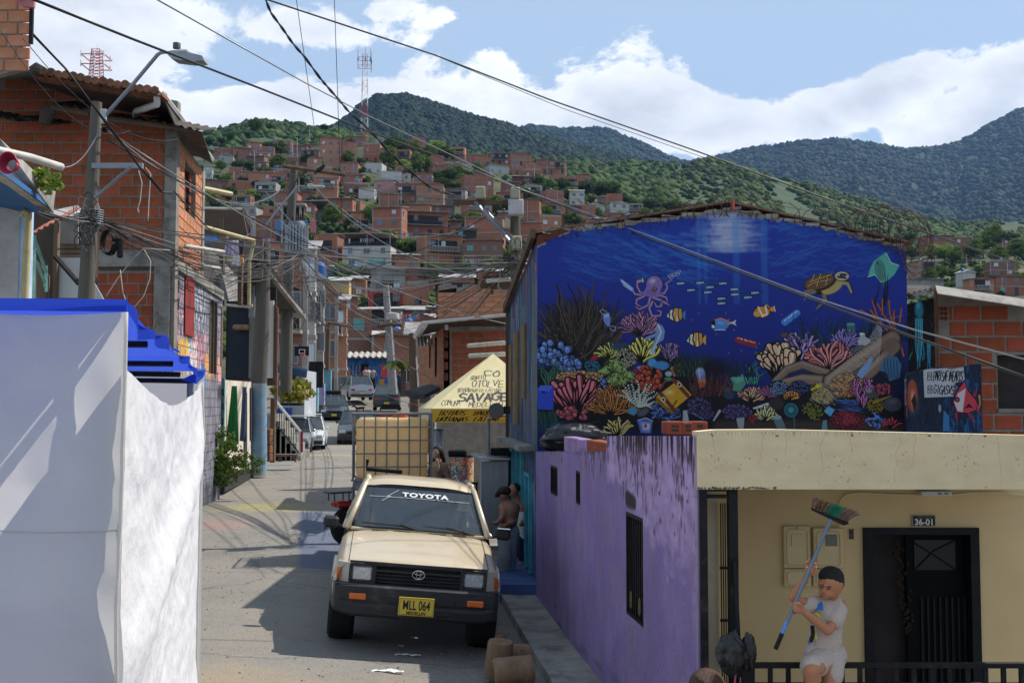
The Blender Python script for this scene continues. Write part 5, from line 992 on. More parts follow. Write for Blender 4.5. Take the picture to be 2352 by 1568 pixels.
b=MB();b.box((MX0-.55,14.9,-2.75),(MX0-.02,18.6,-2.33));o=b.build('step',[mat('blue_painted_step',(.05,.09,.22),.8,.3,3)],None);tag(o,'low blue painted step along the base of the mural house','step')
# chips of mortar along the gable edge
for i in range(18):
 s=ML*(i+.5)/18;z=interp(s,MT);b=MB();w1=R.uniform(.05,.13)
 b.box((MX0+s-w1,DM-.02,z-R.uniform(.01,.04)),(MX0+s+w1,DM+.1,z+R.uniform(.0,.02)));b.v=[v+Vector((R.uniform(-.03,.03),R.uniform(-.01,.01),R.uniform(-.02,.02)))for v in b.v];b.build('mortar_lump',[M_conc],mh)
# ---------------------------------------------------------------- small painted wall piece and the brick house on the right
lw=thing('low_mural_wall','low painted wall with a red fish and two painted account names','wall',(X(2165,14.7),14.7,-2.5))
x0_,x1_=X(2083,14.7),X(2254,14.7);LL=x1_-x0_
zb_,zt_=Z(1080,14.7),Z(832,14.7)
b=wallmb(frame((x0_,14.7,0),0),LL,[(0,Z(858,14.7)),(LL*.15,Z(852,14.7)),(LL*.45,Z(842,14.7)),(LL*.6,Z(848,14.7)),(LL,Z(832,14.7))],zb_,th=.12,uv=lambda s,z:(s/LL,(z-zb_)/(zt_-zb_)))
b.build('painted_wall',[build_low_paint()],lw)
rh=thing('brick_house','unplastered red block house with a grey sheet roof right of the mural wall','house',(X(2250,15.6),15.6,-2.5))
bx0=X(2158,15.6);BL=X(2420,15.6)-bx0;BM_=frame((bx0,15.6,0),0)
wz=(X(2291,15.6)-bx0,X(2420,15.6)-bx0,Z(938,15.6),Z(815,15.6))
tp=[(0,Z(668,15.6)),(BL,Z(712,15.6))]
wallmb(BM_,BL,tp,-2.6,[wz],th=.15,reveal=.12).build('wall',[M_mortar,M_dark],rh)
def fl(a):return(a[0],a[1],a[2],a[3])
lay(rh,BM_,BL,Z(1060,15.6),tp,BKD,.385,.215,[wz,(0,.12,Z(1000,15.6),Z(850,15.6)),(0,.14,Z(745,15.6),Z(690,15.6))],vents=[(.07,Z(720,15.6)),(.08,Z(860,15.6)),(.08,Z(886,15.6)),(.08,Z(912,15.6)),(.08,Z(938,15.6)),(.08,Z(964,15.6)),(.08,Z(990,15.6))])
b=MB(BM_);w0,w1,w2,w3=wz;b.box((w0-.01,-.03,w2-.05),(w1,.02,w2));b.box((w0-.01,-.02,w3),(w1,.02,w3+.03));b.build('window_sill',[M_mortar],rh)
sx0,sx1=X(2088,15.3),X(2158,15.3)
b=wallmb(frame((sx0,15.45,0),0),sx1-sx0,[(0,Z(700,15.45)),(sx1-sx0,Z(684,15.45))],-2.6,th=.14,uv=lambda s,z:(s/(sx1-sx0),(z-Z(860,15.4))/(Z(680,15.4)-Z(860,15.4))));b.build('painted_strip',[build_strip_paint()],rh)
a0=Vector((X(2085,15.2),15.15,Z(676,15.2)));a1=Vector((X(2158,15.2),15.15,Z(660,15.2)))
ang=math.atan2(a1.z-a0.z,a1.x-a0.x);corr(Matrix.Translation(a0)@Matrix.Rotation(-ang,4,'Y')@Matrix.Rotation(.12,4,'X'),(a1-a0).length,2.2,M_cement,'roof',rh,.075,.016)
a0=Vector((X(2152,15.1),15.1,Z(657,15.1)));a1=Vector((X(2430,15.1),15.1,Z(700,15.1)));ang=math.atan2(a1.z-a0.z,a1.x-a0.x)
b=MB(Matrix.Translation(a0)@Matrix.Rotation(-ang,4,'Y'));L_=(a1-a0).length
b.add([(0,0,0),(L_,0,0),(L_,-.12,-.12),(0,-.12,-.12),(0,0,.012),(L_,0,.012),(L_,-.13,-.11),(0,-.13,-.11),(L_,.6,.02),(0,.6,.02)],[(0,1,2,3),(4,7,6,5),(4,5,8,9),(3,2,6,7),(0,3,7,4),(1,5,6,2)]);b.build('ridge_cap',[M_cement],rh)
# ---------------------------------------------------------------- purple house
AX=1.174;SL=-.1128;DA,DB=7.2,14.85
def wx_(d):return AX+SL*(d-7.2)
def wd_(px):return(AX-SL*7.2)/((px-CX)/F-SL)
ph=thing('purple_house','flaking purple plastered house with stained parapet and narrow barred windows','house',(wx_(11),11,-2.5))
far,near=Vector((wx_(DB),DB,0)),Vector((AX,DA+.02,0));PLN=(near-far).length;PM=frame(far,math.atan2(near.y-far.y,near.x-far.x))
def ps(px):return(DB-wd_(px))/(DB-DA)*PLN
def pz(px,y):return Z(y,wd_(px))
def hole(px0,px1,yt,yb):return(ps(px0),ps(px1),pz((px0+px1)/2,yb),pz((px0+px1)/2,yt))
PH=[hole(1264,1280,1070,1136),hole(1322,1332,1081,1158),hole(1436,1475,1182,1425)]
ptop=[(0,Z(1036,DB)),(ps(1392),pz(1392,1037)),(ps(1394),pz(1394,1001)),(PLN,Z(1001,DA))]
PZ0,PZ1=-2.75,-.15
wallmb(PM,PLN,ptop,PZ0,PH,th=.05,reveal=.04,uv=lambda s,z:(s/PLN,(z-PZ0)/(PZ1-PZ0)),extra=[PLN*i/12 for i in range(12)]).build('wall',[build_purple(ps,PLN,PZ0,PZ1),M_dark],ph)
for hi_,(s0,s1,z0,z1)in enumerate(PH):
 n=[4,3,7][hi_];wn_=thing('barred_window',None,None);wn_.location=(0,0,0);wn_.parent=ph
 b=MB(PM);[b.box((a,.0,z0),(c,.03,z1))for a,c in((s0,s0+.02),(s1-.02,s1))];b.box((s0+.02,0,z1-.03),(s1-.02,.03,z1));b.box((s0+.02,0,z0),(s1-.02,.03,z0+.02));fr=b.build('window_frame',[M_blk],ph)
 bpy.data.objects.remove(wn_)
 for i in range(n):
  s=s0+(i+1)*(s1-s0)/(n+1);b=MB(PM);b.box((s-.006,.008,z0+.021),(s+.006,.02,z1-.031));b.build('window_bar',[M_blk],ph)
 if hi_==2:
  for s in(s0+.28*(s1-s0),s0+.78*(s1-s0)):b=MB(PM);[b.tube([(s+.025*math.cos(a),.0,(z0+z1)/2-.3+.04*math.sin(a)+k*.05)for a in[j*math.pi/4 for j in range(9)]],.004,4)for k in(0,1)];b.build('window_ornament',[mat('brass_ornament',(.2,.15,.06),.5,.2)],ph)
b=MB();b.box((AX+.02,DA+.3,-.55),(AX+2.5,14.3,-.48));b.v=[v for v in b.v];b.build('roof',[M_conc],ph)
b=MB(PM);
for(px0,px1,yt,yb,mm)in((1293,1327,1002,1036,0),(1345,1391,1009,1037,1)):
 bb=MB(PM);bb.box((ps(px0),.01,pz(px0,yb)),(ps(px1),.15,pz(px0,yt)),bev=.01);bb.build('parapet_block',[mat('purple_block',(.30,.20,.38),.85,.3,5,bump=.4)if mm==0 else M_terra_d],ph)
# bricks lying on the roof edge and black rubbish bag
b=MB();
for i,(px,w_)in enumerate([(1524,42),(1560,30),(1585,34)]):
 t0=X(px,8.6);b=MB();b.box((t0,8.5,Z(997,8.6)),(t0+w_/F*8.6,8.75,Z(967+i%2*2,8.6)),bev=.008);b.k=1;[b.box((t0+w_/F*8.6*.3,8.497,Z(990-j*9,8.6)),(t0+w_/F*8.6*.7,8.499,Z(984-j*9,8.6)))for j in range(2)]
 o=b.build('clay_block',[mat('dull_clay',(.22,.05,.025),.9,.3,5),M_dark],None);tag(o,['left block of the three loose clay blocks on the purple parapet','middle block of the three loose clay blocks on the purple parapet','right block of the three loose clay blocks on the purple parapet'][i],'clay block','loose clay blocks on the parapet')
M_bag=mat('black_plastic_bag',(.012,.012,.014),.28,.2,5,bump=1.6,bscale=9,coat=.4)
def bag(name,c,r,label,m=None,seed=1,knot=True):
 rr=random.Random(seed);b=MB();n,k=36,26;vs=[]
 for i in range(k+1):
  a=math.pi*i/k
  for j in range(n):
   q=2*math.pi*j/n;d_=Vector((math.sin(a)*math.cos(q),math.sin(a)*math.sin(q),math.cos(a)))
   g=1+.22*mnoise.noise(d_*2.2+Vector((seed,0,0)))+.10*abs(mnoise.noise(d_*6+Vector((0,seed,0))))*2+.05*mnoise.noise(d_*14)
   vs.append((c[0]+d_.x*r[0]*g,c[1]+d_.y*r[1]*g,c[2]+d_.z*r[2]*g))
 b.add(vs,[(i*n+j,(i+1)*n+j,(i+1)*n+(j+1)%n,i*n+(j+1)%n)for i in range(k)for j in range(n)])
 o=b.build(name,[m or M_bag],None,smooth=50);tag(o,label,'rubbish bag');return o
dBg=wd_(1300)
bag('rubbish_bag',(X(1318,13.6),13.6,Z(1003,13.6)),(.36,.25,.15),'black rubbish bag bulging over the purple parapet below the mural',seed=3)
bag('rubbish_bag',(X(1268,14.2),14.1,Z(1018,14.1)),(.14,.14,.10),'small black rubbish bag end slumped at the far end of the purple parapet',seed=5)
# ---------------------------------------------------------------- cream house
ch=thing('cream_house','single-storey cream house with deep flat parapet and black doorway numbered 36-01','house',(3,8,-2.6))
CW=X(2430,7.2)-AX;CM=frame((AX,DA,0),0)
ct=[(0,Z(991,7.2)),(.12,Z(987,7.2)),(.5,Z(986,7.2)),(CW,Z(1001,7.2))]
CZ0,CZ1=Z(1123,7.2),Z(986,7.2)
b=wallmb(CM,CW,ct,CZ0,th=.2,uv=lambda s,z:(s/CW,(z-CZ0)/(CZ1-CZ0)),extra=[CW*i/12 for i in range(12)])
b.box((0,.0,CZ0-.001),(CW,.2,CZ0));b.build('parapet',[build_parapet()],ch)
b=MB(CM);b.box((0,.2,CZ0+.02),(CW,4.5,CZ0+.17));b.build('roof_slab',[mat('pale_roof_top',(.45,.42,.36),.9,.2)],ch)
M_cr=mat('cream_wall_paint',(.68,.50,.26),.85,.08,1.2,dirt=(.58,.46,.28),damt=.4,dscale=1.1,bump=.12,bscale=20)
DW=8.4;cx0=X(1600,DW);cm=frame((cx0-.2,DW,0),0)
CL=X(2440,DW)-cx0+.2
dh=(X(1981,DW)-cx0+.2,X(2231,DW)-cx0+.2,-3.0,Z(1217,DW))
wallmb(cm,CL,[(0,CZ0+.03),(CL,CZ0+.03)],-3.0,[dh],th=.18,reveal=.17).build('wall',[M_cr,M_dark],ch)
M_dfr=mat('black_door_paint',(.012,.013,.015),.5,.3,7,bump=.2,spec=.15)
s0,s1,z0,z1=dh;b=MB(cm)
b.box((s0-.02,-.03,z0),(s0+.045,.06,z1+.02));b.box((s1-.045,-.03,z0),(s1+.02,.06,z1+.02));b.box((s0+.045,-.03,z1-.03),(s1-.045,.06,z1+.02));b.build('door_frame',[M_dfr],ch)
xm_=s0+(s1-s0)*.40;b=MB(cm);b.box((xm_,.08,z0),(s1-.05,.11,z1-.03));dl=b.build('door_leaf',[mat('door_black',(.004,.004,.005),.6,.2,spec=.08)],ch)
for i in range(9):x=xm_+.1+i*.045;b=MB(cm);b.box((x,.065,z0),(x+.015,.079,z1-.5));b.build('door_rib',[M_dfr],dl)
b=MB(cm);b.box((xm_+.06,.072,z1-.3),(s1-.12,.079,z1-.08));b.k=1;b.tube([(xm_+.06,.068,z1-.3),(xm_+.2,.068,z1-.16),(s1-.12,.068,z1-.08)],.006,4);b.tube([(xm_+.06,.068,z1-.1),(xm_+.25,.068,z1-.22),(s1-.12,.068,z1-.3)],.006,4);b.build('door_light',[mat('dim_door_glass',(.012,.013,.012),.3,.1),M_dfr],dl)
# hanging vine ornament inside the doorway
rr=random.Random(4);b=MB()
for i in range(60):x=s0+.22+rr.gauss(.02,.03)+.0015*i;z=z1-.08-i*.0115;b.ell((cx0-.2+x,DW+.06,z),(.014,.008,.014),5,3)
b.build('dried_garland',[mat('dried_flowers',(.025,.012,.008),.8,.5,30)],ch,smooth=True)
# number plate, meters, light fitting, conduit
M_wh=mat('white_letter',(.75,.75,.72),.6,0);M_pl=mat('number_plate_black',(.02,.02,.02),.5,.1)
np_=thing('house_number_plate','small black house number plate above the door reading 36-01','number plate',(X(2113,DW),DW,Z(1195,DW)))
b=MB();b.box((X(2086,DW),DW-.02,Z(1207,DW)),(X(2140,DW),DW-.001,Z(1182,DW)),bev=.004);b.k=1;b.box((X(2088,DW),DW-.024,Z(1205.5,DW)),(X(2138,DW),DW-.0201,Z(1183.5,DW)));b.build('plate',[mat('plate_rim',(.4,.38,.33),.6,.1),M_pl],np_)
text('36-01',.062,M_wh,np_,Matrix.Translation((X(2113,DW),DW-.026,Z(1204,DW))),'house_number',bold=.0012)
text('CRR 107W',.024,mat('faded_letter',(.22,.22,.2),.7,0),np_,Matrix.Translation((X(2113,DW),DW-.026,Z(1189.5,DW))),'street_code')
M_met=mat('cream_meter_box',(.66,.51,.28),.6,.08,2,bump=.05)
for i,(px0,px1,py0,py1)in enumerate([(1792,1853,1206,1345),(1858,1925,1210,1345)]):
 t=thing('meter_box',['left cream meter box with blind window on the cream wall','right cream meter box with glazed window behind the broom'][i],'meter box',(X(px0,DW),DW,Z(py1,DW)))
 zm=Z(1303,DW);b=MB();b.box((X(px0,DW),DW-.04-.02*i,zm+.004),(X(px1,DW),DW-.001,Z(py0,DW)),bev=.006);b.build('cover',[M_met],t)
 b=MB();b.box((X(px0,DW),DW-.04,Z(py1,DW)),(X(px1,DW),DW-.001,zm-.004),bev=.006);b.build('lower_cover',[M_met],t)
 for(a,c,e,f_)in((px0+7,px1-7,py0+8,1296),(px0+7,px1-7,1309,py1-4)):
  b=MB();xa,xb,za,zb2=X(a,DW),X(c,DW),Z(f_,DW),Z(e,DW);yy=DW-.0455-.02*i*(e<1300)
  pts=[(xa+.02,yy,za),(xb-.02,yy,za),(xb,yy,za+.02),(xb,yy,zb2-.02),(xb-.02,yy,zb2),(xa+.02,yy,zb2),(xa,yy,zb2-.02),(xa,yy,za+.02),(xa+.02,yy,za)];b.tube(pts,.0035,4);b.build('embossed_rim',[M_met],t)
 b=MB();xa=X(px0+17+i*10,DW);b.box((xa,DW-.048-.02*i,Z(1251,DW)),(xa+26/F*DW,DW-.0405-.02*i,Z(1225,DW)),bev=.004);b.build('window' if i else 'blind_window',[glass('meter_glass',(.10,.11,.10))if i else M_met],t)
 b=MB();b.lathe([(.0,0),(.008,0),(.008,.012),(0,.012)],(X((px0+px1)/2,DW),DW-.052-.02*i,Z(py0+4,DW)),8,'y');b.build('screw',[M_grey],t)
lf=thing('light_fitting','slim white emergency light fitting under the cream parapet','light fitting',(X(2145,8.38),8.38,Z(1133,8.3)))
b=MB();b.box((X(2109,8.3),8.28,Z(1138,8.3)),(X(2179,8.3),8.399,Z(1127,8.3)),bev=.006);b.build('housing',[mat('off_white_plastic',(.62,.60,.55),.5,.05)],lf)
b=MB();[b.box((X(px,8.3),8.277,Z(1134.5,8.3)),(X(px+1.2,8.3),8.279,Z(1130.5,8.3)))for px in(2147,2149.5,2152,2162,2164.5,2167)];b.build('vents',[M_dark],lf)
def pipe(name,pts,r,m,label,cat='pipe',n=8):b=MB();b.tube(pts,r,n);o=b.build(name,[m],None,smooth=40);tag(o,label,cat);return o
def dpx(l,d):return[W(x,y,d)for x,y in l]
pipe('cable_conduit',dpx([(1925,1260),(1930,1200),(1925,1165),(1930,1148),(1944,1135),(1975,1131),(2050,1135),(2109,1136)],8.37),.008,M_met,'cream painted conduit curving from the meter box to the light fitting')
pipe('cable_conduit',dpx([(2179,1136),(2230,1131),(2290,1130),(2352,1137),(2420,1142)],8.37),.008,M_met,'cream painted conduit running right from the light fitting')
b=MB();b.box((X(1941,DW),DW-.006,Z(1239,DW)),(X(1956,DW),DW-.001,Z(1212,DW)),bev=.003);b.k=1;b.box((X(1943,DW),DW-.008,Z(1237,DW)),(X(1954,DW),DW-.0061,Z(1214,DW)));o=b.build('socket_box',[M_met,mat('rough_cement_fill',(.16,.14,.11),.95,.8,60,bump=1)],None);tag(o,'open wall socket box between the meters and the doorway','socket box')
# iron gate frame at the left end of the porch
gt=thing('iron_gate','black iron gate and posts between the purple wall and the cream porch','gate',(1.35,7.3,-2.6))
b=MB();b.box((AX+.012,7.205,-2.6),(X(1622,7.2),7.30,CZ0-.003));b.build('gate_post',[M_blk],gt)
b=MB();b.box((X(1668,7.3),7.25,-2.6),(X(1688,7.3),7.33,CZ0-.003));b.build('gate_post',[M_blk],gt)
b=MB();b.box((X(1620,7.3)+.002,7.27,Z(1143,7.3)),(X(1668,7.3)-.002,7.31,Z(1135,7.3)));b.build('crossbar',[M_blk],gt)
b=MB();b.box((X(1620,7.3)+.002,7.27,Z(1127,7.3)),(X(1668,7.3)-.002,7.31,CZ0-.003));b.build('crossbar',[M_blk],gt)
for i in range(5):x=X(1651+i*5,7.5);b=MB();b.box((x,7.5,-2.6),(x+.007,7.51,Z(1155,7.5)));b.build('gate_bar',[M_blk],gt)
for y in(1300,1420,1500):b=MB();b.box((X(1648,7.5),7.485,Z(y+6,7.5)),(X(1676,7.5),7.498,Z(y,7.5)));b.build('gate_rail',[M_blk],gt)
b=MB();b.add([W(1684,1290,7.2),W(1692,1290,7.2),W(1706,1552,7.1),W(1696,1556,7.1)]+[p+Vector((0,.03,0))for p in[W(1684,1290,7.2),W(1692,1290,7.2),W(1706,1552,7.1),W(1696,1556,7.1)]],[(0,1,2,3),(7,6,5,4),(0,4,5,1),(1,5,6,2),(2,6,7,3),(3,7,4,0)]);b.build('leaning_bar',[M_blk],gt)
b=MB();b.box((X(1604,7.55),7.55,-2.7),(X(1646,7.55),8.4,CZ0));b.build('porch_pier',[mat('pale_cream_pier',(.68,.57,.36),.85,.12,2,dirt=(.3,.26,.2),damt=.3)],ch)
b=MB();b.box((.9,7.0,-2.9),(6,8.5,-2.7));b.build('porch_floor',[M_conc],ch)
# railing
rl=thing('porch_railing','black square-bar porch railing the boy sits on','railing',(X(2000,7.1),7.1,-2.65))
DR=7.1;b=MB();b.box((X(1712,DR),DR-.015,Z(1533,DR)),(X(2440,DR),DR+.025,Z(1521,DR)),bev=.003);b.build('top_rail',[M_blk],rl)
b=MB();b.box((X(1712,DR),DR-.012,Z(1576,DR)),(X(2440,DR),DR+.018,Z(1567,DR)));b.build('lower_rail',[M_blk],rl)
for i in range(18):
 px=1715+i*40.6;b=MB();b.box((X(px,DR),DR-.01,Z(1567,DR)+.001),(X(px+10,DR),DR+.012,Z(1533,DR)-.001));b.build('baluster',[M_blk],rl)
 b=MB();b.box((X(px,DR),DR-.01,-2.65),(X(px+10,DR),DR+.012,Z(1576,DR)-.001));b.build('baluster',[M_blk],rl)
b=MB();b.box((X(1695,DR),DR-.02,-2.7),(X(1716,DR),DR+.02,Z(1518,DR)));b.build('end_post',[M_blk],rl)
bag('hanging_bag',(X(1674,6.95),6.95,Z(1500,6.95)),(.085,.07,.12),'black plastic bag tied left of the leaning gate bar',seed=8)
bag('hanging_bag',(X(1712,6.97),6.97,Z(1496,6.97)),(.045,.05,.105),'narrow black plastic bag tied right of the leaning gate bar',seed=9)
pipe('hanging_string',[W(1694,1520,6.95),W(1690,1545,6.95),W(1686,1580,6.95),W(1688,1610,6.95)],.005,mat('pink_plastic',(.5,.08,.15),.5,0),'pink cord hanging below the black plastic bags','cord')
# ---------------------------------------------------------------- left side of the street
def PB(name,px0,px1,y0,y1,d,m,parent,th=.08,bev=0,k=0):
 b=MB();b.box((X(px0,d),d,Z(y1,d)),(X(px1,d),d+th,Z(y0,d)),bev=bev);return b.build(name,[m],parent)
def PT(name,pts,r,m,parent,n=6,smooth=40):
 b=MB();b.tube([W(*p)for p in pts],r,n);return b.build(name,[m],parent,smooth=smooth)
def PQ(name,pts,m,parent,th=.03,vec=None):
 v=Vector(vec)if vec else Vector((0,th,0));b=MB();b.prism([W(*p)for p in pts][::-1],v);return b.build(name,[m],parent)
M_tile=mat('old_roof_tile',(.22,.10,.055),.9,.4,5,bump=.5,rnd=.3,dirt=(.06,.045,.04),damt=.5,dscale=4)
M_soot=mat('sooty_sheet',(.075,.06,.048),.85,.4,3,bump=.4,dirt=(.03,.028,.025),damt=.5)
M_gut=mat('white_gutter',(.58,.57,.55),.5,.12,4,dirt=(.3,.27,.24),damt=.3)
lb=thing('brick_house','large unplastered red block house behind the street lamp pole','house',(-9,22,-2.4))
d0=22.;LX0=X(-160,d0);LM_=frame((LX0,d0,0),0);LL_=X(398,d0)-LX0;sx_=lambda px:X(px,d0)-LX0
ltop=[(0,Z(190,d0)),(sx_(85),Z(178,d0)),(sx_(398),Z(232,d0))]
hl=[(sx_(215),sx_(398),Z(612,d0),Z(574,d0))]
wallmb(LM_,LL_,ltop,-2.6,th=.2).build('wall',[M_mortar,M_dark],lb)
lay(lb,LM_,sx_(370),Z(574,d0),ltop,BKA,.385,.2115)
lay(lb,LM_,sx_(350),Z(800,d0),[(0,Z(614,d0)),(LL_,Z(614,d0))],BKD,.385,.2115,[(0,sx_(200),-3,9)])
PB('concrete_column',371,398,295,574,d0-.05,M_conc,lb,.045);PB('concrete_beam',214,390,574,612,d0-.06,M_conc,lb,.055);PB('concrete_column',350,386,612.5,830,d0-.06,M_conc,lb,.055);PB('dark_band',215,350,612.5,619,d0-.045,M_soot,lb,.04)
for px,y in((70,328),(46,508),(1,280)):pass
# flank on the street
def gd(px):return-4.1684/((px-CX)/F+.1128)
n0,f0=Vector((-6.65+.01,22.0,0)),Vector((-6.65-.1128*6.9,28.9,0));GL=(f0-n0).length;GM=frame(n0,math.atan2(f0.y-n0.y,f0.x-n0.x))
def gs(px):return(gd(px)-22.)/6.9*GL
zt=5.35;win=(gs(415),gs(441),Z(500,24.3),Z(395,24.3));UL=gs(461)
wallmb(GM,UL,[(0,zt),(UL,zt)],2.9,[win],th=.16,reveal=.15).build('flank_wall',[M_mortar,M_dark],lb)
lay(lb,GM,UL-.3,2.95,[(0,zt),(UL,zt)],brick_meshes('o',M_terra_o,.361,.193),.385,.2115,[win,(0,.12,0,9)])
b=MB(GM);b.box((UL-.3,-.03,2.9),(UL,.0,zt));b.build('concrete_column',[M_conc],lb)
b=MB(GM);b.box((0,-.05,2.68),(GL,.16,2.9));b.build('concrete_beam',[M_conc],lb)
for i in range(5):b=MB(GM);b.box((win[1]-.25,.08,win[2]+.1+i*.24),(win[1]-.02,.12,win[2]+.26+i*.24));b.build('vent_block',[M_terra_d],lb)
# roof, tiles, eave and gutter
PQ('roof',[(366,212,20.),(486,368,25.6),(330,330,26),(-160,150,26),(-160,172,20.),(85,168,20.)],M_soot,lb,vec=(0,0,.05))
for i in range(17):
 t=i/16;px=85+t*272;y=166+t*44;b=MB();c=W(px,y-1,19.95);b.tube([c+Vector((0,-.05,R.uniform(-.01,.03))),c+Vector((0,.5,.05))],[.075,.065],8);b.build('roof_tile',[M_tile],lb,smooth=40)
 b=MB();c=W(px+4,y+5,20.02);b.box((c.x-.09,c.y,c.z-.04),(c.x+.09,c.y+.4,c.z+.02));b.build('roof_tile',[M_tile],lb)
PT('ridge_tile',[(-60,178,19.9),(0,176,19.9),(60,170,19.9),(95,163,19.9)],.07,M_soot,lb,8);PT('ridge_tile',[(72,163,19.8),(84,156,19.8),(98,163,19.8)],[.08,.1,.08],M_soot,lb,8)
PT('gutter',[(363,213,19.95),(366,208,20),(486,366,25.6)],.065,M_gut,lb,6);PT('gutter_lip',[(371,209,20),(489,364,25.6)],.02,M_gut,lb,4)
PT('downpipe',[(360,220,20.1),(361,240,20.2),(312,256,21.3),(310,272,21.6)],.06,M_gut,lb,6)
PQ('eave_sheet',[(396,286,20.9),(464,306,21.6),(488,376,25.4),(436,350,25.4)],M_soot,lb,vec=(0,0,.03));PQ('eave_underside',[(372,222,20.1),(400,288,20.9),(436,350,25.4),(478,368,25.3)],M_soot,lb,vec=(.02,0,.02))
for(x0,y0,x1,y1)in((-60,262,40,280),(40,272,112,288),(232,268,330,283),(330,276,462,303)):
 a=W(x0,y0,21.0);c=W(x1,y1,21.0);corr(Matrix.Translation(a+Vector((0,0,.02)))@Matrix.Rotation(-math.atan2(c.z-a.z,c.x-a.x),4,'Y')@Matrix.Rotation(.28,4,'X'),(c-a).length,.98,M_soot,'awning_sheet',lb,.17,.025)
a=W(118,240,20.9);corr(Matrix.Translation(a)@Matrix.Rotation(.13,4,'Y')@Matrix.Rotation(.3,4,'X'),.62,1.05,M_soot,'awning_sheet',lb,.2,.035)
PT('roof_timber',[(118,246,20.95),(205,262,20.95)],.06,M_beam,lb);PT('roof_timber',[(232,272,20.9),(455,300,21.2)],.05,M_beam,lb);PT('roof_timber',[(100,285,21),(108,262,21),(122,250,21)],[.1,.14,.1],M_soot,lb,8)
# graffiti-painted ground floors
def build_graffiti():
 w_,h_=1000,700;P=Paint(w_,h_,C_('70707a'));rs=P.rs;Lm,z0,z1=GL,-2.6,2.7
 u=lambda px:gs(px)/Lm*w_;v=lambda px,y:(z1-Z(y,gd(px)))/(z1-z0)*h_
 for i in range(700):x,y=rs.uniform(0,w_),rs.uniform(0,h_);P.line([(x,y),(x+rs.uniform(-16,16),y+rs.uniform(20,90))],rs.uniform(8,26),C_(['8c8c98','565660','a8a8b4','44444c','b89ca8','7888a0'][rs.randint(6)]),5,soft=4,op=.5)
 for(px0,px1,y0,y1,cs)in((388,420,620,850,['c87890','e0a0b0','3c2c38','a85870','8c8c9c']),(440,470,640,780,['b8c0cc','d0d4dc','6c7484','2c2c34']),(440,475,760,850,['d88898','e0a8a8','a8586c']),(425,450,790,850,['98d8c4','f0a8b0','d8d8e0']),(455,475,840,880,['3c78c0','5c98d8','204c90']),(470,500,810,860,['f0b03c','e8943c','d8a868']),(500,520,650,800,['b87898','5c90c0','c8a0b8']),(500,516,820,880,['e08890','d0a0a8']),(408,430,780,840,['e0b03c','c8983c'])):
  for i in range(130):px,y=rs.uniform(px0,px1),rs.uniform(y0,y1);x=u(px);P.line([(x,v(px,y)),(x+rs.uniform(-26,26),v(px,y)+rs.uniform(-20,50))],rs.uniform(5,16),C_(cs[rs.randint(len(cs))]),3,op=.75)
 for i in range(60):x,y=rs.uniform(0,w_),rs.uniform(0,h_);P.line(P.wiggle(x,y,rs.uniform(0,6),rs.uniform(30,110),20,7),rs.uniform(3,7),C_(['1c1c22','1c1c22','d8d8e0','2c3c5c'][rs.randint(4)]),2,op=.85)
 P.blob(u(505),v(505,900),70,36,C_('34343a'),soft=.6);[P.blob(rs.uniform(0,w_),h_-rs.uniform(0,90),50,26,C_('44444a'),soft=.7,op=.6)for i in range(30)]
 r0=.2115/(z1-z0)*h_;c0=.385/Lm*w_
 for j in range(int(h_/r0)+1):
  P.line([(0,j*r0),(w_,j*r0)],2.6,C_('2c2c30'),op=.6)
  for i in range(int(w_/c0)+2):x=(i+.5*(j%2))*c0;P.line([(x,j*r0),(x,(j+1)*r0)],2.2,C_('34343a'),op=.5)
 P.noise(.2,4);return P.material('graffiti_wall_paint',1.,.85,.4)
gh=thing('graffiti_house','long painted block wall covered in faded pink, grey and yellow graffiti','house',(-7,25,-2.4))
hG=[(gs(419),gs(440),Z(770,23.8),Z(628,23.8)),(gs(479),gs(496),Z(858,27.4),Z(690,27.4)),(gs(505),gs(508.5),Z(840,28.6),Z(705,28.6))]
wallmb(GM,GL,[(0,2.68),(GL,2.68)],-2.6,hG,th=.2,reveal=.1,uv=lambda s,z:(s/GL,(z+2.6)/5.3)).build('wall',[build_graffiti(),M_dark],gh)
hs=hG[0];corr(GM@Matrix.Translation((hs[0],-.02,hs[2]))@Matrix.Rotation(math.pi/2,4,'X'),hs[1]-hs[0],hs[3]-hs[2],mat('red_corrugated',(.30,.045,.04),.6,.2,4,dirt=(.12,.04,.03),damt=.3),'red_shutter',gh,.14,.02)
for k in(1,2):hs=hG[k];b=MB(GM);[b.box((a,-.02,hs[2]),(a+.06,.03,hs[3]))for a in(hs[0],(hs[0]+hs[1])/2,hs[1]-.06)];b.build('window_frame',[M_wood],gh)
for(px,y)in((403,650),(403,690),(404,1000),(402,800)):
 for j in range(4):s=gs(px);b=MB(GM);b.box((s-.08,-.03,Z(y+j*7,gd(px))),(s+.08,-.002,Z(y+j*7,gd(px))+.05));b.build('vent_hole',[M_dark],gh)
PB('corner_post',503,509,905,1130,28.95,M_blk,gh,.1)
b=MB(GM);b.box((.35,.2,-2.6),(GL,3.0,2.65));b.build('rooms',[BRK[2]],gh)
PB('lower_wall',200,388,830,1220,22.02,M_conc,lb,.1)
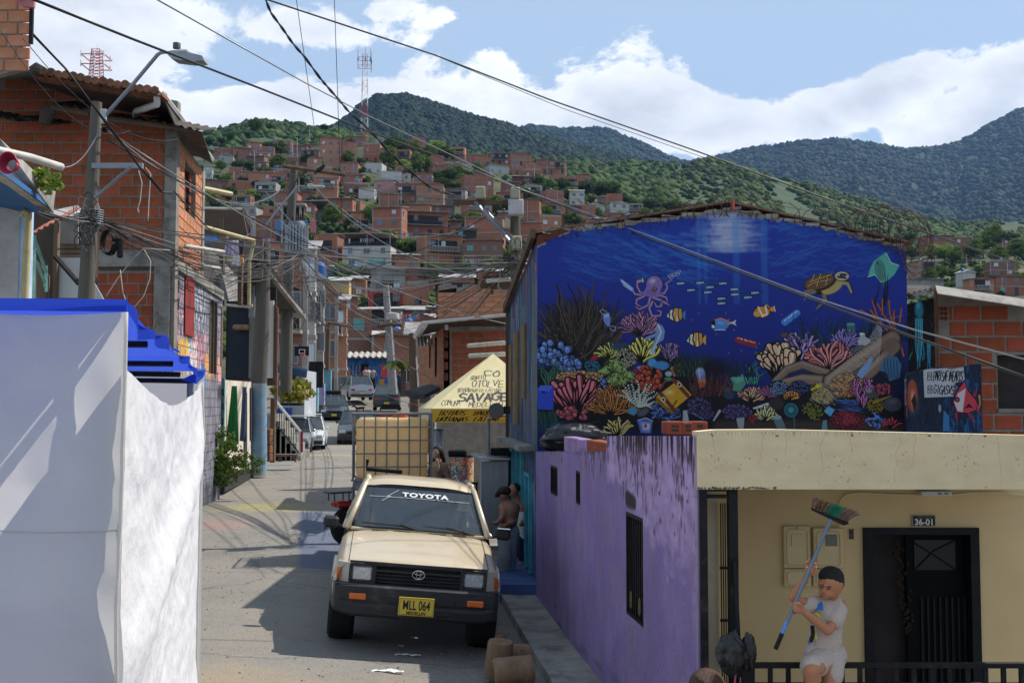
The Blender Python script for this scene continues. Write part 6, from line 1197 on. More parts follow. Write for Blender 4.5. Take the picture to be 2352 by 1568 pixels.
# blue corner house with balcony, near left
bh=thing('blue_house','light blue corner house with a grimy balcony and cream drainpipe at the left edge','house',(X(30,12),12,-2.4))
M_lb=mat('sky_blue_plaster',(.22,.42,.66),.85,.15,2,dirt=(.62,.66,.70),damt=.62,dscale=1.2,bump=.3,bscale=12);M_db=mat('deep_blue_plaster',(.035,.13,.32),.85,.2,2,dirt=(.07,.09,.12),damt=.35,dscale=2)
M_balc=mat('grimy_white_plaster',(.46,.44,.41),.9,.2,2,dirt=(.06,.055,.05),damt=.62,dscale=2.2,stretch=(1,1,.25),bump=.4)
PB('wall',-120,58,440,760,12,M_lb,bh,.12);PB('white_patch',-60,36,478,760,11.985,mat('old_white_plaster',(.42,.41,.40),.9,.25,3,dirt=(.2,.18,.17),damt=.4),bh,.012)
PQ('balcony_slab',[(-140,352,9.5),(0,395,9.5),(120,482,11.3),(60,490,12.0),(-140,440,12.0)],M_db,bh,vec=(0,0,.05))
PQ('balcony_parapet',[(-140,300,9.45),(0,318,9.45),(128,440,11.3),(122,487,11.3),(0,397,9.45),(-140,354,9.45)],M_balc,bh,vec=(-.1,.08,0))
PT('drainpipe',[(50,498,11.6),(52,491,11.6),(58,487,11.6),(65,491,11.6),(64,520,11.6),(52,780,11.6)],[.03,.034,.036,.038,.038,.04],M_cream_pipe,bh,10)
o=PT('plastic_pipe',[(-30,340,9.2),(70,362,9.6),(141,384,10)],.035,M_pvc,None,10);tag(o,'pale plastic pipe jutting right above the grimy balcony','pipe')
M_red=mat('red_hose',(.35,.02,.05),.45,.2,5);t=thing('hose_coil','coil of red hose hung on the cables above the blue balcony','hose',W(24,375,9));c=W(24,377,9)
for i in range(9):b=MB();rr_=.075-.004*i;b.tube([c+Vector((math.cos(a)*rr_*(.95+.02*i),-.05+.012*i,math.sin(a)*rr_*1.15))for a in[j*math.pi/9 for j in range(19)]],.007,5);b.build('loop',[M_red],t,smooth=True)
for i in range(3):pl_=meshobj('balcony_plant',crown_mesh('leaves',LM[2],.14,.12,8,16,.03,20+i),None,W(88+i*16,402+i*10,10.6));tag(pl_,['leftmost','middle','rightmost'][i]+' of the small leafy tufts growing on the grimy balcony edge','plant','tufts on the balcony edge')
# brick tower top left
ub=thing('brick_house','orange brick corner of a taller house cropped by the top left edge','house',(X(0,13),13,Z(170,13)))
um=frame((X(-120,13),13,0),0);ul=X(53,13)-X(-120,13);ut=[(0,Z(-90,13)),(ul,Z(-30,13))]
PQ('wall',[(-120,200,13),(0,172,13),(50,158,13),(53,0,13),(53,-80,13),(-120,-80,13)],M_mortar,ub,vec=(0,.1,0));lay(ub,um@Matrix.Translation((0,-.0,0)),ul,Z(165,13),[(0,9),(ul,9)],brick_meshes('u',M_terra_o,.27,.13),.29,.145,[(0,ul,5.4,12)])
PB('iron_post',47,55,15,100,12.8,M_blk,ub,.04);PQ('pink_roof_corner',[(32,-20,12.6),(78,-20,12.6),(77,17,12.6),(50,14,12.7),(32,0,12.8)],mat('pink_tin',(.42,.14,.14),.6,.15,5),ub,th=.05)
# shacks behind the lamp pole
sh=thing('timber_shack','patched timber shack with rusty tin awning and green window frames','shack',(X(130,18),18,-2.4))
PB('back_wall',60,215,480,760,18.6,mat('dark_boards',(.06,.045,.035),.9,.4,3,bump=.5,stretch=(1,1,.3)),sh,.1)
M_rust=mat('rusty_tin_awning',(.30,.10,.06),.75,.35,4,dirt=(.42,.35,.30),damt=.3,dscale=3);a=W(62,545,16.2);corr(Matrix.Translation(a)@Matrix.Rotation(-.5,4,'Y')@Matrix.Rotation(.35,4,'X'),.62,1.1,M_rust,'tin_awning',sh,.09,.018)
PQ('pale_sheet',[(122,486,17.5),(178,474,18),(186,482,18),(180,500,17.5),(126,502,17.3)],M_zinc,sh,vec=(0,0,.02))
M_gr=mat('mint_window_paint',(.20,.40,.34),.6,.25,4)
for p,r_ in(([(76,540,17),(74,690,17)],.05),([(78,545,17),(106,625,17.4),(104,660,17.4)],.03),([(78,590,17),(104,650,17.4)],.025),([(106,610,17.4),(106,670,17.4)],.025)):PT('window_frame',p,r_,M_gr,sh,4,False)
for i in range(9):PB('board',78+i*3.4,80.8+i*3.4,600+i*4,720,17.6+i*.01,M_wood,sh,.03)
PB('white_board',127,182,592,684,17.9,mat('white_board',(.52,.52,.52),.7,.08,2),sh,.03);PT('brace',[(126,588,17.7),(182,652,17.7)],.04,M_blk,sh,4,False);PB('post',116,125,480,720,17.8,M_wood,sh,.1);PB('grey_plank',122,172,500,560,18.3,mat('grey_board',(.2,.18,.16),.9,.2,3),sh,.04)
for i in range(5):PB('plank',124,214,562+i*11,571+i*11,18.45,M_wood,sh,.04)
PQ('hanging_sheet',[(214,645,16.6),(240,690,16.6),(262,700,16.6),(262,760,16.6),(212,760,16.6)],mat('grubby_white_sheet',(.5,.5,.5),.8,.15,4),sh,th=.02)
# weathered balcony, awnings, pipes and washing beyond the graffiti wall
wb=thing('weathered_house','grimy concrete balcony house with washing line beyond the graffiti wall','house',(X(500,32),32,-2.3))
M_gri=mat('streaked_wall',(.27,.25,.25),.9,.3,2,dirt=(.07,.06,.055),damt=.6,dscale=1.5,stretch=(1,1,.2),bump=.4)
PQ('balcony_wall',[(462,560,30.5),(500,590,31),(548,640,33),(552,690,33),(520,690,31),(462,655,30.5)],M_gri,wb,th=.2)
for px in(500,543):PB('pillar',px,px+9,575,700,31.2,M_beam,wb,.2)
PB('room_wall',462,600,548,640,36,mat('dim_wall',(.16,.13,.11),.9,.2),wb,.1)
for(px,y)in((505,560),(512,560)):PT('rebar',[(px,500,31.3),(px,y+20,31.3)],.012,M_beam,wb,4)
PQ('awning',[(463,478,33),(556,479,33),(570,545,35),(463,540,35)],mat('taupe_canvas',(.17,.15,.145),.8,.1,2),wb,vec=(0,0,.05));PT('awning_bar',[(463,478,33),(555,480,33)],.04,M_pvc,wb);PQ('plastic_side',[(555,480,33),(562,478,33),(582,520,34),(575,525,34)],M_zinc,wb,vec=(0,0,.02));PB('blue_tarp',463,500,541,556,35.5,mat('bright_blue_tarp',(.05,.25,.6),.6,.1),wb,.03)
for k_,(p,r_,m_)in enumerate((([(462,432,28),(531,446,29)],.07,M_cream_pipe),([(462,519,28.5),(584,553,31)],.055,M_cream_pipe),([(584,553,31),(573,600,31),(572,700,31),(580,702,31)],.05,M_cream_pipe),([(425,565,23),(514,579,24)],.045,M_pvc),([(462,610,26),(506,617,26.5)],.04,M_pvc))):
 o=PT('plastic_pipe',p,r_,m_,None,8);tag(o,['short fat yellow drainage pipe above the awning, topmost of the yellow pipes','long cream drainage pipe sloping over the washing','bent cream drainpipe beside the hanging washing','pale pipe jutting out above the graffiti wall','lowest short pale pipe beyond the graffiti wall'][k_],'pipe')
wash=thing('washing_line','washing line with lilac shirt, white and yellow cloths below the sloping cream pipe','laundry',W(540,560,30))
PT('line',[(515,556,30),(548,553,30.2),(575,536,30.4)],.008,M_pvc,wash,4)
def cloth(name,pts,col,parent,d,amp=.03,nm=None):
 (xa,ya),(xb,yb),(xc,yc),(xd,yd)=pts;b=MB()
 def f(u,v):p=W((xa+(xb-xa)*u)*(1-v)+(xd+(xc-xd)*u)*v,(ya+(yb-ya)*u)*(1-v)+(yd+(yc-yd)*u)*v,d);return p+Vector((0,amp*math.sin(u*13+v*3)*(.3+v),0))
 b.grid(f,12,8);o=b.build(name,[mat(nm or 'cloth_'+name,col,.85,.1,6)],parent,smooth=True);so_=o.modifiers.new('t','SOLIDIFY');so_.thickness=.012;return o
for a in(('lilac_shirt',[(517,554),(530,553),(528,588),(516,586)],(.42,.38,.55)),('checked_shirt',[(530,553),(547,552),(549,586),(532,588)],(.55,.52,.66)),('yellow_cloth',[(521,588),(530,588),(529,603),(522,600)],(.6,.55,.1)),('white_trousers',[(530,586),(551,584),(553,612),(533,612)],(.72,.7,.7)),('orange_cloth',[(552,585),(558,584),(560,608),(554,606)],(.75,.3,.05)),('dark_cloth',[(549,550),(562,555),(560,590),(550,580)],(.07,.05,.08))):cloth(*a[:2],a[2],wash,30)
# dark panelled house with posts
pn=thing('panel_house','makeshift two-storey house of dark panels, posts and a white curtain sheet beyond the graffiti wall','house',(X(560,37),37,-2.3))
M_pan=mat('slate_blue_panel',(.022,.030,.045),.7,.25,2,stretch=(1,1,.2));M_ww=mat('whitewashed_wall',(.60,.53,.44),.85,.1,2,dirt=(.42,.28,.18),damt=.3,dscale=1.2)
PB('back',518,632,660,872,38.4,M_dark,pn,.1);PB('dark_panel',524,571,716,868,37.6,M_pan,pn,.05);PB('grey_post',569,582,655,730,37.5,M_grey,pn,.1)
for i,(a,c,y0,y1,m_)in enumerate([(571,590,728,868,mat('silver_boards',(.22,.205,.19),.85,.3,2,stretch=(1,1,.1))),(582,588,680,728,M_gut),(605,627,690,868,mat('white_curtain_sheet',(.78,.76,.72),.8,.05,1)),(627,633,700,875,M_wood),(633,637,705,940,mat('rust_post',(.25,.12,.08),.8,.3))]):PB(['board_panel','white_strip','curtain_sheet','door_post','rusty_post'][i],a,c,y0,y1,37.4-.1*i,m_,pn,.06)
PB('floor_beam',515,640,872,885,37.3,M_beam,pn,.3);PT('shelf_bar',[(520,700,37.3),(575,705,37.3)],.05,M_gut,pn);PB('bundle',532,570,745,757,37.3,mat('tan_bundle',(.32,.2,.11),.8,.3,5),pn,.2,.05)
PQ('roof_gutter',[(608,600,36),(616,601,36),(702,722,46),(702,732,46),(608,612,36)],M_zinc,pn,vec=(-.6,0,.06));PQ('roof',[(520,655,36),(608,605,36),(700,726,46),(620,720,46)],M_soot,pn,vec=(0,0,.05))
PQ('ground_wall',[(514,872,30.1),(594,878,38.2),(594,1072,38.2),(514,1090,30.1)],M_ww,pn,vec=(-.2,0,0));PQ('plinth',[(516,1090,30.2),(594,1072,38.2),(594,1090,38.2),(516,1130,30.2)],M_dark,pn,vec=(-.3,0,0));PB('turquoise_wall',503,516,868,1110,30.0,mat('turquoise_plaster',(.08,.26,.32),.85,.15,2),pn,.1)
for y in(893,926,960,990):
 for i in range(4):PB('vent_opening',509+(i%2)*3.4,511.6+(i%2)*3.4,y+(i//2)*8,y+6+(i//2)*8,29.98,M_dark,pn,.015)
[PQ('door_slot',[(a,y0,d_),(c,y0+2,d_+.6),(c,y1-2,d_+.6),(a,y1,d_)],M_dark,pn,vec=(-.02,0,0))for a,c,y0,y1,d_ in((562,568,900,1066,34.2),(576,581,890,1010,35.7))]
tr=cloth('green_trousers',[(532,886),(544,886),(548,1020),(519,1020)],(.012,.14,.035),None,30.7,.03);tag(tr,'dark green garment hanging against the pale ground floor wall','laundry')
tr=cloth('blue_jeans',[(557,888),(566,888),(566,1015),(551,1012)],(.06,.09,.17),None,33.2,.03);tag(tr,'faded blue jeans hanging right of the green garment','laundry')
# weeds at the foot of the walls
for i,(px,y,s_,k)in enumerate([(492,1085,.9,1),(500,1110,.75,1),(515,1095,.8,2),(535,1095,.6,2),(482,1115,.6,0),(560,1090,.45,1),(578,1088,.4,1),(525,1115,.4,2),(505,1060,.6,1)]):
 d={0:28,1:28.3,2:29}[k];px+=8;wd=meshobj('weed',crown_mesh('weed_leaves',LM[k if k<2 else 1],.45,.55,14,30,.05,40+i,.4),None,W(px,y,d),scale=(s_*1.25,s_*1.25,s_*1.5));tag(wd,'clump of roadside weeds by the left walls, %s clump counted from the left'%ordn([4,5,7,9,1,10,11,8,6][i]),'weed','weeds along the wall foot')
# ---------------------------------------------------------------- far part of the street
# stepped stairway with handrail, blue shop, and the row of houses up the left side
stw=thing('street_stairs','concrete side stairs with white handrail and black bars left of the white cars','stairs',(X(650,46),46,-2.1))
for i in range(6):b=MB();x0=X(612+i*12,44);b.box((x0,44,-2.4),(x0+.35,46,Z(1035-i*0-(5-i)*17,44)));b.build('step',[M_conc],stw)
PT('handrail',[(634,922,42),(689,990,42),(690,1040,42)],.06,M_gut,stw);PT('rail_post',[(693,990,41.9),(693,1038,41.9)],.05,mat('dark_red_post',(.25,.02,.03),.6,.1),stw)
for i in range(9):PT('rail_bar',[(636+i*5.5,925+i*6.8,42.05),(636+i*5.5,980+i*6.8,42.05)],.014,M_blk,stw,4)
PT('lower_rail',[(634,975,42.05),(688,1040,42.05)],.025,M_blk,stw,4)
bs=thing('timber_bench','rough timber bench at the foot of the side stairs','bench',(X(655,40),40,-2.2));PB('seat',632,686,1043,1048,39.5,M_wood,bs,.5);PQ('leg',[(670,1048,39.6),(675,1048,39.6),(682,1060,39.6),(677,1061,39.6)],M_wood,bs,th=.3);PB('leg',640,646,1048,1060,39.6,M_wood,bs,.3)
b_=thing('crate_stack','stack of brown wooden crates beside the blue-painted pole','crates',(X(615,38),38,-2.3));[PB('crate',604,622,985+i*19,1003+i*19,37.5,mat('brown_crate',(.17,.07,.03),.8,.3,4,rnd=.3),b_,.5,.02)for i in range(4)]
PB('post',622,632,915,1062,38.5,M_beam,thing('timber_post','dark timber post under the panel house balcony','post',(X(627,38.5),38.5,-2.3)),.2)
sp_=thing('blue_shop','small blue-roofed shop front with blue windows and flags behind the stairs','shop',(X(670,50),50,-2))
M_shb=mat('shop_blue',(.06,.14,.32),.7,.2,2)
PB('wall',634,700,850,985,51,mat('shop_wall',(.4,.42,.46),.85,.15,1),sp_,3);PQ('awning',[(638,838,49),(706,852,49),(704,868,50.5),(638,856,50.5)],M_shb,sp_,vec=(0,0,.08));PB('opening',640,680,862,905,50.97,M_dark,sp_,.02)
for i in range(4):PB('window',637+i*9,644+i*9,936,960,50.95,mat('blue_pane',(.03,.08,.4),.3,.1),sp_,.03)
PB('planter',636,694,925,931,50.0,M_blk,sp_,.5);PB('flag',668,684,872,905,50.3,mat('red_flag',(.4,.02,.04),.8,.1),sp_,.02);PB('flag',646,660,868,900,50.3,mat('turquoise_flag',(.1,.4,.45),.8,.1),sp_,.02)
o=meshobj('flower_bush',crown_mesh('bush_leaves',LM[3],.95,.75,26,30,.13,77),None,W(672,898,48.9));tag(o,'bright yellow-green flowering bush on the blue shop balcony','bush')
for i,(px,y)in enumerate([(683,887),(687,897),(690,905),(676,908)]):b=MB();b.ell((0,0,0),.14,7,5);f_=b.build('blossom',[mat('orange_blossom',(.8,.2,.05),.7,.1)],None,loc=W(px,y,48.3));f_.location=(0,0,0);f_.location=W(px,y,48.0)-W(672,898,48.9);f_.parent=o
occ2=len(HN)
for(a,st,d,op)in[((634,700,640,1000),'brick3',54,''),((686,722,572,975),'white',62,'roof'),((716,742,640,940),'grey',70,'balcony'),((738,772,676,935),'brick',80,'roof'),((755,795,690,925),'brick2',88,'roof'),((640,690,560,700),'brick3',66,'terrace'),((900,962,820,905),'brick3',88,''),((940,1000,770,930),'grey',60,'roof')]:
 t=hill_house(*a,style=st,d=d,ang=.04,opts=op);t['group']='houses along the far street'
for i,n_ in enumerate(['grimy three-level brick house above the blue shop with dark windows','tall narrow white house rising above the basketball board','narrow grey house right of the tall white one','red brick house beside the leaning street pole','orange brick house with gable just left of the blue bar','brown brick house with roofed terrace behind the transformer','brown brick house right of the blue bar at the street end','grey house hidden behind the stall canopy and palm']):HN[occ2+i][0]['label']=n_
bb_=thing('basketball_board','black basketball backboard with white square high on the left side of the street','backboard',W(692,806,50));PB('board',676,709,795,817,49.9,M_blk,bb_,.05,.01);b=MB();yy_=49.88
for(a,c,e,f_)in((686,700,802,803.2),(686,700,810.5,811.7),(686,687.2,803.2,810.5),(698.8,700,803.2,810.5)):b.box((X(a,yy_),yy_-.005,Z(f_,yy_)),(X(c,yy_),yy_+.015,Z(e,yy_)))
b.build('target_square',[M_wh],bb_);PB('hoop_mount',688,698,813,816,49.4,mat('hoop_red',(.5,.05,.04),.5,.1),bb_,.45)
PB('tarp',709,742,830,890,58,M_blk,thing('black_awning','black tarpaulin awning hung over the left pavement','awning',W(725,830,58)),.05)
for i,(a,c,y0,y1,d,col)in enumerate([(700,712,888,960,57,(.45,.44,.4)),(712,730,890,945,60,(.16,.38,.48)),(730,745,880,930,66,(.3,.28,.45)),(745,760,850,920,74,(.1,.3,.4))]):
 o=PB('painted_wall',a,c,y0,y1,d,mat('street_wall_%d'%i,col,.85,.3,1.5,dirt=(.2,.3,.25),damt=.5),None,.4);tag(o,'painted low wall panel on the left of the far street, %s from the left'%ordn(i+1),'wall','painted walls up the far street')
# blue bar at the street end
def build_bar():
 P=Paint(480,340,C_('2c5ca4'));rs=P.rs
 for i in range(260):x,y=rs.uniform(0,480),rs.uniform(0,340);P.line([(x,y),(x+rs.uniform(-40,40),y+rs.uniform(-10,50))],rs.uniform(8,26),C_(['2c68b4','1c4484','3c88b8','5c7c9c','2c3c4c'][rs.randint(5)]),8,soft=4,op=.5)
 P.blob(80,170,75,110,C_('5c5c64'),soft=.4);P.blob(75,120,36,44,C_('8c8884'),soft=.4);[P.line([(120+i*14,60),(110+i*14,330)],8,C_(['3c3c44','8c8c94'][i%2]),6,op=.8)for i in range(7)]
 P.poly([(370,60),(432,60),(432,160),(370,160)],C_('f04858'));[P.line([(374,72+i*14),(428,72+i*14)],2,C_('701c28'))for i in range(7)];[P.line([(382+i*12,62),(382+i*12,158)],2,C_('701c28'))for i in range(5)]
 P.poly([(200,50),(265,50),(265,330),(200,330)],C_('101014'));P.poly([(350,180),(400,175),(395,260),(350,270)],C_('b88c2c'));P.noise(.15,4);return P.material('bar_paint')
br_=thing('blue_bar','low blue painted building with a red square panel closing the end of the street','building',(X(840,97),97,1.5));L9=X(905,97)-X(775,97)
wallmb(frame((X(775,97),97,0),0),L9,[(0,Z(822,97)),(L9,Z(822,97))],Z(925,97),th=3,uv=lambda s,z:(s/L9,(z-Z(915,97))/(Z(822,97)-Z(915,97)))).build('wall',[build_bar()],br_);corr(Matrix.Translation((X(772,97),95.6,Z(820,96)))@Matrix.Rotation(.25,4,'X'),L9+.4,2,M_cement,'roof',br_,.5,.08)
# right side: orange brick house behind, brick house with sheet roof
def bhouse(name,label,px0,px1,yt0,yt1,yb,d,m,cw,ch,ybot,holes=(),ven=()):
 t=thing(name,label,'house',(X((px0+px1)/2,d),d,-2.3));x0=X(px0,d);L_=X(px1,d)-x0;M_=frame((x0,d,0),0);tp=[(0,Z(yt0,d)),(L_,Z(yt1,d))];hh=[(X(a,d)-x0,X(c,d)-x0,Z(e,d),Z(g,d))for a,c,g,e in holes]
 wallmb(M_,L_,tp,-2.5,hh,th=.2).build('wall',[M_mortar,M_dark],t);vv=[(X(a,d)-x0,Z(y,d))for a,y in ven]
 lay(t,M_,L_,Z(yb,d),tp,brick_meshes('q',m,cw-.03,ch-.03),cw,ch,hh+[(v[0]-.15,v[0]+.15,v[1]-.1,v[1]+.1)for v in vv],vents=vv);return t
t=bhouse('brick_house','orange block house wall rising behind the grey lean-to roof',1003,1178,668,640,740,34,M_terra_o,.42,.152,0,[(1006,1048,655,672)]);
for i in range(14):o=PB('vent_hole',1001,1004.5,652+i*6.2,655.5+i*6.2,33.97,M_dark,t,.02)
rb=bhouse('brick_house','red block house with grey lean-to sheet roof behind the stall canopy',1019,1172,752,738,885,28,M_terra,.415,.166,0,ven=[(1023,768),(1023,790),(1023,815),(1023,840),(1023,865)])
PQ('side_wall',[(1019,752,28),(1019,905,28),(962,905,33),(962,800,33),(990,770,30.5)],BRK[1],rb,vec=(.15,0,0));
for(px,d,y0,y1)in((1002,29.4,780,868),(989,30.6,795,846)):
 for i in range(12):b=MB();a=W(px,y0+(y1-y0)*i/12,d);b.box((a.x-.03,a.y-.12,a.z-.045),(a.x+.0,a.y+.12,a.z+.045));b.build('vent_hole',[M_dark],rb)
PQ('lean_to_roof',[(972,742,27),(1170,724,26.2),(1170,748,28.2),(1030,756,28.4),(958,772,31)],M_soot,rb,vec=(0,0,.04));PT('roof_edge',[(972,741,26.95),(1168,723,26.15)],.045,M_gut,rb);PT('gutter',[(974,745,27),(956,772,31)],.1,M_gut,rb,6);PB('rafter_end',1021,1028,745,756,27.2,M_gut,rb,.3);PB('concrete_band',1027,1165,749,758,27.95,M_conc,rb,.04)
a=W(958,795,29.5);corr(Matrix.Translation(a)@Matrix.Rotation(-.12,4,'Y')@Matrix.Rotation(.9,4,'X'),.42,.32,M_cement,'tile_strip',rb,.085,.03)
for k_,(p,l_)in enumerate((([(1076,794,24),(1160,787,22.5)],'upper pale pipe sticking out from behind the mural house corner'),([(1079,817,24),(1160,813,22.5)],'lower pale pipe sticking out from behind the mural house corner'))):tag(PT('plastic_pipe',p,.045,M_pvc,None,8),l_,'pipe')
sd_=thing('lean_to_shed','dark sheet lean-to propped behind the top of the mural house corner','shed',(X(1150,23),23,-2.4));PQ('roof',[(1102,655,24),(1112,634,23),(1180,628,22),(1180,662,23)],M_soot,sd_,th=.6);PT('edge_pipe',[(1118,645,22),(1172,641,21.8)],.045,M_gut,sd_);PB('bracket',1128,1133,655,675,22.6,M_soot,sd_,.1)
# stall canopy with lettering
def build_canopy(front):
 P=Paint(900,700,C_('dccfa0'));rs=P.rs
 for i in range(120):P.blob(rs.uniform(0,900),rs.uniform(0,700),rs.uniform(20,90),rs.uniform(10,50),C_(['f0e4c0','e4cc80','ccbf98','f4e8cc'][rs.randint(4)]),rs.rand()*3,soft=.8,op=.4)
 if front==1:
  g=C_('3c3c44')
  for(s_,x,y,w_,h_,t_)in(('SAVAGE',190,605,350,95,17),('OTOLVE',300,430,220,80,7),('BARRIO LATINO',270,495,230,36,4.5),('CO',400,300,110,70,10),('MEDELLIN',260,680,230,50,6),('COLOMBIA',400,530,130,24,3.5),('COMUNA',70,660,130,60,5),('TRIBUS',190,500,90,50,5),('GRAFFITI',300,340,110,50,5)):P.write(s_,x,y,w_,h_,g,t_,.2,.2,.14,.85)
 elif front==2:
  P.a[:]=np.array(C_('d8aa34'));P.view(0,0,1);bl=C_('14141a')
  P.write('TRIBUS',40,320,185,230,bl,10,.1,.3,.1);P.write('URBANAS',30,640,215,230,bl,10,.1,.3,.1);P.write('BARRIO',290,320,160,220,bl,9,.1,.3,.1);P.write('LATINO',290,640,165,230,bl,9,.1,.3,.1)
  for i in range(26):P.line(P.wiggle(rs.uniform(480,880),rs.uniform(100,600),rs.rand()*6,160,60,7),26,C_(['f4ecd8','14141a','c88c1c'][i%3]),8)
 P.noise(.06,4);return P.material('canopy_print_%d'%front,1.,.8,.1)
uc=thing('stall_canopy','yellowed square stall canopy with graffiti lettering on roof and valance','canopy',(X(1100,21.5),21.5,-2.45))
cz=Z(938,20.5);A_=Vector((X(991,20.5),20.5,cz));B_=A_+Vector((2.35,.1,0));Dd=A_+Vector((-.42,2.3,0));Cc=Dd+Vector((2.35,.1,0));ap=W(1133,812,21.7)
b=MB();b.add([A_,B_,ap],[(0,1,2)],[[(0,0),(1,0),(.55,1)]]);b.build('canopy_front',[build_canopy(1)],uc)
mc_=build_canopy(0);b=MB();b.add([A_,ap,Dd],[(0,1,2)],[[(0,0),(.5,1),(1,0)]]);b.add([B_,Cc,ap],[(0,1,2)],[[(0,0),(1,0),(.5,1)]]);b.add([Cc,Dd,ap],[(0,1,2)],[[(0,0),(1,0),(.5,1)]]);b.build('canopy_sides',[mc_],uc)
vh=Vector((0,0,-.25));b=MB();b.quad(A_+vh,B_+vh,B_-Vector((0,0,.005)),A_-Vector((0,0,.005)),[(0,0),(1,0),(1,1),(0,1)]);o=b.build('valance',[build_canopy(2)],uc);b=MB();b.quad(Dd+vh,A_+vh,A_-Vector((.003,0,.005)),Dd-Vector((0,0,.005)),[(0,0),(1,0),(1,1),(0,1)]);b.quad(B_+vh,Cc+vh,Cc,B_,[(0,0),(1,0),(1,1),(0,1)]);b.build('side_valance',[mc_],uc)
for p in(A_,B_,Cc,Dd):b=MB();q=p+Vector((.03,.03,0));b.tube([(q.x,q.y,-2.5),(q.x,q.y,cz-.02)],.02,6);b.build('leg',[M_grey],uc)
PQ('black_tarp',[(930,905,30),(990,890,29),(1010,898,28),(975,915,28),(945,918,29)],M_blk,thing('black_tarp','black tarp roof left of the yellow stall canopy','tarp',W(960,905,29)),vec=(0,0,.1))
# steel cart, painted drum, things under the canopy
ct_=thing('steel_cart','stainless steel food cart with open lid under the canopy','cart',(X(1135,18.9),18.9,-2.6));M_ss=mat('brushed_steel',(.33,.33,.34),.38,.15,3,metal=.75,stretch=(6,6,.3))
PB('body',1103,1170,1056,1235,18.9,M_ss,ct_,.7,.02);PQ('counter',[(1082,1044,18.6),(1172,1044,19.3),(1172,1056,18.5),(1098,1056,18.5)],M_ss,ct_,vec=(0,0,.03));PT('post',[(1122,1045,18.7),(1122,960,18.7)],.03,M_grey,ct_);PB('black_trough',1127,1170,1030,1046,18.9,M_blk,ct_,.5)
def build_drum():
 P=Paint(500,360,C_('c8b48c'));rs=P.rs
 for i in range(220):x,y=rs.uniform(0,500),rs.uniform(20,340);P.line(P.wiggle(x,y,rs.rand()*6,rs.uniform(30,120),25,6),rs.uniform(6,18),C_(['d8304c','2c78c8','f0c828','2c9c5c','e87828','f0ecd8','c81c3c','1c5cb0','14141a'][rs.randint(9)]),4)
 P.write('ZEN',250,90,110,60,C_('e86428'),10);P.write('R',420,90,40,60,C_('1c3c2c'),8);return P.material('drum_paint')
dr=thing('painted_drum','steel drum covered in colourful paint right of the woman','drum',(X(1058,19.4),19.6,-2.5));b=MB();c=(X(1058,19.4),19.7);z0,z1=Z(1108,19.4),Z(1050,19.4)
b.grid(lambda u,v:(c[0]-.215*math.cos(u*math.pi),c[1]-.215*math.sin(u*math.pi),z0+(z1-z0)*v),20,6,uv=True);b.grid(lambda u,v:(c[0]+.215*math.cos(u*math.pi),c[1]+.215*math.sin(u*math.pi),z0+(z1-z0)*v),20,6,uv=True);b.build('shell',[build_drum()],dr,smooth=True)
b=MB();b.lathe([(.0,z1),(.222,z1),(.225,z1+.02),(.2,z1+.02),(0,z1+.01)],(c[0],c[1],0),24);b.build('rim',[M_blk],dr);PB('lid',1030,1072,1033,1047,19.5,M_blk,dr,.4,.02);b=MB();b.box((c[0]-.3,c[1]-.25,z0-.03),(c[0]+.3,c[1]+.3,z0));[b.tube([(c[0]+a,c[1]+e,-2.5),(c[0]+a,c[1]+e,z0-.03)],.015,4)for a in(-.27,.27)for e in(-.2,.2)];b.build('stand',[M_blk],dr)
# small round sign on the mural house
rs_=thing('round_sign','round black hanging sign on a bracket at the mural house corner','sign',W(1140,943,17));c=W(1140,943,17);b=MB();b.lathe([(0,-.02),(.112,-.02),(.118,-.012),(.118,.012),(.112,.02),(0,.02)],c,32,'y');b.build('disc',[mat('gloss_black',(.01,.01,.011),.25,.1,coat=.6)],rs_,smooth=40)
PB('bracket',1157,1172,933,950,17,M_blk,rs_,.03);[text(s_,.034,mat('faint_letter',(.12,.12,.11),.6,0),rs_,Matrix.Translation((c.x,c.y-.024,c.z+dz)),'sign_lettering')for s_,dz in(('PIZZA',.02),('BAR',-.045))]
# things seen behind: painted banner, caged tanks, corrugated fence
bn=PB('painted_banner',1046,1088,968,1052,36,mat('yellow_banner',(.42,.28,.03),.8,.15,2,dirt=(.03,.16,.12),damt=.55,dscale=.9),None,.05);tag(bn,'tall yellow banner with dark green palm strokes under the canopy','banner')
bn=PB('pink_banner',1036,1046,966,1060,36.1,mat('pink_banner',(.45,.2,.36),.8,.2,2,dirt=(.1,.2,.15),damt=.5),None,.05);tag(bn,'narrow pink painted strip left of the yellow banner','banner')
a=W(1105,1030,38);fo=corr(Matrix.Translation((a.x,a.y,a.z-.4))@Matrix.Rotation(math.pi/2,4,'X'),1.2,1.4,M_zinc,'corrugated_fence',None,.12,.03);tag(fo,'grey corrugated metal fence sheet behind the steel cart','fence')
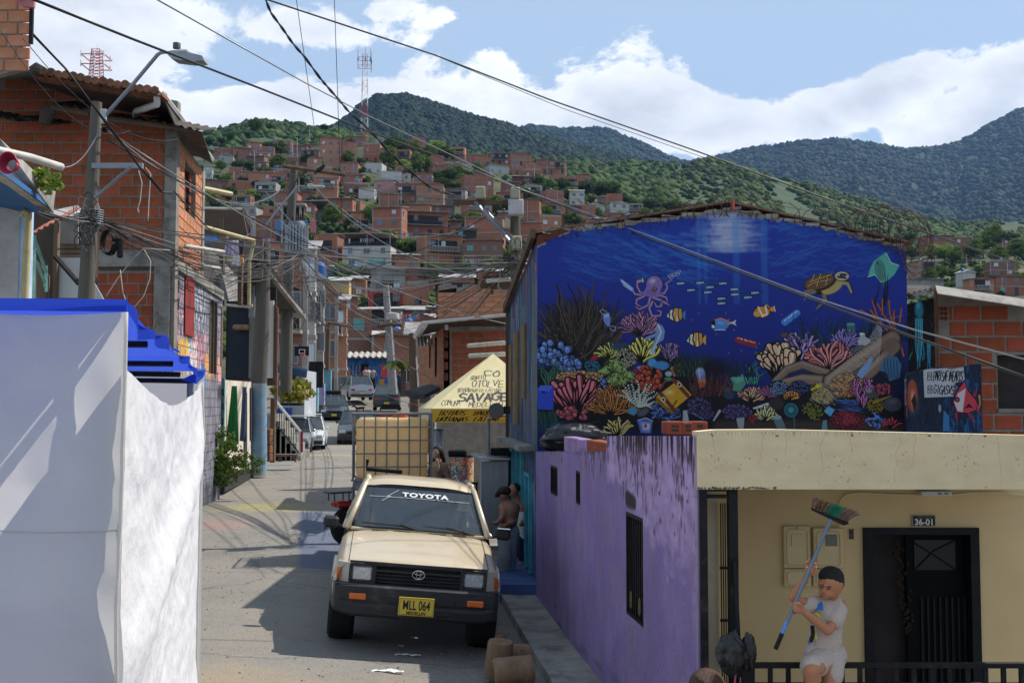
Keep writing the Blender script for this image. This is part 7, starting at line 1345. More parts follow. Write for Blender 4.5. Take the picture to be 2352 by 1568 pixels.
# ---------------------------------------------------------------- poles
M_pole=mat('weathered_pole',(.11,.098,.082),.9,.3,3,bump=.5,stretch=(1,1,.15),dirt=(.07,.06,.05),damt=.4);M_galv=mat('galvanised_steel',(.26,.28,.31),.45,.15,4,metal=.4);M_ins=mat('brown_insulator',(.05,.02,.015),.3,.1);M_box=mat('grey_junction_box',(.42,.43,.43),.6,.1,4,dirt=(.25,.2,.15),damt=.2);M_oldbox=mat('yellowed_box',(.32,.31,.22),.7,.15,4,dirt=(.15,.13,.08),damt=.4)
P1=thing('street_lamp','concrete pole with a long-armed grey street lamp in front of the brick house','street lamp',(X(200,16),16,-2.4));a,c=W(222,235,16),W(186,900,16)
b=MB();b.tube([a,(a+c)/2,c,Vector((c.x-.05,16,-2.4))],[.075,.105,.13,.14],12);b.build('pole',[M_pole],P1,smooth=40)
PT('lamp_arm',[(236,272,15.9),(300,200,15.8),(362,126,15.7),(370,121,15.7),(382,120,15.7)],.027,M_galv,P1,8);lh=MB();lh.add([W(378,119,15.7),W(394,116,15.7),W(420,116,15.7),W(464,128,15.6),W(468,139,15.6),W(440,141,15.6),W(400,136,15.6),W(388,128,15.65)],[(0,7,6,5,4,3,2,1)]);n_=8
lh.v+=[v+Vector((0,.22,0))for v in lh.v[:8]];lh.f+=[(8,9,10,11,12,13,14,15)]+[(i,(i+1)%8,8+(i+1)%8,8+i)for i in range(8)];lh.m+=[0]*9;lh.build('lamp_head',[M_galv],P1);PB('driver_box',394,419,112,122,15.65,M_box,P1,.18,.02);b=MB();b.lathe([(0,0),(.055,0),(.055,.07),(.05,.08),(0,.08)],W(406,112,15.74),12);b.build('photocell',[mat('dark_grey_plastic',(.08,.085,.09),.5,.1)],P1,smooth=40)
PB('bracket_plate',217,231,250,283,15.85,M_box,P1,.05,.01);PB('crossarm',200,318,374,386,15.85,M_galv,P1,.06);PT('brace',[(216,456,15.85),(300,384,15.85)],.025,M_galv,P1,4)
for i in range(7):b=MB();z=Z(484+i*5.2,16);b.lathe([(.118,-.008),(.126,0),(.118,.008)],(X(211-i*.2,16),16,z),14);b.build('steel_band',[M_galv],P1)
for i,y in enumerate((296,300,304)):b=MB();b.lathe([(.02,0),(.05,.012),(.02,.024)],W(240,y,15.8),10);b.build('insulator',[M_blk],P1)
cl=thing('cable_coil','large black coil of spare cable hanging by the concrete pole','cable coil',W(252,560,15.6));c=W(250,556,15.6)
for i in range(12):b=MB();rx,rz=.085+R.uniform(-.012,.012),.165+R.uniform(-.02,.02);b.tube([c+Vector((math.cos(q)*rx+i*.004-.02,-.03+i*.006,math.sin(q)*rz))for q in[j*math.pi/8 for j in range(17)]],.009,5);b.build('loop',[M_blk],cl,smooth=True)
PB('connector_sleeve',262,276,545,592,15.6,M_blk,cl,.05,.02)
P2=thing('utility_pole','dark timber pole with pale blue painted foot in front of the panel house','utility pole',(X(595,36.5),36.5,-2.3));PT('pole',[(607,560,36.5),(603,720,36.5),(594,880,36.5)],[.2,.24,.27],M_pole,P2,12);PT('painted_foot',[(593,880.5,36.4),(592,1092,36.4)],[.28,.3],mat('peeling_blue_paint',(.15,.25,.36),.85,.25,1.5,dirt=(.3,.28,.24),damt=.45,dscale=1.2),P2,12)
P3=thing('utility_pole','concrete pole with timber crossarm and lamp left of the transformers','utility pole',(X(657,44),44,-2.2));PT('pole',[(676,372,44),(664,560,44),(655,900,44)],[.14,.2,.26],M_pole,P3,10);PT('crossarm',[(651,381,43.7),(795,401,42)],.09,M_beam,P3,4);PT('lamp_arm',[(610,520,42.5),(640,480,42.5),(680,432,42.5),(686,428,42.5),(702,428,42.5)],.045,M_galv,P3,6);PB('lamp_head',700,714,421,431,42.4,M_box,P3,.3,.04);PB('lamp_panel',712,740,425,430,42.45,M_box,P3,.25,.03);PT('brace',[(690,398,43.6),(660,452,43.8)],.04,M_beam,P3,4)
P4=thing('transformer','grey finned pole transformer among the cable tangle','transformer',W(681,570,43));b=MB();c=W(681,588,43);b.lathe([(0,0),(.32,0),(.34,.05),(.34,1.2),(.28,1.32),(0,1.36)],c,18);b.build('tank',[mat('transformer_grey',(.13,.16,.18),.5,.2,3)],P4,smooth=40)
for i in range(12):q=math.pi*i/11;b=MB();p=c+Vector((math.cos(q)*.42,-math.sin(q)*.42,0));b.box((p.x-.03,p.y-.03,p.z+.15),(p.x+.03,p.y+.03,p.z+1.15));b.build('cooling_fin',[M_galv],P4)
for i in range(3):b=MB();b.lathe([(.03,0),(.06,.05),(.03,.1),(.06,.15),(.03,.2),(.02,.3)],c+Vector((-.15+.15*i,-.05,1.33)),8);b.build('bushing',[M_ins],P4)
P5=thing('utility_pole','concrete pole carrying grey junction boxes behind the mural house corner','utility pole',(X(1186,20.6),20.6,-2.5));PT('pole',[(1183,432,20.6),(1184,560,20.6),(1186,760,20.6),(1190,1100,20.6)],[.09,.1,.115,.13],M_pole,P5,10);PB('crossarm',1040,1168,459,469,20.45,M_beam,P5,.1)
PT('brace',[(1091,463,20.4),(1178,562,20.4)],.035,M_galv,P5,4);PT('brace',[(1098,463,20.5),(1184,556,20.5)],.02,M_galv,P5,4)
for(n_,a_)in(('grey_box',(1167,1203,457,493,M_box)),('old_box',(1091,1114,427,455.5,M_oldbox)),('old_box',(1172,1195,429,456.5,M_oldbox)),('meter',(1175,1199,541,573,M_oldbox)),('meter',(1158,1172,502,525,M_oldbox))):PB(n_,*a_[:4],20.3,a_[4],P5,.2,.02)
P6=thing('utility_pole','grey pole at the far end of the street with white tank beside it','utility pole',(X(893,70),70,-.9));PT('pole',[(886,655,70),(898,830,70),(903,905,70)],[.2,.25,.3],mat('grey_pole',(.25,.24,.23),.85,.2),P6,8);PT('crossarm',[(868,745,69.6),(926,744,69.6)],.12,M_beam,P6,4)
tk=thing('water_tank','white plastic water tank beside the far street pole','water tank',W(902,733,69));b=MB();b.lathe([(0,0),(.4,0),(.42,.1),(.4,.38),(.2,.42),(0,.44)],W(902,734,69),14);b.build('tank',[PL['white']],tk,smooth=40)
P7=thing('utility_pole','dark leaning pole on the left of the far street','utility pole',(X(750,76),76,-.4));PT('pole',[(754,735,76),(751,800,76),(748,915,76)],[.2,.22,.28],M_beam,P7,8);PT('crossarm',[(752,740,75.8),(800,748,75.8)],.1,M_beam,P7,4)
P8=thing('utility_pole','dark pole on the right pavement beside the palm','utility pole',(X(953,42),42,-2.2));PT('pole',[(948,765,42),(952,900,42),(953,990,42)],[.15,.18,.2],M_beam,P8,8);PT('conduit',[(956,820,41.8),(962,905,41.8)],.03,M_gut,P8)
pt_=thing('palm_tree','small palm with yellowing fronds on the right of the far street','palm',(X(925,60),60,-1.5));PT('trunk',[(925,850,60),(928,910,60)],.12,M_bark,pt_)
for i in range(13):
 q=i*.49;b=MB();c=W(925,850,60);L_=R.uniform(1.2,1.8);pts=[c+Vector((math.cos(q)*L_*t,math.sin(q)*L_*t*.6,.9*math.sin(t*2.2)*.8-.6*t*t))for t in(0,.3,.6,1)]
 for k in range(3):e=(pts[k+1]-pts[k]).cross(Vector((0,0,1))).normalized()*[.08,.28,.24,.03][k];e2=(pts[k+1]-pts[k]).cross(Vector((0,0,1))).normalized()*[.28,.24,.03][k];b.quad(pts[k]-e,pts[k]+e,pts[k+1]+e2,pts[k+1]-e2)
 b.build('frond',[LM[[1,3,2][i%3]]],pt_)
# ---------------------------------------------------------------- market tent
def clothmat(name,c,tl,rough=.6,bump=.5,sc_=14):
 m=mat(name,c,rough,.03,3,bump=bump,bscale=sc_);t=m.node_tree;n=t.nodes;l=t.links;b_=n['Principled BSDF']
 tr=n.new('ShaderNodeBsdfTranslucent');s_=b_.inputs['Base Color'].links[0].from_socket;l.new(s_,tr.inputs[0]);ad=n.new('ShaderNodeMixShader');ad.inputs[0].default_value=tl
 l.new(b_.outputs[0],ad.inputs[1]);l.new(tr.outputs[0],ad.inputs[2]);l.new(ad.outputs[0],n['Material Output'].inputs[0]);return m
M_tc=clothmat('white_tent_cloth',(.72,.70,.665),.55,.45,.5,9);M_tb=clothmat('blue_tent_roof',(.03,.08,.55),.6,.4,.2,4)
tn=thing('market_tent','white-walled market tent with blue roof filling the lower left corner','tent',(-2.6,4.6,-2.35))
N1,N2=Vector((-1.09,3.2,.287)),Vector((-1.64,6.0,.18));L1,L2=Vector((-4.3,3.05,.30)),Vector((-4.9,5.9,.2))
def rf(u,v):p=(L1+(N1-L1)*u)*(1-v)+(L2+(N2-L2)*u)*v;e=abs(math.sin(v*math.pi*3))*.5;return p+Vector((0,0,-.05*e*sm((u-.7)/.3)-.02*math.sin(v*math.pi)*math.sin(u*math.pi)))
b=MB();b.grid(rf,30,36);b.build('roof',[M_tb],tn,smooth=True)
def rv(u,v):p=rf(1,u);return p+Vector((.012*math.sin(u*40),0,-(.028+.02*math.sin(u*23)+.02*math.sin(u*9))*v+.004))
b=MB();b.grid(rv,60,3);b.build('side_valance',[M_tb],tn,smooth=True)
b=MB();b.grid(lambda u,v:rf(u,0)+Vector((0,-.006-.004*math.sin(u*30),.012-.035*v)),50,2);b.build('front_valance',[M_tb],tn,smooth=True)
b=MB();b.add([W(415,872,5.5),W(471,846,6.05),W(473,853,6.0),W(452,882,5.7),W(446,880,5.65)],[(0,4,3,2,1)]);b.build('corner_flap',[M_tb],tn)
for v in(.30,.62,.74,.90,.97):p,q=rf(.02,v),rf(.985,v);b=MB();b.tube([p-Vector((0,0,.035)),q-Vector((0,0,.03+.02*(v>.7)))],.013,5);b.build('truss_bar',[M_blk],tn)
for p in(N1+Vector((-.05,.06,0)),N2+Vector((-.05,-.05,0)),L1+Vector((.05,.05,0)),L2):b=MB();b.tube([(p.x,p.y,-2.4),(p.x,p.y,p.z-.05)],.018,6);b.build('leg',[M_grey],tn)
def wr(x,y,k):return k*(mnoise.fractal(Vector((x*1.1,y*1.9,2)),.9,2.1,5))
def fc(u,v):
 x=L1.x+(N1.x-.07*v*v-.0-L1.x)*u;z=.268-.012*math.sin(u*7)*(1-v)-2.6*v;z+=.012*math.sin(u*19)*(1-v)
 return(x,3.17+.02*u+wr(x*1.6,z*.8,.03)+.03*abs(mnoise.noise(Vector((x*1.3+z*1.1,z*2.3,4))))+.012*mnoise.noise(Vector((x*6,z*2,4)))+.016*max(0,mnoise.noise(Vector((x*3-z*2.2,z*1.2,7))))**.5*sm((1-u)/.1)+.05*math.sin(v*2)*(1-u)-.03*sm((u-.9)/.1)*v,z)
b=MB();b.grid(fc,110,100);b.build('front_wall_cloth',[M_tc],tn,smooth=True)
b=MB();b.tube([Vector(fc(1,v/40))+Vector((0,-.004,0))for v in range(41)],.006,5);b.build('hem',[M_tc],tn,smooth=True)
b=MB();[b.tube([Vector(fc(u/50,v))+Vector((0,-.003,0))for u in range(51)],.0022,4)for v in(.235,)];b.build('seam',[M_tc],tn)
def ridge_(u,v,c,k,w_):return math.exp(-((v-c(u))/w_)**2)*k
def sc2(u,v):
 p=N1+(N2-N1)*u;t_=.10-.085*math.sin(min(1,u*1.25)*math.pi)-.04*u+.06*sm((u-.8)/.2);z=t_-2.5*v;n_=Vector((.98,.19,0))
 o_=.05*mnoise.noise(Vector((u*2.2,v*2.2,5)))+.02*abs(mnoise.noise(Vector((u*5+v*3,v*7,1))))+.009*mnoise.noise(Vector((u*17,v*26,3)))+.004*mnoise.noise(Vector((u*40,v*60,8)))
 o_+=ridge_(u,v,lambda q:.33-.22*q,.05,.05)+ridge_(u,v,lambda q:.62-.05*math.sin(q*6),.05,.04)-ridge_(u,v,lambda q:.70-.05*math.sin(q*6),.055,.05)+ridge_(u,v,lambda q:.85+.1*q,.06,.05)
 return(p.x+n_.x*o_*(.25+.75*math.sin(math.pi*min(1,u))**.5)-.03*v,p.y+n_.y*o_,z)
b=MB();b.grid(sc2,110,170);b.build('side_wall_cloth',[clothmat('sunlit_tent_cloth',(.74,.73,.73),.2,.6,.45,16)],tn,smooth=True)
b=MB();b.grid(lambda u,v:(L2.x+(N2.x-L2.x)*u,6.02+.02*math.sin(u*20),.16-.0*u-2.5*v),40,20);b.build('back_wall_cloth',[M_tc],tn,smooth=True)
b=MB();b.tube([Vector(sc2(1,v/60))+Vector((.004,0,0))for v in range(61)],.007,5);b.build('hem',[M_tc],tn,smooth=True)
# ---------------------------------------------------------------- caged tanks
M_tank=clothmat('cream_plastic_tank',(.95,.74,.42),.5,.5,.0,3)
M_cage=mat('cage_steel',(.20,.205,.22),.5,.2,6,metal=.5,dirt=(.22,.11,.06),damt=.3,dscale=6)
yaw=math.radians(6.4)
def ibc(z0,h,label,m,cap=True):
 t=thing('caged_tank',label,'tank',(X(897,17.4)+.02,17.5,z0),(0,0,yaw),'stacked caged tanks');w_,dp=1.17,.98
 def tk(u,v):
  a=u*2*math.pi;ca,sa=math.cos(a),math.sin(a);e=5;k=(abs(ca)**e+abs(sa)**e)**(-1/e);rr_=1-.12*sm((v-.93)/.07)-.1*sm((.07-v)/.07)
  bulge=1+.012*math.sin(ca*k*18)*(abs(sa)*k>.9);zz=.12+(h-.17)*(1-(1-min(1,v*1.02))**1.0);zz=.13+(h-.19)*v-.04*(1-rr_)*2
  return((w_/2-.04)*ca*k*rr_,(dp/2-.04)*sa*k*rr_*bulge,zz)
 b=MB();b.grid(tk,72,20);b.f.append(tuple(20*73+i for i in range(72)));b.m.append(0);b.build('tank',[m],t,smooth=60,local=True)
 if cap:b=MB();b.lathe([(0,0),(.11,0),(.11,.05),(.09,.06),(0,.06)],(.12,-.1,h-.07),20);b.build('cap',[mat('red_cap',(.6,.06,.02),.5,.1)],t,smooth=40,local=True)
 for i in range(8):x=-w_/2+i*w_/7;[meshobj('cage_bar',VB,t,(x,s_*dp/2,.1),(0,0,0),(1,1,h-.1))for s_ in(-1,1)]
 for i in range(1,6):y=-dp/2+i*dp/6;[meshobj('cage_bar',VB,t,(s_*w_/2,y,.1),(0,0,0),(1,1,h-.1))for s_ in(-1,1)]
 for j in range(6):
  z=.1+(h-.11)*j/5;r_=.017 if j in(0,5)else.011;w2,d2=w_/2+.01,dp/2+.012;b=MB();b.tube([(-w2,-d2,z),(w2,-d2,z),(w2,d2,z),(-w2,d2,z),(-w2,-d2,z)],r_,5);b.build('cage_ring',[M_cage],t,local=True)
 b=MB();b.box((-w_/2,-dp/2,0),(w_/2,dp/2,.05));[b.box((x-.06,-dp/2,.05),(x+.06,dp/2,.1))for x in(-.5,0,.5)];b.build('pallet',[M_cage],t,local=True);return t
b=MB();b.tube([(0,0,0),(0,0,1)],.011,5);VB=b.mesh('cage_bar',[M_cage])
ibc(-1.22,1.10,'upper cream caged liquid tank stacked behind the beige pickup',M_tank);ibc(-2.40,1.16,'lower whitish caged liquid tank, mostly hidden behind the beige pickup',mat('white_plastic_tank',(.6,.57,.5),.5,.08),False)
for i,(px,py,d)in enumerate([(1030,1010,37),(1096,1015,37)]):
 t=thing('caged_tank',['brown caged tank behind the white car, left of the yellow banner','brown caged tank right of the yellow banner'][i],'tank',W(px,py+60,d));PB('tank',px-16,px+14,py-42,py+60,d,mat('brown_tank',(.22,.12,.06),.7,.2,2),t,.9,.05);[PB('cage_bar',px-18+j*9,px-17+j*9,py-44,py+60,d-.05,M_cage,t,.02)for j in range(5)];[PB('cage_bar',px-18,px+17,py-40+j*24,py-39+j*24,d-.08,M_cage,t,.02)for j in range(5)]
# ---------------------------------------------------------------- vehicles
M_tyre=mat('tyre_rubber',(.014,.014,.015),.85,.2,9,bump=.5,bscale=50);M_rim=mat('wheel_rim',(.32,.32,.33),.4,.1,metal=.7);M_blp=mat('black_bumper_plastic',(.028,.029,.032),.5,.2,6,dirt=(.09,.08,.07),damt=.2,dscale=5);M_amb=mat('amber_lens',(.62,.13,.02),.25,.1,coat=.5);M_chr=mat('chrome',(.6,.6,.6),.12,0,metal=1.);M_wg=mat('windscreen_glass',(.03,.04,.047),.05,.1,1,spec=1.,coat=.6,alpha=.72);M_hl=mat('headlamp_lens',(.50,.52,.54),.12,.35,30,spec=1,coat=.8,metal=.35);M_rl=mat('red_tail_lens',(.4,.015,.015),.25,.1,coat=.5);M_yp=mat('yellow_plate',(.62,.46,.06),.5,.1,20,dirt=(.3,.2,.08),damt=.2,dscale=20)
def wheel_meshes(r_,w_):
 b=MB();b.lathe([(r_*.6,-w_/2),(r_*.9,-w_/2),(r_,-w_*.36),(r_,w_*.36),(r_*.9,w_/2),(r_*.6,w_/2)],(0,0,0),28,'x');n=28
 for i in range(n):
  q=2*math.pi*i/n
  for s_ in(-1,1):
   c,s2=math.cos(q+s_*.05),math.sin(q+s_*.05);b.add([(s_*w_*.08,c*r_*.99,s2*r_*.99),(s_*w_*.44,c*r_*.95,s2*r_*.95),(s_*w_*.44,math.cos(q+.1+s_*.05)*r_*.95,math.sin(q+.1+s_*.05)*r_*.95),(s_*w_*.08,math.cos(q+.1+s_*.05)*r_*.99,math.sin(q+.1+s_*.05)*r_*.99),(s_*w_*.08,c*r_*1.02,s2*r_*1.02),(s_*w_*.42,c*r_*.99,s2*r_*.99),(s_*w_*.42,math.cos(q+.1+s_*.05)*r_*.99,math.sin(q+.1+s_*.05)*r_*.99),(s_*w_*.08,math.cos(q+.1+s_*.05)*r_*1.02,math.sin(q+.1+s_*.05)*r_*1.02)],[(4,5,6,7),(0,1,5,4),(2,3,7,6),(1,2,6,5),(3,0,4,7)])
 ty=b.mesh('tyre',[M_tyre],smooth=35);b=MB();b.lathe([(0,-w_*.25),(r_*.2,-w_*.3),(r_*.3,-w_*.2),(r_*.55,-w_*.25),(r_*.6,-w_*.42),(r_*.6,w_*.42),(0,w_*.3)],(0,0,0),20,'x');return ty,b.mesh('rim',[M_rim],smooth=35)
def wheel(parent,x,y,z,wm,steer=0):w_=bpy.data.objects.new('wheel',wm[0]);COL.objects.link(w_);w_.parent=parent;w_.location=(x,y,z);w_.rotation_euler=(R.uniform(0,1),0,steer);meshobj('rim',wm[1],w_);return w_
M_beige=mat('beige_car_paint',(.60,.49,.335),.33,.04,2,metal=.25,coat=.55,dirt=(.42,.33,.2),damt=.12,dscale=3,bump=.02)
tr=thing('pickup_truck','beige four-wheel-drive pickup with black bumper parked facing the camera','pickup truck',(-1.0,11.42,-2.455),Euler((math.radians(.3),math.radians(5.0),yaw)))
def zh(y):return.855+.15*sm(y/1.2)+.03*sm(y/.25)
def hood(u,v):x=(u*2-1)*.70;y=.03+v*1.17;s_=abs(u*2-1);return(x,y-.02*(1-s_*s_)*(1-v)*1.0,zh(y)+.03*(1-s_*s_)-.015*s_**4-.035*(1-sm(v/.05))+.004*math.sin(u*9)*v)
b=MB();b.grid(hood,30,26);b.build('hood',[M_beige],tr,smooth=True,local=True)
def archz(y,yc,r_=.43):d_=abs(y-yc);return.37+math.sqrt(max(0,r_*r_-d_*d_))if d_<r_ else 0
ys=[.03+.04*i for i in range(31)]
for s_ in(-1,1):
 def fen(u,v):
  y=.03+u*1.19;bz=max(.46,archz(y,.74));t_=zh(y)-.012;P_=[(.705,t_),(.765,t_-.02),(.815,t_-.08),(.84,t_-.2),(.85,.66),(.845,.5)];k=v*5;i=min(4,int(k));f=k-i;x=P_[i][0]+(P_[i+1][0]-P_[i][0])*f;z=P_[i][1]+(P_[i+1][1]-P_[i][1])*f;z=max(z,bz)if z<bz else z
  return(s_*(x-.03*(1-sm(u/.12))+.02*(archz(y,.74)>0)*(v>.7)),y,max(z,bz))
 b=MB();b.grid(fen,48,15);b.build('fender',[M_beige],tr,smooth=True,local=True)
 def dor(u,v):y=1.235+u*1.2;z=1.065-v*.6;return(s_*(.79+.06*math.sin(min(1,v*1.5)*math.pi/2)),y,z)
 b=MB();b.grid(dor,6,8);b.build('door',[M_beige],tr,smooth=True,local=True)
 def bedf(u,v):y=2.46+u*2.2;bz=max(.5,archz(y,3.5));return(s_*(.80+.045*math.sin(min(1,v*2)*math.pi/2)),y,max(1.02-v*.55,bz))
 b=MB();b.grid(bedf,40,8);b.build('bed_side',[M_beige],tr,smooth=True,local=True)
 b=MB();b.add([(s_*.80,1.30,1.07),(s_*.80,2.38,1.07),(s_*.615,2.42,1.49),(s_*.615,1.78,1.49)],[(0,1,2,3)]);b.build('side_window',[M_wg],tr,local=True)
 b=MB();b.tube([(s_*.775,1.15,1.055),(s_*.70,1.40,1.275),(s_*.625,1.68,1.5),(s_*.60,1.80,1.54)],[.035,.032,.03,.03],8);b.tube([(s_*.79,2.42,1.06),(s_*.61,2.46,1.5)],.045,6);b.tube([(s_*.60,1.78,1.54),(s_*.60,2.6,1.55)],.035,8);b.tube([(s_*.81,1.2,1.06),(s_*.805,2.45,1.06)],.02,6);b.build('pillar',[M_beige],tr,smooth=True,local=True)
 mx_=s_*.96;b=MB();b.box((mx_-.085,1.28,1.02),(mx_+.085,1.36,1.15),bev=.03);b.k=0;b.tube([(s_*.82,1.34,1.04),(mx_,1.34,1.06)],.02,6);b.build('mirror',[M_blp],tr,smooth=30,local=True)
 if s_>0:b=MB();b.box((mx_-.075,1.275,1.135),(mx_+.08,1.33,1.156),bev=.01);b.build('mirror_cap',[M_chr],tr,local=True)
 hx0,hx1=(.455,.665);b=MB();a,c=sorted((s_*hx0,s_*hx1));b.box((a,.0,.665),(c,.06,.82),bev=.02);hl_=b.build('headlight',[M_hl],tr,smooth=30,local=True)
 b=MB();[b.box((a-.018,-.008,z0),(c+.018,.05,z1))for z0,z1 in((.645,.664),(.821,.838))];[b.box((x0,-.008,.664),(x1,.05,.821))for x0,x1 in((a-.018,a-.001),(c+.001,c+.018))];b.build('lamp_surround',[M_blp],tr,local=True)
 a,c=sorted((s_*.69,s_*.80));b=MB();b.prism([(s_*.69,.01,.64),(s_*.805,.07,.64),(s_*.805,.07,.84),(s_*.69,.01,.84)][::s_],(0,.12,0));b.build('corner_lamp',[mat('milky_lens',(.42,.40,.33),.2,.1,coat=.5)],tr,local=True)
 b=MB();b.prism([(s_*.77,.035,.67),(s_*.812,.06,.67),(s_*.812,.06,.77),(s_*.77,.035,.79)][::s_],(0,.13,0));b.build('turn_signal',[M_amb],tr,local=True)
 a,c=sorted((s_*.50,s_*.665));b=MB();b.box((a,-.128,.505),(c,-.09,.565),bev=.008);b.build('bumper_lamp',[M_amb],tr,local=True)
wm=wheel_meshes(.37,.27)
for x,y in((-.735,.74),(.735,.74),(-.735,3.5),(.735,3.5)):wheel(tr,x,y,.32,wm)
def bump_(u,v):
 x=(u*2-1)*.87;e=abs(u*2-1);yb_=-.12+.03*e**2+.5*max(0,e-.93)/.07*.9;P_=[(.02,.645),(0,.63),(-.0,.50),(.015,.47),(.005,.44),(.02,.36),(.06,.33)];k=v*6;i=min(5,int(k));f=k-i;dy=P_[i][0]+(P_[i+1][0]-P_[i][0])*f;z=P_[i][1]+(P_[i+1][1]-P_[i][1])*f
 z=z+(.06*max(0,e-.75)/.25 if z<.5 else 0);return(x,yb_+dy,z)
b=MB();b.grid(bump_,60,24);b.quad((-.85,-.09,.646),(.85,-.09,.646),(.82,.1,.65),(-.82,.1,.65));b.build('front_bumper',[M_blp],tr,smooth=40,local=True)
for a,c,z0,z1 in((-.36,-.19,.50,.55),(.2,.38,.50,.55),(-.33,-.19,.395,.45),(.2,.34,.395,.45)):b=MB();b.box((a,-.125,z0),(c,-.1,z1),bev=.005);b.build('air_slot',[M_dark],tr,local=True)
b=MB();b.box((-.44,.05,.645),(.44,.09,.85));b.build('grille_back',[M_dark],tr,local=True)
for z in(.665,.70,.735):b=MB();b.box((-.42,.02,z),(.42,.05,z+.012));b.build('grille_bar',[M_blp],tr,local=True)
b=MB();b.box((-.44,.0,.765),(.44,.05,.79),bev=.005);b.box((-.44,.0,.825),(.44,.05,.85),bev=.005);[b.box((min(x,x+.03*k),-.005,.64),(max(x,x+.03*k),.05,.85),bev=.005)for x,k in((-.45,1),(.45,-1))];b.box((-.69,.0,.845),(.69,.04,.862));b.build('grille_frame',[M_blp],tr,local=True)
em=MB();ring=lambda cx,cz_,rx,rz,r_:em.tube([(cx+rx*math.cos(a),-.012,cz_+rz*math.sin(a))for a in[j*math.pi/10 for j in range(21)]],r_,5,False);ring(0,.765,.062,.043,.0055);ring(0,.768,.022,.038,.004);ring(0,.785,.048,.019,.004);em.build('emblem',[M_chr],tr,smooth=True,local=True)
pl=MB();pl.box((-.175,-.146,.385),(.175,-.137,.565),bev=.004);po=pl.build('licence_plate',[M_yp],tr,local=True);M_bl=mat('plate_letter_black',(.02,.02,.02),.6,0)
pf=Matrix.Translation((0,-.148,0));text('MLL 064',.128,M_bl,po,Matrix.Translation((0,-.148,.445)),'plate_number',sx=.60,bold=.002,local=True,depth=.001);text('MEDELLIN',.042,M_bl,po,Matrix.Translation((0,-.148,.40)),'plate_city',bold=.001,local=True,depth=.001)
b=MB();[b.tube([(-.165,-.147,.395),(.165,-.147,.395),(.165,-.147,.556),(-.165,-.147,.556),(-.165,-.147,.395)],.0018,4)];b.build('plate_border',[M_bl],po,local=True)
def ws(u,v):x0=.715+(.60-.715)*v;s_=u*2-1;return(s_*x0,1.19+(1.655-1.19)*v-.075*(1-s_*s_)*(1-.4*v),1.07+(1.485-1.07)*v+.012*(1-s_*s_))
b=MB();b.grid(ws,24,12);b.build('windscreen',[M_wg],tr,smooth=True,local=True)
b=MB();b.tube([Vector(ws(u,v))+Vector((0,-.004,0))for u,v in[(i/16,0)for i in range(17)]+[(1,i/6)for i in range(1,7)]+[(1-i/16,1)for i in range(1,17)]+[(0,1-i/6)for i in range(1,7)]],.011,5);b.build('rubber_seal',[M_blp],tr,smooth=True,local=True)
def rf_(u,v):s_=u*2-1;x=s_*(.625-.02*v);z=1.52+.075*(1-s_**4)*(.75+.25*math.sin(v*math.pi))-.05*(1-sm(v/.1));return(x,1.655-.05*(1-s_*s_)+v*1.0,z)
b=MB();b.grid(rf_,28,20);b.build('roof',[M_beige],tr,smooth=True,local=True)
b=MB();b.add([(-.6,2.63,1.53),(.6,2.63,1.53),(.76,2.7,1.06),(-.76,2.7,1.06)],[(3,2,1,0)]);b.build('rear_window',[M_wg],tr,local=True);b=MB();b.box((-.78,1.25,.5),(.78,2.6,1.0));b.box((-.8,2.5,.6),(.8,4.6,.66));b.box((-.79,4.6,.5),(.79,4.65,1.0));b.build('cab_floor',[M_dark],tr,local=True)
for x in(-.36,.36):b=MB();b.box((x-.24,2.0,.9),(x+.24,2.15,1.22),bev=.05);b.box((x-.12,2.03,1.23),(x+.12,2.12,1.36),bev=.04);b.build('seat',[mat('grey_seat',(.16,.16,.16),.9,.2)],tr,smooth=30,local=True)
b=MB();b.tube([(.36+.17*math.cos(a),1.62+.08*math.sin(a),1.08+.15*math.sin(a))for a in[j*math.pi/10 for j in range(21)]],.012,5);b.build('steering_wheel',[M_blp],tr,smooth=True,local=True)
for s_ in(-1,1):b=MB();b.tube([Vector(hood(.5+s_*.499,v/20))+Vector((s_*.004,0,.004))for v in range(21)],.0035,4);b.build('bonnet_gap',[M_dark],tr,local=True)
b=MB();b.box((-.74,1.15,1.03),(.74,1.26,1.068),bev=.01);b.build('cowl',[M_beige],tr,local=True)
for x0,n_ in((-.50,9),(-.27,10),(.12,10),(.38,8)):
 for i in range(n_):b=MB();b.box((x0+i*.019,1.06,zh(1.08)+.018),(x0+.011+i*.019,1.10,zh(1.08)+.032));b.build('cowl_slit',[M_dark],tr,local=True)
for p in([(.0,1.16,1.09),(-.2,1.17,1.115),(-.62,1.21,1.12)],[(.62,1.16,1.085),(.3,1.14,1.125),(.05,1.13,1.135)]):b=MB();b.tube([Vector(q)+Vector((0,-.05,0))for q in p],.009,5);b.tube([Vector(p[0])+Vector((0,-.06,-.01)),(Vector(p[1])+Vector((0,-.07,.02)))],.014,5);b.build('wiper',[M_blp],tr,local=True)
tilt=Matrix.Translation((.06,1.485,1.408))@Matrix.Rotation(-math.radians(48),4,'X');text('TOYOTA',.085,mat('sticker_white',(.78,.78,.78),.5,0),tr,tilt,'windscreen_lettering',sx=1.35,bold=.0035,local=True,depth=.002,spacing=1.15)
b=MB();b.tube([Vector(ws(u/20,.74))+Vector((0,-.006,.004))for u in range(1,20)],.0025,4);b.tube([Vector(ws(.3,.92))+Vector((0,-.008,.004)),Vector(ws(.2,.74))+Vector((0,-.008,.004)),Vector(ws(.24,.76))+Vector((0,-.008,.004)),Vector(ws(.17,.64))+Vector((0,-.008,.004))],.003,4);b.build('windscreen_stripe',[M_wh],tr,local=True)
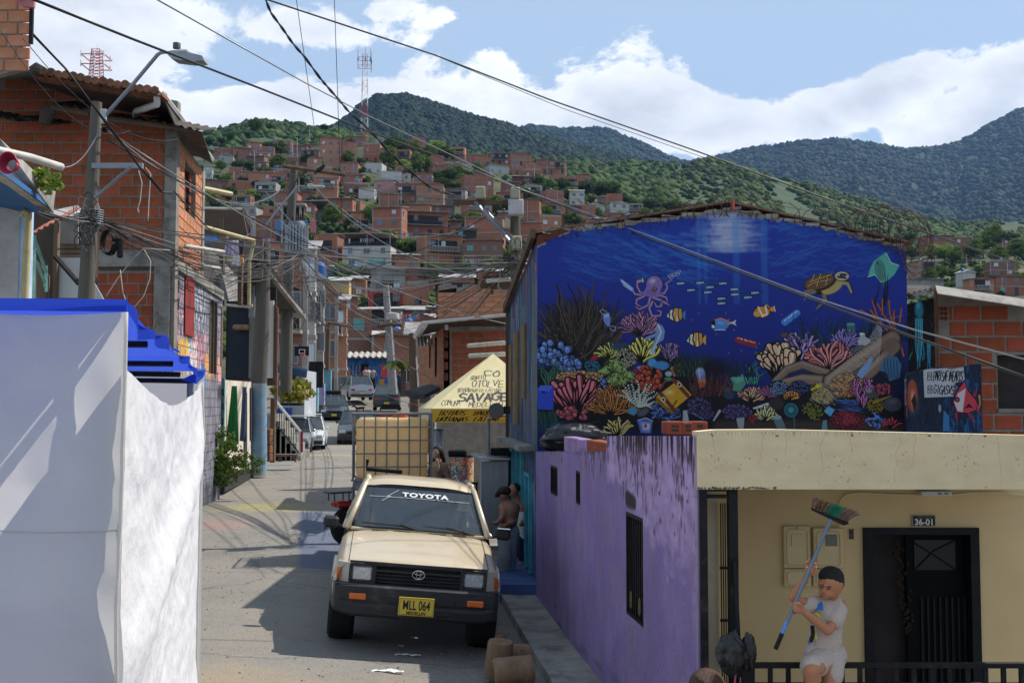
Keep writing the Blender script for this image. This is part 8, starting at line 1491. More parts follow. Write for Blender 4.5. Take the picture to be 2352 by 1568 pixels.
b=MB();b.tube([(-.72,.74,.34),(.72,.74,.34)],.045,8);b.ell((.12,.74,.34),.13,12,8);b.box((-.55,.3,.36),(.55,.36,.42));b.box((-.4,.1,.33),(.4,.6,.35));b.build('front_axle',[mat('greasy_steel',(.05,.04,.03),.7,.4,5)],tr,local=True)
b=MB();b.tube([(-.64,2.72,1.72),(-.64,2.72,1.60),(-.2,2.75,1.60)],.022,4);b.build('cargo_bar',[M_blk],tr,local=True)
# ---------------------------------------------------------------- other vehicles
def car(label,cat,loc,ang,m,L_=4.,W_=1.7,H_=1.48,hood=1.05,tail=.35,gr=.2,plate=False,rack=False,roof_box=False):
 t=thing('parked_car',label,cat,loc,(0,0,ang));hw=W_/2;zb=gr+.02;bh=H_*.60
 st=[(0,.52,.90),(.08,.62,.96),(hood,bh,1),(L_*.5,bh+.02,1),(L_-tail,bh+.03,.99),(L_-.06,bh-.02,.93),(L_,.6,.9)]
 def bd(u,v):
  k=v*6;i=min(5,int(k));f=k-i;y,z,w_=[st[i][j]+(st[i+1][j]-st[i][j])*f for j in range(3)];P_=[(1.,zb),(1.02,.45),(1.0,z*.8),(.93,z),(0,z+.04),(-.93,z),(-1.,z*.8),(-1.02,.45),(-1.,zb)]
  k=u*8;i=min(7,int(k));f=k-i;x=P_[i][0]+(P_[i+1][0]-P_[i][0])*f;zz=P_[i][1]+(P_[i+1][1]-P_[i][1])*f
  if abs(x)>.9:zz=max(zz,archz(y,.75,.36)-.05,archz(y,L_-.8,.36)-.05)
  return(x*hw*w_,y,zz)
 b=MB();b.grid(bd,32,48);b.quad((-hw*.9,0,zb),(hw*.9,0,zb),(hw*.9,0,.52),(-hw*.9,0,.52));b.quad((hw*.9,L_,zb),(-hw*.9,L_,zb),(-hw*.9,L_,.6),(hw*.9,L_,.6));b.build('body',[m],t,smooth=35,local=True)
 cs=[(hood-.12,bh-.01,.90,0),(hood+.62,H_-.04,.70,1),(L_-tail-.55,H_-.03,.70,0),(L_-tail*.4,bh,.88,0)];b=MB()
 for i in range(3):
  (y0,z0,w0,_),(y1,z1,w1,_)=cs[i],cs[i+1];
  if i==1:continue
  b.quad((-w0*hw,y0,z0),(w0*hw,y0,z0),(w1*hw,y1,z1),(-w1*hw,y1,z1))if i==0 else b.quad((w0*hw,y0,z0),(w1*hw,y1,z1),(-w1*hw,y1,z1),(-w0*hw,y0,z0))
 for s_ in(-1,1):b.add([(s_*cs[0][2]*hw,cs[0][0],bh-.01),(s_*.9*hw,cs[3][0],bh),(s_*.70*hw,cs[2][0],H_-.03),(s_*.70*hw,cs[1][0],H_-.04)],[(0,1,2,3)])
 b.build('windows',[M_wg],t,local=True)
 b=MB();b.grid(lambda u,v:((u*2-1)*.72*hw,cs[1][0]-.03+v*(cs[2][0]-cs[1][0]+.06),H_-.05+.05*(1-(u*2-1)**4)),8,4)
 for s_ in(-1,1):b.tube([(s_*.91*hw,cs[0][0],bh-.02),(s_*.71*hw,cs[1][0],H_-.03),(s_*.71*hw,cs[2][0],H_-.03),(s_*.89*hw,cs[3][0],bh)],.03,5);b.tube([(s_*.9*hw,L_*.55,bh),(s_*.71*hw,L_*.55,H_-.03)],.03,5)
 b.build('roof',[m],t,smooth=40,local=True)
 for s_ in(-1,1):
  for y0,mm,nm,z in((-.015,M_hl,'headlight',.60),(L_-.02,M_rl,'tail_light',.72)):a,c=sorted((s_*hw*.55,s_*hw*.86));b=MB();b.box((a,y0,z-.07),(c,y0+.05,z+.07),bev=.02);b.build(nm,[mm],t,local=True)
  b=MB();b.box((s_*hw*1.04-.08,hood+.1,bh),(s_*hw*1.04+.08,hood+.2,bh+.12),bev=.03);b.build('mirror',[m],t,local=True)
  for y in(.75,L_-.8):wheel(t,s_*(hw-.1),y,.31,WMS)
 for y0 in(-.03,L_-.03):b=MB();b.box((-hw*.88,y0,gr+.05),(hw*.88,y0+.06,gr+.22),bev=.03);b.build('bumper',[M_blp],t,local=True)
 b=MB();b.box((-hw*.45,-.02,.48),(hw*.45,.02,.6));b.build('grille',[M_blk],t,local=True);b=MB();b.box((-.16,-.045,.3),(.16,-.032,.42));b.box((-.16,L_+.032,.42),(.16,L_+.045,.54));b.build('licence_plate',[M_yp],t,local=True)
 if rack:b=MB();[b.tube([(-hw*.7,y,H_+.08),(hw*.7,y,H_+.08)],.02,4)for y in(1.7,2.,2.3,2.6)];[b.tube([(x,1.6,H_+.06),(x,2.7,H_+.06)],.02,4)for x in(-hw*.7,hw*.7)];b.build('roof_rack',[M_gut],t,local=True)
 if roof_box:b=MB();b.box((-.5,1.7,H_+.02),(.45,2.6,H_+.28),bev=.06);b.build('roof_load',[M_blk],t,local=True)
 return t
WMS=wheel_meshes(.31,.2);cp=lambda n,c,me=.4:mat(n,c,.3,.03,2,metal=me,coat=.7)
def gl(px,d):x=X(px,d);return(x,d,ground(x,d)+.01)
M_wp=cp('white_car_paint',(.68,.69,.7),.05);M_sp=cp('silver_car_paint',(.34,.35,.37),.6);M_dp=cp('dark_grey_car_paint',(.045,.05,.058),.5)
car('white hatchback with roof rack parked facing down the street beside the stairs','car',gl(703,50),.13,M_wp,rack=True)
car('pale silver car mostly hidden behind the stair railing','car',gl(668,48),.1,M_sp,rack=True)
car('dark compact SUV parked just left of the caged tanks','car',gl(818,54),.1,M_dp,4.2,1.8,1.65)
car('dark glossy SUV with load on its roof, facing down the far left side','car',gl(768,69),.16,M_dp,4.4,1.82,1.6,roof_box=True)
car('silver-grey van seen from behind at the top of the street','van',(gl(806,84)[0],84,gl(806,84)[2]),math.pi+.32,M_sp,4.4,1.75,1.75,1.0,.15)
car('dark green pickup seen from behind at the top right of the street','pickup truck',(gl(890,76)[0],76,gl(890,76)[2]),math.pi+.1,cp('dark_green_car_paint',(.03,.05,.05)),4.4,1.75,1.7)
car('white SUV facing the camera behind the right edge of the caged tanks','car',gl(985,31.5),.1,M_wp,4.4,1.85,1.68)
rt=thing('cargo_trike','red three-wheeled cargo cart with black canopy on the far right side of the street','trike',gl(897,64),(0,0,.1));b=MB();b.box((-.6,0,.35),(.6,1.5,.8),bev=.04);b.build('cargo_box',[mat('trike_red',(.40,.02,.02),.5,.15)],rt,local=True);b=MB();b.prism([(-.65,0,1.05),(.65,0,1.05),(.5,0,1.35),(-.4,0,1.35)],(0,1.3,0));[b.tube([(x,y,.8),(x,y,1.1)],.02,4)for x in(-.55,.55)for y in(.1,1.2)];b.build('canopy',[M_blk],rt,local=True);[wheel(rt,x,y,.3,WMS)for x,y in((-.5,.5),(.5,.5),(0,1.6))]
def moto(loc,ang,label,big=False):
 t=thing('motorcycle',label,'motorcycle',loc,(0,0,ang))
 for y in(.3,1.55):w_=wheel(t,0,y,.3,WMM)
 b=MB();b.tube([(0,.3,.62),(0,.7,.78),(0,1.2,.85),(0,1.5,.9)],[.07,.1,.13,.08],8);b.build('seat_and_tank',[M_blp],t,smooth=True,local=True)
 b=MB();b.box((-.11,.05,.6),(.11,.3,.7),bev=.03);b.build('tail_cowl',[mat('moto_red',(.4,.02,.02),.35,.1,coat=.5)],t,local=True);b=MB();b.box((-.06,.02,.62),(.06,.06,.68),bev=.01);b.build('tail_light',[M_rl],t,local=True)
 b=MB();b.box((-.09,-.06,.38),(.09,-.05,.5));o=b.build('licence_plate',[M_yp],t,local=True);b=MB();b.prism([(-.05,.2,.62),(.05,.2,.62),(.04,-.12,.28),(-.04,-.12,.28)],(0,.02,.02));b.build('mudguard',[M_blp],t,local=True)
 b=MB();b.box((-.13,-.08,.82),(.13,.32,.845),bev=.01);[b.tube([(x,y,.7),(x,y,.82)],.012,4)for x in(-.1,.1)for y in(0,.25)];b.build('luggage_rack',[M_blp],t,local=True)
 b=MB();b.tube([(-.36,1.35,1.02),(0,1.5,.96),(.36,1.35,1.02)],.015,5);[b.tube([(x,1.4,1.0),(x*1.15,1.42,1.18)],.008,4)for x in(-.3,.3)];b.build('handlebar',[M_blk],t,local=True)
 b=MB();b.box((-.14,.7,.25),(.14,1.15,.6),bev=.06);b.tube([(0,1.55,.3),(0,1.45,1.0)],.03,6);b.tube([(.13,.2,.3),(.13,.9,.28)],.04,6);b.build('engine',[M_galv],t,smooth=30,local=True)
WMM=wheel_meshes(.3,.11)
g_=gl(764,17.6);moto((g_[0],g_[1],g_[2]+.13),-.95,'motorcycle tail with luggage rack poking out left of the beige pickup')
for i,(px,d)in enumerate(((838,90),(858,91))):moto(gl(px,d),.2,['left','right'][i]+' of the two motorcycles waiting at the top of the street')
# ---------------------------------------------------------------- people and a dog
def flesh(name,prims,m,parent,vox=.012,sm_=6,disp=0):
 """capsules and ellipsoids melted into one skin; points are world places, re-based to the parent"""
 b=MB()
 for p in prims:
  if p[0]=='c':
   pts=[Vector(q)for q in p[1]];rs=p[2]if isinstance(p[2],(list,tuple))else[p[2]]*len(pts);b.tube(pts,list(rs),12)
   for q,r_ in zip(pts,rs):b.ell(q,r_*.995,12,8)
  else:b.ell(p[1],p[2],16,12,rot=p[3]if len(p)>3 else None)
 o=b.build(name,[m],parent);md=o.modifiers.new('r','REMESH');md.mode='VOXEL';md.voxel_size=vox;md.use_smooth_shade=True;ms=o.modifiers.new('s','SMOOTH');ms.iterations=sm_;ms.factor=.6
 dg=bpy.context.evaluated_depsgraph_get();dg.update();me=bpy.data.meshes.new_from_object(o.evaluated_get(dg));o.modifiers.clear();o.data=me;me.name=name;return o
sk=lambda n,c:mat(n,c,.55,.08,8,spec=.3);M_sk=sk('boy_skin',(.44,.19,.10));M_sk2=sk('tanned_skin',(.26,.13,.08));M_hair=mat('black_hair',(.012,.01,.009),.6,.3,40,bump=.6,bscale=160,stretch=(1,1,.3));M_tee=mat('pale_mauve_cotton',(.50,.41,.355),.9,.08,5,bump=1.2,bscale=16);M_lip=sk('lip',(.30,.10,.08))
w3=lambda l,d:[W(x,y,dd)for(x,y),dd in zip(l,d if isinstance(d,(list,tuple))else[d]*len(l))]
by=thing('boy','boy in pale shirt and shorts sitting on the railing holding up a broom','person',(X(1890,7.0),7.0,Z(1540,7.0)));by.name='person'
hd=W(1908,1338,7.0);rh_=Euler((.25,.12,-.35)).to_matrix()
up_=[('c',w3([(1929,1388),(1924,1418),(1901,1447)],[7.03,6.97,6.92]),[.036,.034,.030]),('c',w3([(1901,1447),(1873,1425),(1847,1405)],[6.92,6.88,6.84]),[.030,.028,.020]),('c',w3([(1866,1382),(1843,1383),(1821,1371)],[7.0,6.96,6.93]),[.034,.031,.027]),('c',w3([(1821,1371),(1838,1345),(1853,1322)],[6.93,6.90,6.88]),[.028,.026,.018])]
pal=[('e',W(1838,1399,6.83),(.032,.016,.027)),('e',W(1857,1313,6.87),(.024,.014,.034))]
for i in range(4):y=1386+i*5.4;pal.append(('c',w3([(1838,y+4),(1826,y),(1821,y+3),(1826,y+6)],[6.83,6.795,6.82,6.85]),[.0095,.0092,.0085,.008]))
pal.append(('c',w3([(1842,1392),(1833,1384),(1824,1384)],[6.82,6.80,6.80]),[.011,.0095,.008]))
for x0,x1,y1,dd in((1850,1852,1290,6.90),(1855,1858,1286,6.91),(1862,1868,1288,6.90),(1867,1874,1294,6.89)):pal.append(('c',w3([(x0+3,1306),((x0+x1)/2+1,1297),(x1,y1)],[6.88,dd,dd-.01]),[.0095,.009,.0075]))
pal.append(('c',w3([(1866,1318),(1873,1309),(1874,1302)],[6.86,6.84,6.83]),[.011,.0095,.008]))
face=[('e',hd,(.077,.088,.094),rh_),('e',hd+Vector((-.028,-.035,-.045)),(.048,.045,.042),rh_),('e',W(1891,1357,6.925),(.012,.014,.011)),('c',w3([(1895,1346),(1890.5,1357)],[6.93,6.916]),[.006,.0085]),('e',W(1929,1352,7.01),(.009,.018,.022)),('c',w3([(1912,1362),(1908,1385)],[7.02,7.06]),[.038,.042]),('c',w3([(1883,1340),(1893,1343),(1906,1346)],[6.93,6.92,6.93]),.009),('e',W(1903,1364,6.945),(.02,.016,.016)),('e',W(1884,1361,6.955),(.015,.012,.014)),('e',W(1892,1372,6.935),(.018,.014,.010))]
leg=[('c',w3([(1893,1518),(1872,1530),(1864,1540)],[7.0,6.9,6.86]),[.07,.062,.052]),('c',w3([(1864,1541),(1868,1600),(1880,1680)],[6.86,6.88,6.93]),[.05,.042,.028]),('c',w3([(1880,1682),(1868,1694)],[6.92,6.82]),[.028,.022]),('c',w3([(1908,1530),(1905,1570),(1903,1690)],[7.0,6.96,6.98]),[.06,.045,.028]),('c',w3([(1892,1400),(1892,1510)],[7.05,7.06]),.05)]
flesh('body',up_+pal+face+leg,M_sk,by,.0055,3)
flesh('hair',[('e',hd+Vector((.005,.003,.033)),(.0795,.0905,.066),rh_)],M_hair,by,.006,3)
flesh('shaved_sides',[('e',hd+Vector((.014,.016,.006)),(.0745,.082,.078),rh_)],mat('shaved_hair',(.06,.035,.025),.8,.3,60),by,.006,3)
for p,s_ in((W(1887,1347.5,6.914),.010),(W(1904,1352,6.917),.011)):b=MB();b.ell(p,(s_,.005,.0032),10,6);b.build('eye',[M_hair],by,smooth=True);b=MB();b.tube([p+Vector((-.013,-.006,.012)),p+Vector((0,-.008,.016)),p+Vector((.013,-.004,.012))],.0025,4);b.build('eyebrow',[M_hair],by)
b=MB();b.ell(W(1891.5,1370.5,6.918),(.014,.006,.006),10,6);b.build('mouth',[M_lip],by,smooth=True)
flesh('shirt',[('c',w3([(1878,1390),(1912,1392)],[7.03,7.05]),[.062,.064]),('c',w3([(1891,1400),(1893,1440),(1890,1482)],[7.05,7.05,7.05]),[.093,.088,.096]),('c',w3([(1911,1395),(1909,1440),(1906,1482)],[7.06,7.06,7.06]),[.075,.07,.075]),('c',w3([(1918,1386),(1928,1402),(1918,1424)],[7.04,7.0,6.97]),[.052,.050,.056]),('c',w3([(1880,1385),(1862,1386),(1852,1392)],[7.02,6.98,6.97]),[.05,.048,.044]),('c',w3([(1868,1500),(1915,1498)],[7.02,7.08]),[.06,.07])]+[('c',w3([(1870+i*4,1466+i*9),(1925,1462+i*11)],[6.975+.004*i,6.99]),.011)for i in range(4)],M_tee,by,.008,2)
flesh('shorts',[('c',w3([(1872,1505),(1915,1505)],[7.03,7.08]),[.075,.085]),('c',w3([(1888,1512),(1872,1526),(1864,1530)],[7.0,6.93,6.90]),[.082,.078,.072]),('c',w3([(1912,1515),(1912,1550)],[7.02,6.99]),[.075,.068])]+[('c',w3([(1868+i*9,1512),(1866+i*14,1540)],[6.93+.01*i,6.92+.02*i]),.012)for i in range(4)],M_tee,by,.008,2)
M_bl1=mat('print_blue',(.05,.2,.55),.8,0);M_ye1=mat('print_yellow',(.6,.5,.05),.8,0);rr=random.Random(3)
def ptube(pts,d,r_,m,nm):b=MB();b.tube([W(x,y,d)for x,y in pts],r_,5);b.build(nm,[m],by)
for i in range(7):ptube([(1868+i*3,1397-i*.3),(1870+i*3,1385+rr.uniform(-3,3)),(1872+i*3,1400)],6.949,.0045,M_bl1,'shirt_print')
for p,r_,m in(([(1872,1408),(1880,1412),(1884,1420)],.010,M_ye1),([(1866,1436),(1868,1456),(1862,1474)],.013,M_blk),([(1872,1452),(1874,1466)],.010,M_ye1),([(1858,1470),(1860,1478)],.006,M_bl1)):ptube(p,6.945,r_,m,'shirt_print')
bm=thing('broom','broom with blue-grey stick and green and brown bristles held up by the boy','broom',W(1781,1490,6.80));s0_,s1_=W(1781,1490,6.80),W(1908,1192,6.86);b=MB();b.tube([s0_+(s1_-s0_)*.1,s1_],.0115,12);b.build('stick',[mat('blue_grey_metal',(.16,.19,.24),.35,.05,metal=.3)],bm,smooth=40);b=MB();b.tube([s0_,s0_+(s1_-s0_)*.12],.0135,12);b.build('grip',[M_blk],bm,smooth=40);b=MB();b.tube([s0_+(s1_-s0_)*.125,s0_+(s1_-s0_)*.21],.0119,12);b.build('sticker',[mat('blue_sticker',(.1,.25,.6),.4,.4,60)],bm,smooth=40)
b=MB();b.prism([W(1867,1166,6.86),W(1869,1173,6.86),W(1938,1206,6.86),W(1950,1203,6.86),W(1948,1198,6.86)][::-1],(0,.05,0));b.build('block',[M_blk],bm)
for k,(a,c,m,n_)in enumerate(((0,.38,(.16,.09,.05),70),(.38,.68,(.01,.16,.09),70),(.68,1,(.18,.11,.08),80))):
 b=MB()
 for i in range(n_):q=rr.uniform(a,c);p=W(1868,1165,6.86).lerp(W(1948,1199,6.86),q)+Vector((0,rr.uniform(0,.05),0));e=p+Vector((.035+.05*(q-.3)+rr.uniform(-.012,.012),rr.uniform(-.01,.01),.055+rr.uniform(-.012,.008)));b.tube([p,p.lerp(e,.6)+Vector((-.004,0,.006)),e],.002,3)
 o=b.build('bristles',[mat('bristle_%d'%k,m,.7,.3,30)],bm);o['kind']='stuff'
def person(label,px,d,head,body_,cloth_,skm,hairm=None,hair=None,vox=.02):
 t=thing('person',label,'person',(X(px,d),d,ground(X(px,d),d)));flesh('body',body_,skm,t,vox,4)
 for nm,pr,m in cloth_:flesh(nm,pr,m,t,vox,3)
 if hair:flesh('hair',hair,hairm or M_hair,t,vox*.7,3)
 return t
c_=lambda l,d,r_:('c',w3(l,d),r_);M_gp=mat('grey_trackpants',(.27,.28,.30),.9,.1,4,bump=.5,bscale=12);M_shoe=mat('dark_shoe',(.02,.02,.022),.7,.1);M_wt=mat('white_vest',(.6,.6,.6),.9,.1)
d=16.2;person('shirtless man in grey three-stripe trackpants and dark cap looking down beside the mural house',1165,d,None,[('e',W(1157,1134,d),(.08,.1,.115)),c_([(1163,1146),(1168,1158)],d,.055),c_([(1155,1166),(1184,1164)],[d-.05,d+.1],[.07,.075]),c_([(1170,1172),(1167,1195),(1165,1216)],d,[.15,.13,.13]),c_([(1157,1168),(1152,1192),(1139,1202)],[d-.1,d-.15,d-.35],[.05,.042,.033]),c_([(1184,1168),(1183,1198),(1158,1208)],[d+.1,d-.05,d-.3],[.055,.045,.035]),c_([(1139,1202),(1130,1197)],d-.38,[.03,.02]),c_([(1165,1216),(1165,1335)],d,.05)],[('trackpants',[c_([(1158,1218),(1176,1218)],d,.11),c_([(1160,1222),(1160,1275),(1160,1328)],[d,d-.05,d],[.12,.10,.07]),c_([(1175,1222),(1172,1275),(1168,1328)],[d,d+.05,d+.05],[.12,.10,.07])],M_gp),('shoe',[c_([(1168,1336),(1148,1339)],[d,d-.1],.045)],M_shoe),('shoe',[c_([(1175,1335),(1158,1338)],[d+.1,d+.05],.045)],M_shoe),('cap',[('e',W(1158,1127,d),(.105,.12,.075)),c_([(1150,1130),(1140,1138)],d-.03,[.06,.03])],M_hair)]+[('trouser_stripe',[c_([(1173+i*2.2,1226),(1171+i*2,1275)],d-.115,.009)],M_blk)for i in(0,1,2)],M_sk2)
d=16.9;person('man in white vest and dark shorts leaning by the wall behind the shirtless man',1200,d,None,[('e',W(1180,1126,d),(.08,.1,.11)),('e',W(1172,1130,d-.03),(.03,.03,.04)),c_([(1186,1140),(1192,1156)],d,.055),c_([(1184,1163),(1208,1166)],d,.07),c_([(1197,1170),(1200,1225)],d,.12),c_([(1209,1166),(1212,1195),(1195,1204)],[d,d-.05,d-.25],[.055,.045,.035]),c_([(1196,1255),(1203,1285),(1188,1328)],d,[.085,.065,.045])],[('vest',[c_([(1190,1175),(1203,1178)],d,.09),c_([(1197,1180),(1203,1236)],d,[.13,.12])],M_wt),('shorts',[c_([(1193,1235),(1206,1238)],d,.12),c_([(1196,1240),(1202,1275)],d,[.12,.1])],mat('navy_shorts',(.02,.025,.05),.9,.1)),('shoe',[c_([(1190,1333),(1176,1337)],d-.05,.045)],M_shoe)],M_sk2,hair=[('e',W(1183,1120,d+.02),(.088,.1,.08))])
d=19.6;person('long-haired woman in tan top smoking beside the caged tanks',1010,d,None,[('e',W(1003,1041,d),(.075,.09,.11)),('e',W(1002,1044,d-.08),(.014,.016,.018)),c_([(1006,1052),(1009,1060)],d,.05),c_([(996,1068),(1022,1069)],d,.06),c_([(1022,1070),(1026,1092),(1008,1080)],[d,d-.05,d-.15],[.045,.04,.032]),c_([(1008,1080),(1005,1060),(1003,1053)],d-.2,[.032,.026,.022]),c_([(1009,1060),(1009,1250)],d,.07)],[('top',[c_([(997,1070),(1019,1071)],d,.07),c_([(1004,1076),(1007,1110)],d,[.13,.12]),c_([(1020,1071),(1025,1084)],d-.02,.06)],mat('tan_top',(.27,.19,.13),.9,.1,4)),('trousers',[c_([(1004,1115),(1003,1290)],d,[.14,.08]),c_([(1014,1115),(1014,1290)],d,[.14,.08])],M_shoe),('cigarette',[c_([(1003,1049),(1001,1052)],d-.24,.008)],M_wh)],sk('fair_skin',(.40,.24,.17)),hair=[('e',W(1006,1037,d+.03),(.10,.10,.12)),c_([(1014,1040),(1019,1072)],d+.02,[.05,.05]),c_([(998,1045),(996,1068)],d+.06,[.03,.03])])
d=6.6;hp=person('person mostly below the picture edge, only brown crown of the head showing',1624,d,None,[('e',W(1624,1582,d),(.075,.09,.1)),c_([(1624,1610),(1624,1640)],d,.05),c_([(1585,1665),(1663,1665)],d,.07),c_([(1624,1660),(1624,1900)],d,.12),c_([(1624,1900),(1624,1930)],d,.12)],[('shirt',[c_([(1590,1668),(1658,1668)],d,.085),c_([(1624,1670),(1624,1860)],d,.14)],M_wt)],M_sk,mat('brown_hair',(.07,.03,.018),.45,.3,40,bump=.7,bscale=200,stretch=(1,.3,1)),[('e',W(1624,1577,d),(.108,.125,.108))],.01)
fr_=random.Random(5)
for i,(px,y,d,col,lab)in enumerate([(826,903,92,(.02,.022,.03),'standing man in dark clothes and white cap at the top of the street'),(839,893,89.5,(.5,.32,.32),'motorcycle rider in pink shirt at the top of the street'),(846,893,90.2,(.65,.65,.66),'pillion rider in white shirt beside the pink-shirted rider'),(857,893,90.5,(.35,.36,.38),'motorcycle rider in grey shirt at the top of the street'),(908,908,84,(.55,.5,.55),'person in pale shirt standing right of the far dark green pickup'),(917,908,82,(.03,.035,.06),'person in dark clothes at the right edge of the far street'),(795,893,92,(.02,.02,.022),'person in black sitting in front of the blue bar')]):
 k=2600/d;q=lambda a,z:W(px+a*k,y-z*k,d);person(lab,px,d,None,[('e',q(0,1.6),.1),('c',[q(0,1.5),q(0,1.1)],.08),('c',[q(-.2,1.38),q(-.26,1.05)],.05),('c',[q(.2,1.38),q(.26,1.05)],.05)],[('shirt',[('c',[q(-.12,1.38),q(.12,1.38)],.1),('c',[q(0,1.35),q(0,.9)],[.17,.15])],mat('far_shirt_%d'%i,col,.9,.1)),('trousers',[('c',[q(-.09,.9),q(-.1,.05)],[.11,.07]),('c',[q(.09,.9),q(.1,.05)],[.11,.07])],M_shoe)],M_sk2,hair=[('e',q(0,1.66),.105)],vox=.035)
dg_=thing('dog','small brindle dog with curled tail standing in the road beyond the tanks','dog',gl(828,73));q=lambda a,y_,z:Vector((a,y_,z))+Vector(gl(828,73))
flesh('body',[('c',[q(-.22,0,.42),q(.2,0,.44)],[.1,.085]),('c',[q(-.24,0,.46),q(-.36,-.03,.55)],[.07,.06]),('e',q(-.40,-.04,.56),(.09,.07,.07)),('c',[q(-.44,-.05,.54),q(-.54,-.06,.50)],[.045,.03]),('c',[q(-.38,.03,.60),q(-.38,.05,.68)],[.025,.012]),('c',[q(.26,0,.48),q(.34,0,.62),q(.28,0,.72),q(.22,0,.68)],.02)]+[('c',[q(x,y_,.38),q(x+.03*s_,y_,.2),q(x-.02*s_,y_,.02)],[.045,.03,.022])for x,s_ in((-.2,-1),(.2,1))for y_ in(-.05,.05)],mat('brindle_fur',(.04,.03,.02),.9,.8,9,dirt=(.3,.2,.1),damt=.4,dscale=6),dg_,.018,3)
# ---------------------------------------------------------------- cables
M_cab=mat('black_cable',(.018,.018,.02),.45,.2,8);M_cab2=mat('sunlit_grey_cable',(.22,.22,.22),.35,.2,8);M_cab3=mat('weathered_cable',(.09,.085,.08),.5,.3,8)
NC=[0];GRP={}
def cable(pts,r_,m,label,sag=0,n=10,group=None):
 P_=[W(*p)for p in pts]
 if len(P_)==2 and sag:a,c=P_;P_=[a.lerp(c,i/n)-Vector((0,0,sag*4*(i/n)*(1-i/n)))for i in range(n+1)]
 b=MB();b.tube(P_,r_,5);o=b.build('cable',[m],None,smooth=True);tag(o,label,'cable',group);return o
cable([(60,-8,7),(300,88,8.5),(600,204,11),(850,303,14),(1040,371,17),(1178,428,20),(1340,492,17),(1640,604,12.5),(1870,690,10.5),(2110,778,9),(2400,882,7.5)],.011,M_cab,'thickest dark cable crossing the whole view from top left to lower right')
cable([(340,-12,9),(700,190,12),(850,268,14),(1100,386,17),(1190,432,20),(1340,486,17),(1500,545,14),(1870,683,10.7),(2100,757,9.2),(2400,837,7.5)],.007,M_cab2,'thin bright cable running just above the thickest one over the mural')
cable([(600,-5,12),(1000,127,13),(1260,228,13.5),(1600,347,14),(1900,457,14.6),(2400,625,15)],.010,M_cab3,'long single cable crossing the sky above the mural roof');cable([(1000,128,13),(1300,252,13.5),(1600,356,14),(1900,462,14.6),(2080,520,14.8),(2200,560,15),(2352,615,15)],.004,M_cab3,'hair-thin cable slung just below the long sky cable')
tw=thing('twisted_cable','twisted dark service cable swinging down from the top to the crossarm','cable',W(1040,447,20));tp_=[(608,-5),(622,30),(650,68),(672,100),(700,132),(735,180),(752,200),(780,232),(800,256),(850,300),(885,340),(930,385),(985,428),(1010,440),(1045,449)]
def smoothpts(l,d0,d1,k=8):
 o=[];n=len(l)
 for i in range((n-1)*k+1):t=i/k;j=min(n-2,int(t));f=t-j;o.append((l[j][0]+(l[j+1][0]-l[j][0])*f,l[j][1]+(l[j+1][1]-l[j][1])*f,d0+(d1-d0)*i/((n-1)*k)))
 return o
sp=smoothpts(tp_,11,20)
for ph_ in(0,math.pi):b=MB();b.tube([W(x+math.cos(i*.55+ph_)*1.7,y+math.sin(i*.55+ph_)*1.7,dd)for i,(x,y,dd)in enumerate(sp)],[.0085+.004*i/len(sp)for i in range(len(sp))],5);b.build('strand',[M_cab],tw,smooth=True)
for i,(a,c,l)in enumerate((((680,-5),(722,292),'hair-thin near-vertical cable left of the twisted cable'),((768,-5),(785,500),'thin near-vertical cable right of the twisted cable'))):cable([(*a,12),(*c,14)],.004,M_cab,l)
th_=[(-10,-4),(60,62),(150,158),(212,238),(250,290),(290,342),(320,382),(345,408),(372,442),(396,442)]
for k_ in range(3):cable([(x+k_*2.2-2,y+math.sin(i*2+k_)*2+k_,13+i*.3)for i,(x,y)in enumerate(th_)],.014 if k_==1 else.009,M_cab,['lower','thick middle','upper'][k_]+' strand of the black cable bundle falling over the street lamp bracket')
for i,(a,c,r_,m,l)in enumerate([((0,68,10),(300,300,16),.004,M_cab,'thin cable crossing in front of the tiled roof'),((52,88,12),(410,320,18),.005,M_cab,'thin cable rising from the lamp pole to the brick tower'),((236,292,15.8),(640,440,40),.010,M_cab2,'upper bright cable from the lamp pole toward the far transformer'),((240,296,15.8),(1170,745,24),.010,M_cab2,'bright cable descending from the lamp pole to the lean-to roof'),((1000,710,30),(1172,668,21),.008,M_cab3,'dark cable across the orange block wall'),((232,292,15.8),(118,372,15),.008,M_cab2,'bright cable from the lamp pole down left to the pipe'),((248,322,16),(1080,640,30),.011,M_cab,'dark cable from the lamp pole insulators over the street'),((400,440,17),(690,592,42),.013,M_cab,'thick black cable from the bundle end to the transformer'),((462,335,22),(1168,462,20.4),.007,M_cab3,'dark cable from the brick eave to the boxed crossarm'),((700,400,40),(1136,648,21),.007,M_cab2,'pale cable diagonally across the hillside houses'),((610,440,36),(1000,800,30),.008,M_cab2,'pale cable diagonally across the street gap'),((1170,468,20.3),(600,640,38),.012,M_cab,'thick dark cable from the boxed crossarm to the left poles'),((784,478,43),(1160,497,20.5),.009,M_cab2,'bright sagging cable under the boxed crossarm'),((640,505,42),(1176,608,20.6),.009,M_cab2,'bright lower sagging cable to the boxed pole'),((780,820,60),(1168,930,25),.009,M_cab3,'low cable over the far road'),((690,600,43),(1010,880,30),.010,M_cab3,'cable from the transformer down to the black tarp roof'),((720,640,60),(1165,925,24),.008,M_cab2,'pale cable down to the stall canopy')]):cable([a,c],r_,m,l,sag=.25+.02*abs(a[2]-c[2]))
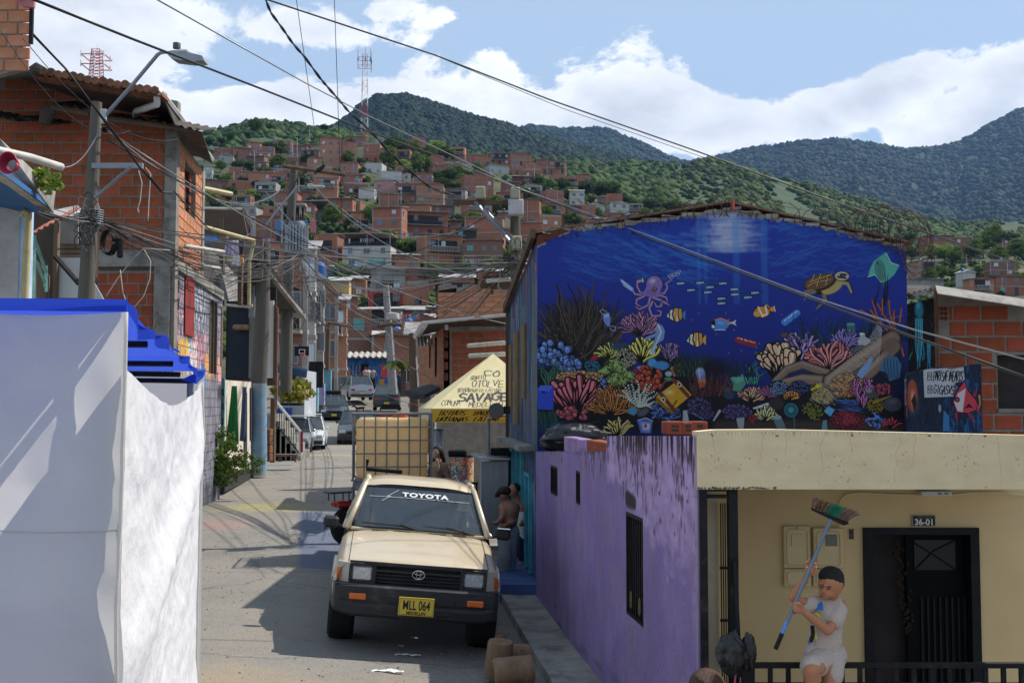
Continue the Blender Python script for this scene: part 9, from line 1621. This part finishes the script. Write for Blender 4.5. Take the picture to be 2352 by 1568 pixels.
# the tangle between the poles
nodes={'lamp pole':(205,500,15.9),'panel house pole':(600,600,36),'transformer':(690,600,42.5),'boxed pole':(1182,600,20.4),'left edge':(-20,430,11),'far street pole':(890,745,69),'leaning pole':(752,745,75),'white house':(705,700,60)}
rr=random.Random(9);links=[('left edge','lamp pole',12),('lamp pole','panel house pole',12),('lamp pole','transformer',7),('panel house pole','transformer',8),('transformer','boxed pole',12),('lamp pole','boxed pole',4),('transformer','far street pole',6),('transformer','leaning pole',6),('far street pole','boxed pole',7),('panel house pole','white house',8),('leaning pole','far street pole',5),('white house','boxed pole',3)]
for a,c,n_ in links:
 made=[]
 for i in range(n_):
  p,q=nodes[a],nodes[c];sp_=13 if n_>5 else 8;k=rr.random();f=lambda p_:(p_[0]+rr.uniform(-6,6),p_[1]+rr.uniform(-1,1)*(sp_ if p_[2]<30 else sp_*.9*2.2),p_[2]+rr.uniform(-.3,.3));pa,pc=f(p),f(q);L_=(W(*pa)-W(*pc)).length
  o=cable([pa,pc],rr.uniform(.0028,.0062)*(1+max(p[2],q[2])/45),[M_cab,M_cab2,M_cab3,M_cab3][rr.randrange(4)],'thin cable in the bundle strung from the %s to the %s'%(a,c),sag=rr.uniform(.01,.035)*L_,group='cables from the %s to the %s'%(a,c));made.append((pa[1]+pc[1],o))
 for i,(_,o)in enumerate(sorted(made,key=lambda t:t[0])):o['label']='thin cable from the %s to the %s, %s from the top'%(a,c,ordn(i+1))
LP_=[]
for i in range(40):
 nm,(px,y,d)=rr.choice([(k,v)for k,v in nodes.items()if k in('lamp pole','transformer','boxed pole','panel house pole')]);
 if nm=='transformer':px,y=px+rr.uniform(-45,45),y+rr.uniform(0,160)
 else:px,y=px+rr.uniform(-25,8),y+rr.uniform(-40,60)
 rx,ry=rr.uniform(5,22),rr.uniform(10,38);a0=rr.uniform(0,6);o=cable([(px+rx*math.cos(a0+t*.5)+t*rr.uniform(-1,1),y+ry*math.sin(a0+t*.5),d-.2)for t in range(11)],.005*(1+d/40),[M_cab,M_cab2,M_cab3][i%3],'loose loop of spare cable hanging beside the '+nm,group='loops beside the '+nm);LP_.append((nm,px,o))
for nm in nodes:
 for i,(_,_,o)in enumerate(sorted([l for l in LP_ if l[0]==nm],key=lambda l:l[1])):o['label']='loose cable loop hanging beside the %s, %s from the left'%(nm,ordn(i+1))
for p,l in(([(390,575),(330,570),(300,600),(270,640),(244,680)],'pale stiff cable bent in a long loop before the concrete beam, upper part'),([(330,572),(346,600),(344,640),(330,680),(308,706),(292,700),(282,670),(276,620)],'pale stiff cable bent in a long loop before the concrete beam, hanging part'),([(318,392),(326,420),(322,460),(316,480),(319,488)],'left white cable end dangling before the brick wall'),([(334,385),(346,400),(342,460),(340,508)],'right white cable end dangling before the brick wall')):cable([(*q,16)for q in smoothpts([(a,c)for a,c in p],0,0,3)for q in[(q[0],q[1])]],.007,M_pvc,l)
# ---------------------------------------------------------------- razor wire on the gable
rz=thing('razor_wire','rusty coils of barbed wire along the gable top of the mural house','barbed wire',(1.5,14.9,2));M_rw=mat('rusty_wire',(.07,.04,.03),.8,.3,9);gt_=[(1250,548,16),(1330,530,22),(1450,512,24),(1560,500,30),(1640,478,34),(1720,478,30),(1850,500,24),(1960,522,30),(2030,520,44),(2100,545,52),(2112,610,40)]
for s_ in range(len(gt_)-1):
 for k_ in range(2 if s_>6 else 1):
  (x0,y0,r0),(x1,y1,r1)=gt_[s_:s_+2];n=44;b=MB();pts=[]
  for i in range(n+1):t=i/n;a=t*2*math.pi*(2.6+k_*.7)+s_*1.3+k_*2;r_=(r0+(r1-r0)*t)*rr.uniform(.94,1.04)*(.9+.2*k_);pts.append(W(x0+(x1-x0)*t+math.cos(a)*r_*.8,y0+(y1-y0)*t-4+math.sin(a)*r_,14.9+.12*math.sin(a)-.05*k_))
  b.tube(pts,.0045,4)
  for p in pts[::2]:v=Vector((rr.uniform(-1,1),rr.uniform(-.3,.3),rr.uniform(-1,1))).normalized()*.022;b.tube([p-v,p+v],.004,3)
  b.build('coil',[M_rw],rz,smooth=True)
b=MB();b.tube([W(x,y-r_*.7,14.95)for x,y,r_ in gt_],.003,4);b.build('stay_wire',[M_rw],rz);PT('spike_post',[(1683,482,14.95),(1683,458,14.95)],.025,mat('red_post',(.3,.06,.04),.7,.2),rz,4)
# ---------------------------------------------------------------- small things on the ground
def log(px,y,d,ang,label):b=MB(Matrix.Translation(W(px,y,d))@Euler(ang).to_matrix().to_4x4());b.lathe([(0,-.17),(.115,-.17),(.125,-.15),(.12,.15),(.11,.17),(0,.17)],(0,0,0),18);b.v=[v+Vector((R.uniform(-.004,.004),)*3)for v in b.v];o=b.build('log',[mat('sawn_log',(.20,.13,.08),.9,.3,5,bump=.8,stretch=(1,1,.2))],None,smooth=40);tag(o,label,'log','sawn logs at the kerb')
log(1146,1513,10.6,(.1,.1,0),'sawn log standing upright at the kerb behind the lying one');log(1180,1540,9.9,(.05,math.pi/2-.1,.15),'sawn log lying nearest the camera at the kerb');log(1176,1510,10.8,(.2,math.pi/2,.5),'dark sawn log lying furthest back of the three logs')
b=MB();b.ell(W(1152,1462,11.4),(.05,.05,.04),8,5,.3);o=b.build('stone',[mat('brown_stone',(.18,.10,.06),.9,.3)],None);tag(o,'single brown stone in the gutter behind the logs','stone')
for i,(px,y,w_,a)in enumerate([(1090,1450,.0,0),(895,1540,.30,.1),(940,1499,.26,.3),(925,1480,.06,.5),(905,1537,.1,.8)]):
 if w_:x_,d_=X(px,2.5*2600/(y-930)),2.5*2600/(y-930);b=MB();b.grid(lambda u,v:(x_+(u-.5)*w_,d_+(v-.5)*.05+.02*math.sin(u*6),ground(x_,d_)+.012+.012*abs(math.sin(u*9+v*4))),10,2);o=b.build('paper_scrap',[mat('litter_white',(.7,.7,.68),.8,.05)],None);tag(o,['','long white paper strip on the road nearest the camera','torn white paper strip in the shadow under the pickup bumper','tiny white scrap just behind the torn strip','white scrap touching the long paper strip'][i],'litter')
b=MB();rs=random.Random(2)
for i in range(1500):
 d_=rs.uniform(6,22);x_=rs.uniform(lc(d_)+.2,rc(d_)+.1);s_=rs.uniform(.004,.014);z_=ground(x_,d_)+.006;b.add([(x_-s_,d_-s_*.7,z_),(x_+s_,d_-s_*.4,z_),(x_+s_*.5,d_+s_,z_),(x_,d_,z_+s_)],[(0,1,3),(1,2,3),(2,0,3)])
o=b.build('road_grit',[mat('grit',(.22,.20,.17),.9,.5,3,rnd=.2)],None);o['kind']='stuff'
for i,(px,y,d_)in enumerate([(800,720,60),(815,745,64)]):pass
bird=thing('bird','dark pigeon perched on the cable before the hillside houses','bird',W(1193-0,560,40));bird.location=W(735+0,388,30)
flesh('body',[('c',[W(732,391,30),W(741,384,30)],[.07,.05]),('e',W(744,380,30),.042),('c',[W(745,380,30),W(748,381,30)],[.02,.008]),('c',[W(730,392,30),W(722,400,30)],[.04,.02])],M_shoe,bird,.015,2)
# ---------------------------------------------------------------- the valley air
b=MB();b.box((-5200,-30,-40),(5200,4600,1150));hz=b.build('haze',[],None);hz['kind']='stuff';hm=bpy.data.materials.new('haze');hm.use_nodes=True;t=hm.node_tree;t.nodes.remove(t.nodes['Principled BSDF']);pv=t.nodes.new('ShaderNodeVolumePrincipled');pv.inputs['Color'].default_value=(.32,.56,1,1);pv.inputs['Density'].default_value=.000055;pv.inputs['Anisotropy'].default_value=.2;t.links.new(pv.outputs[0],t.nodes['Material Output'].inputs['Volume']);hz.data.materials.append(hm)
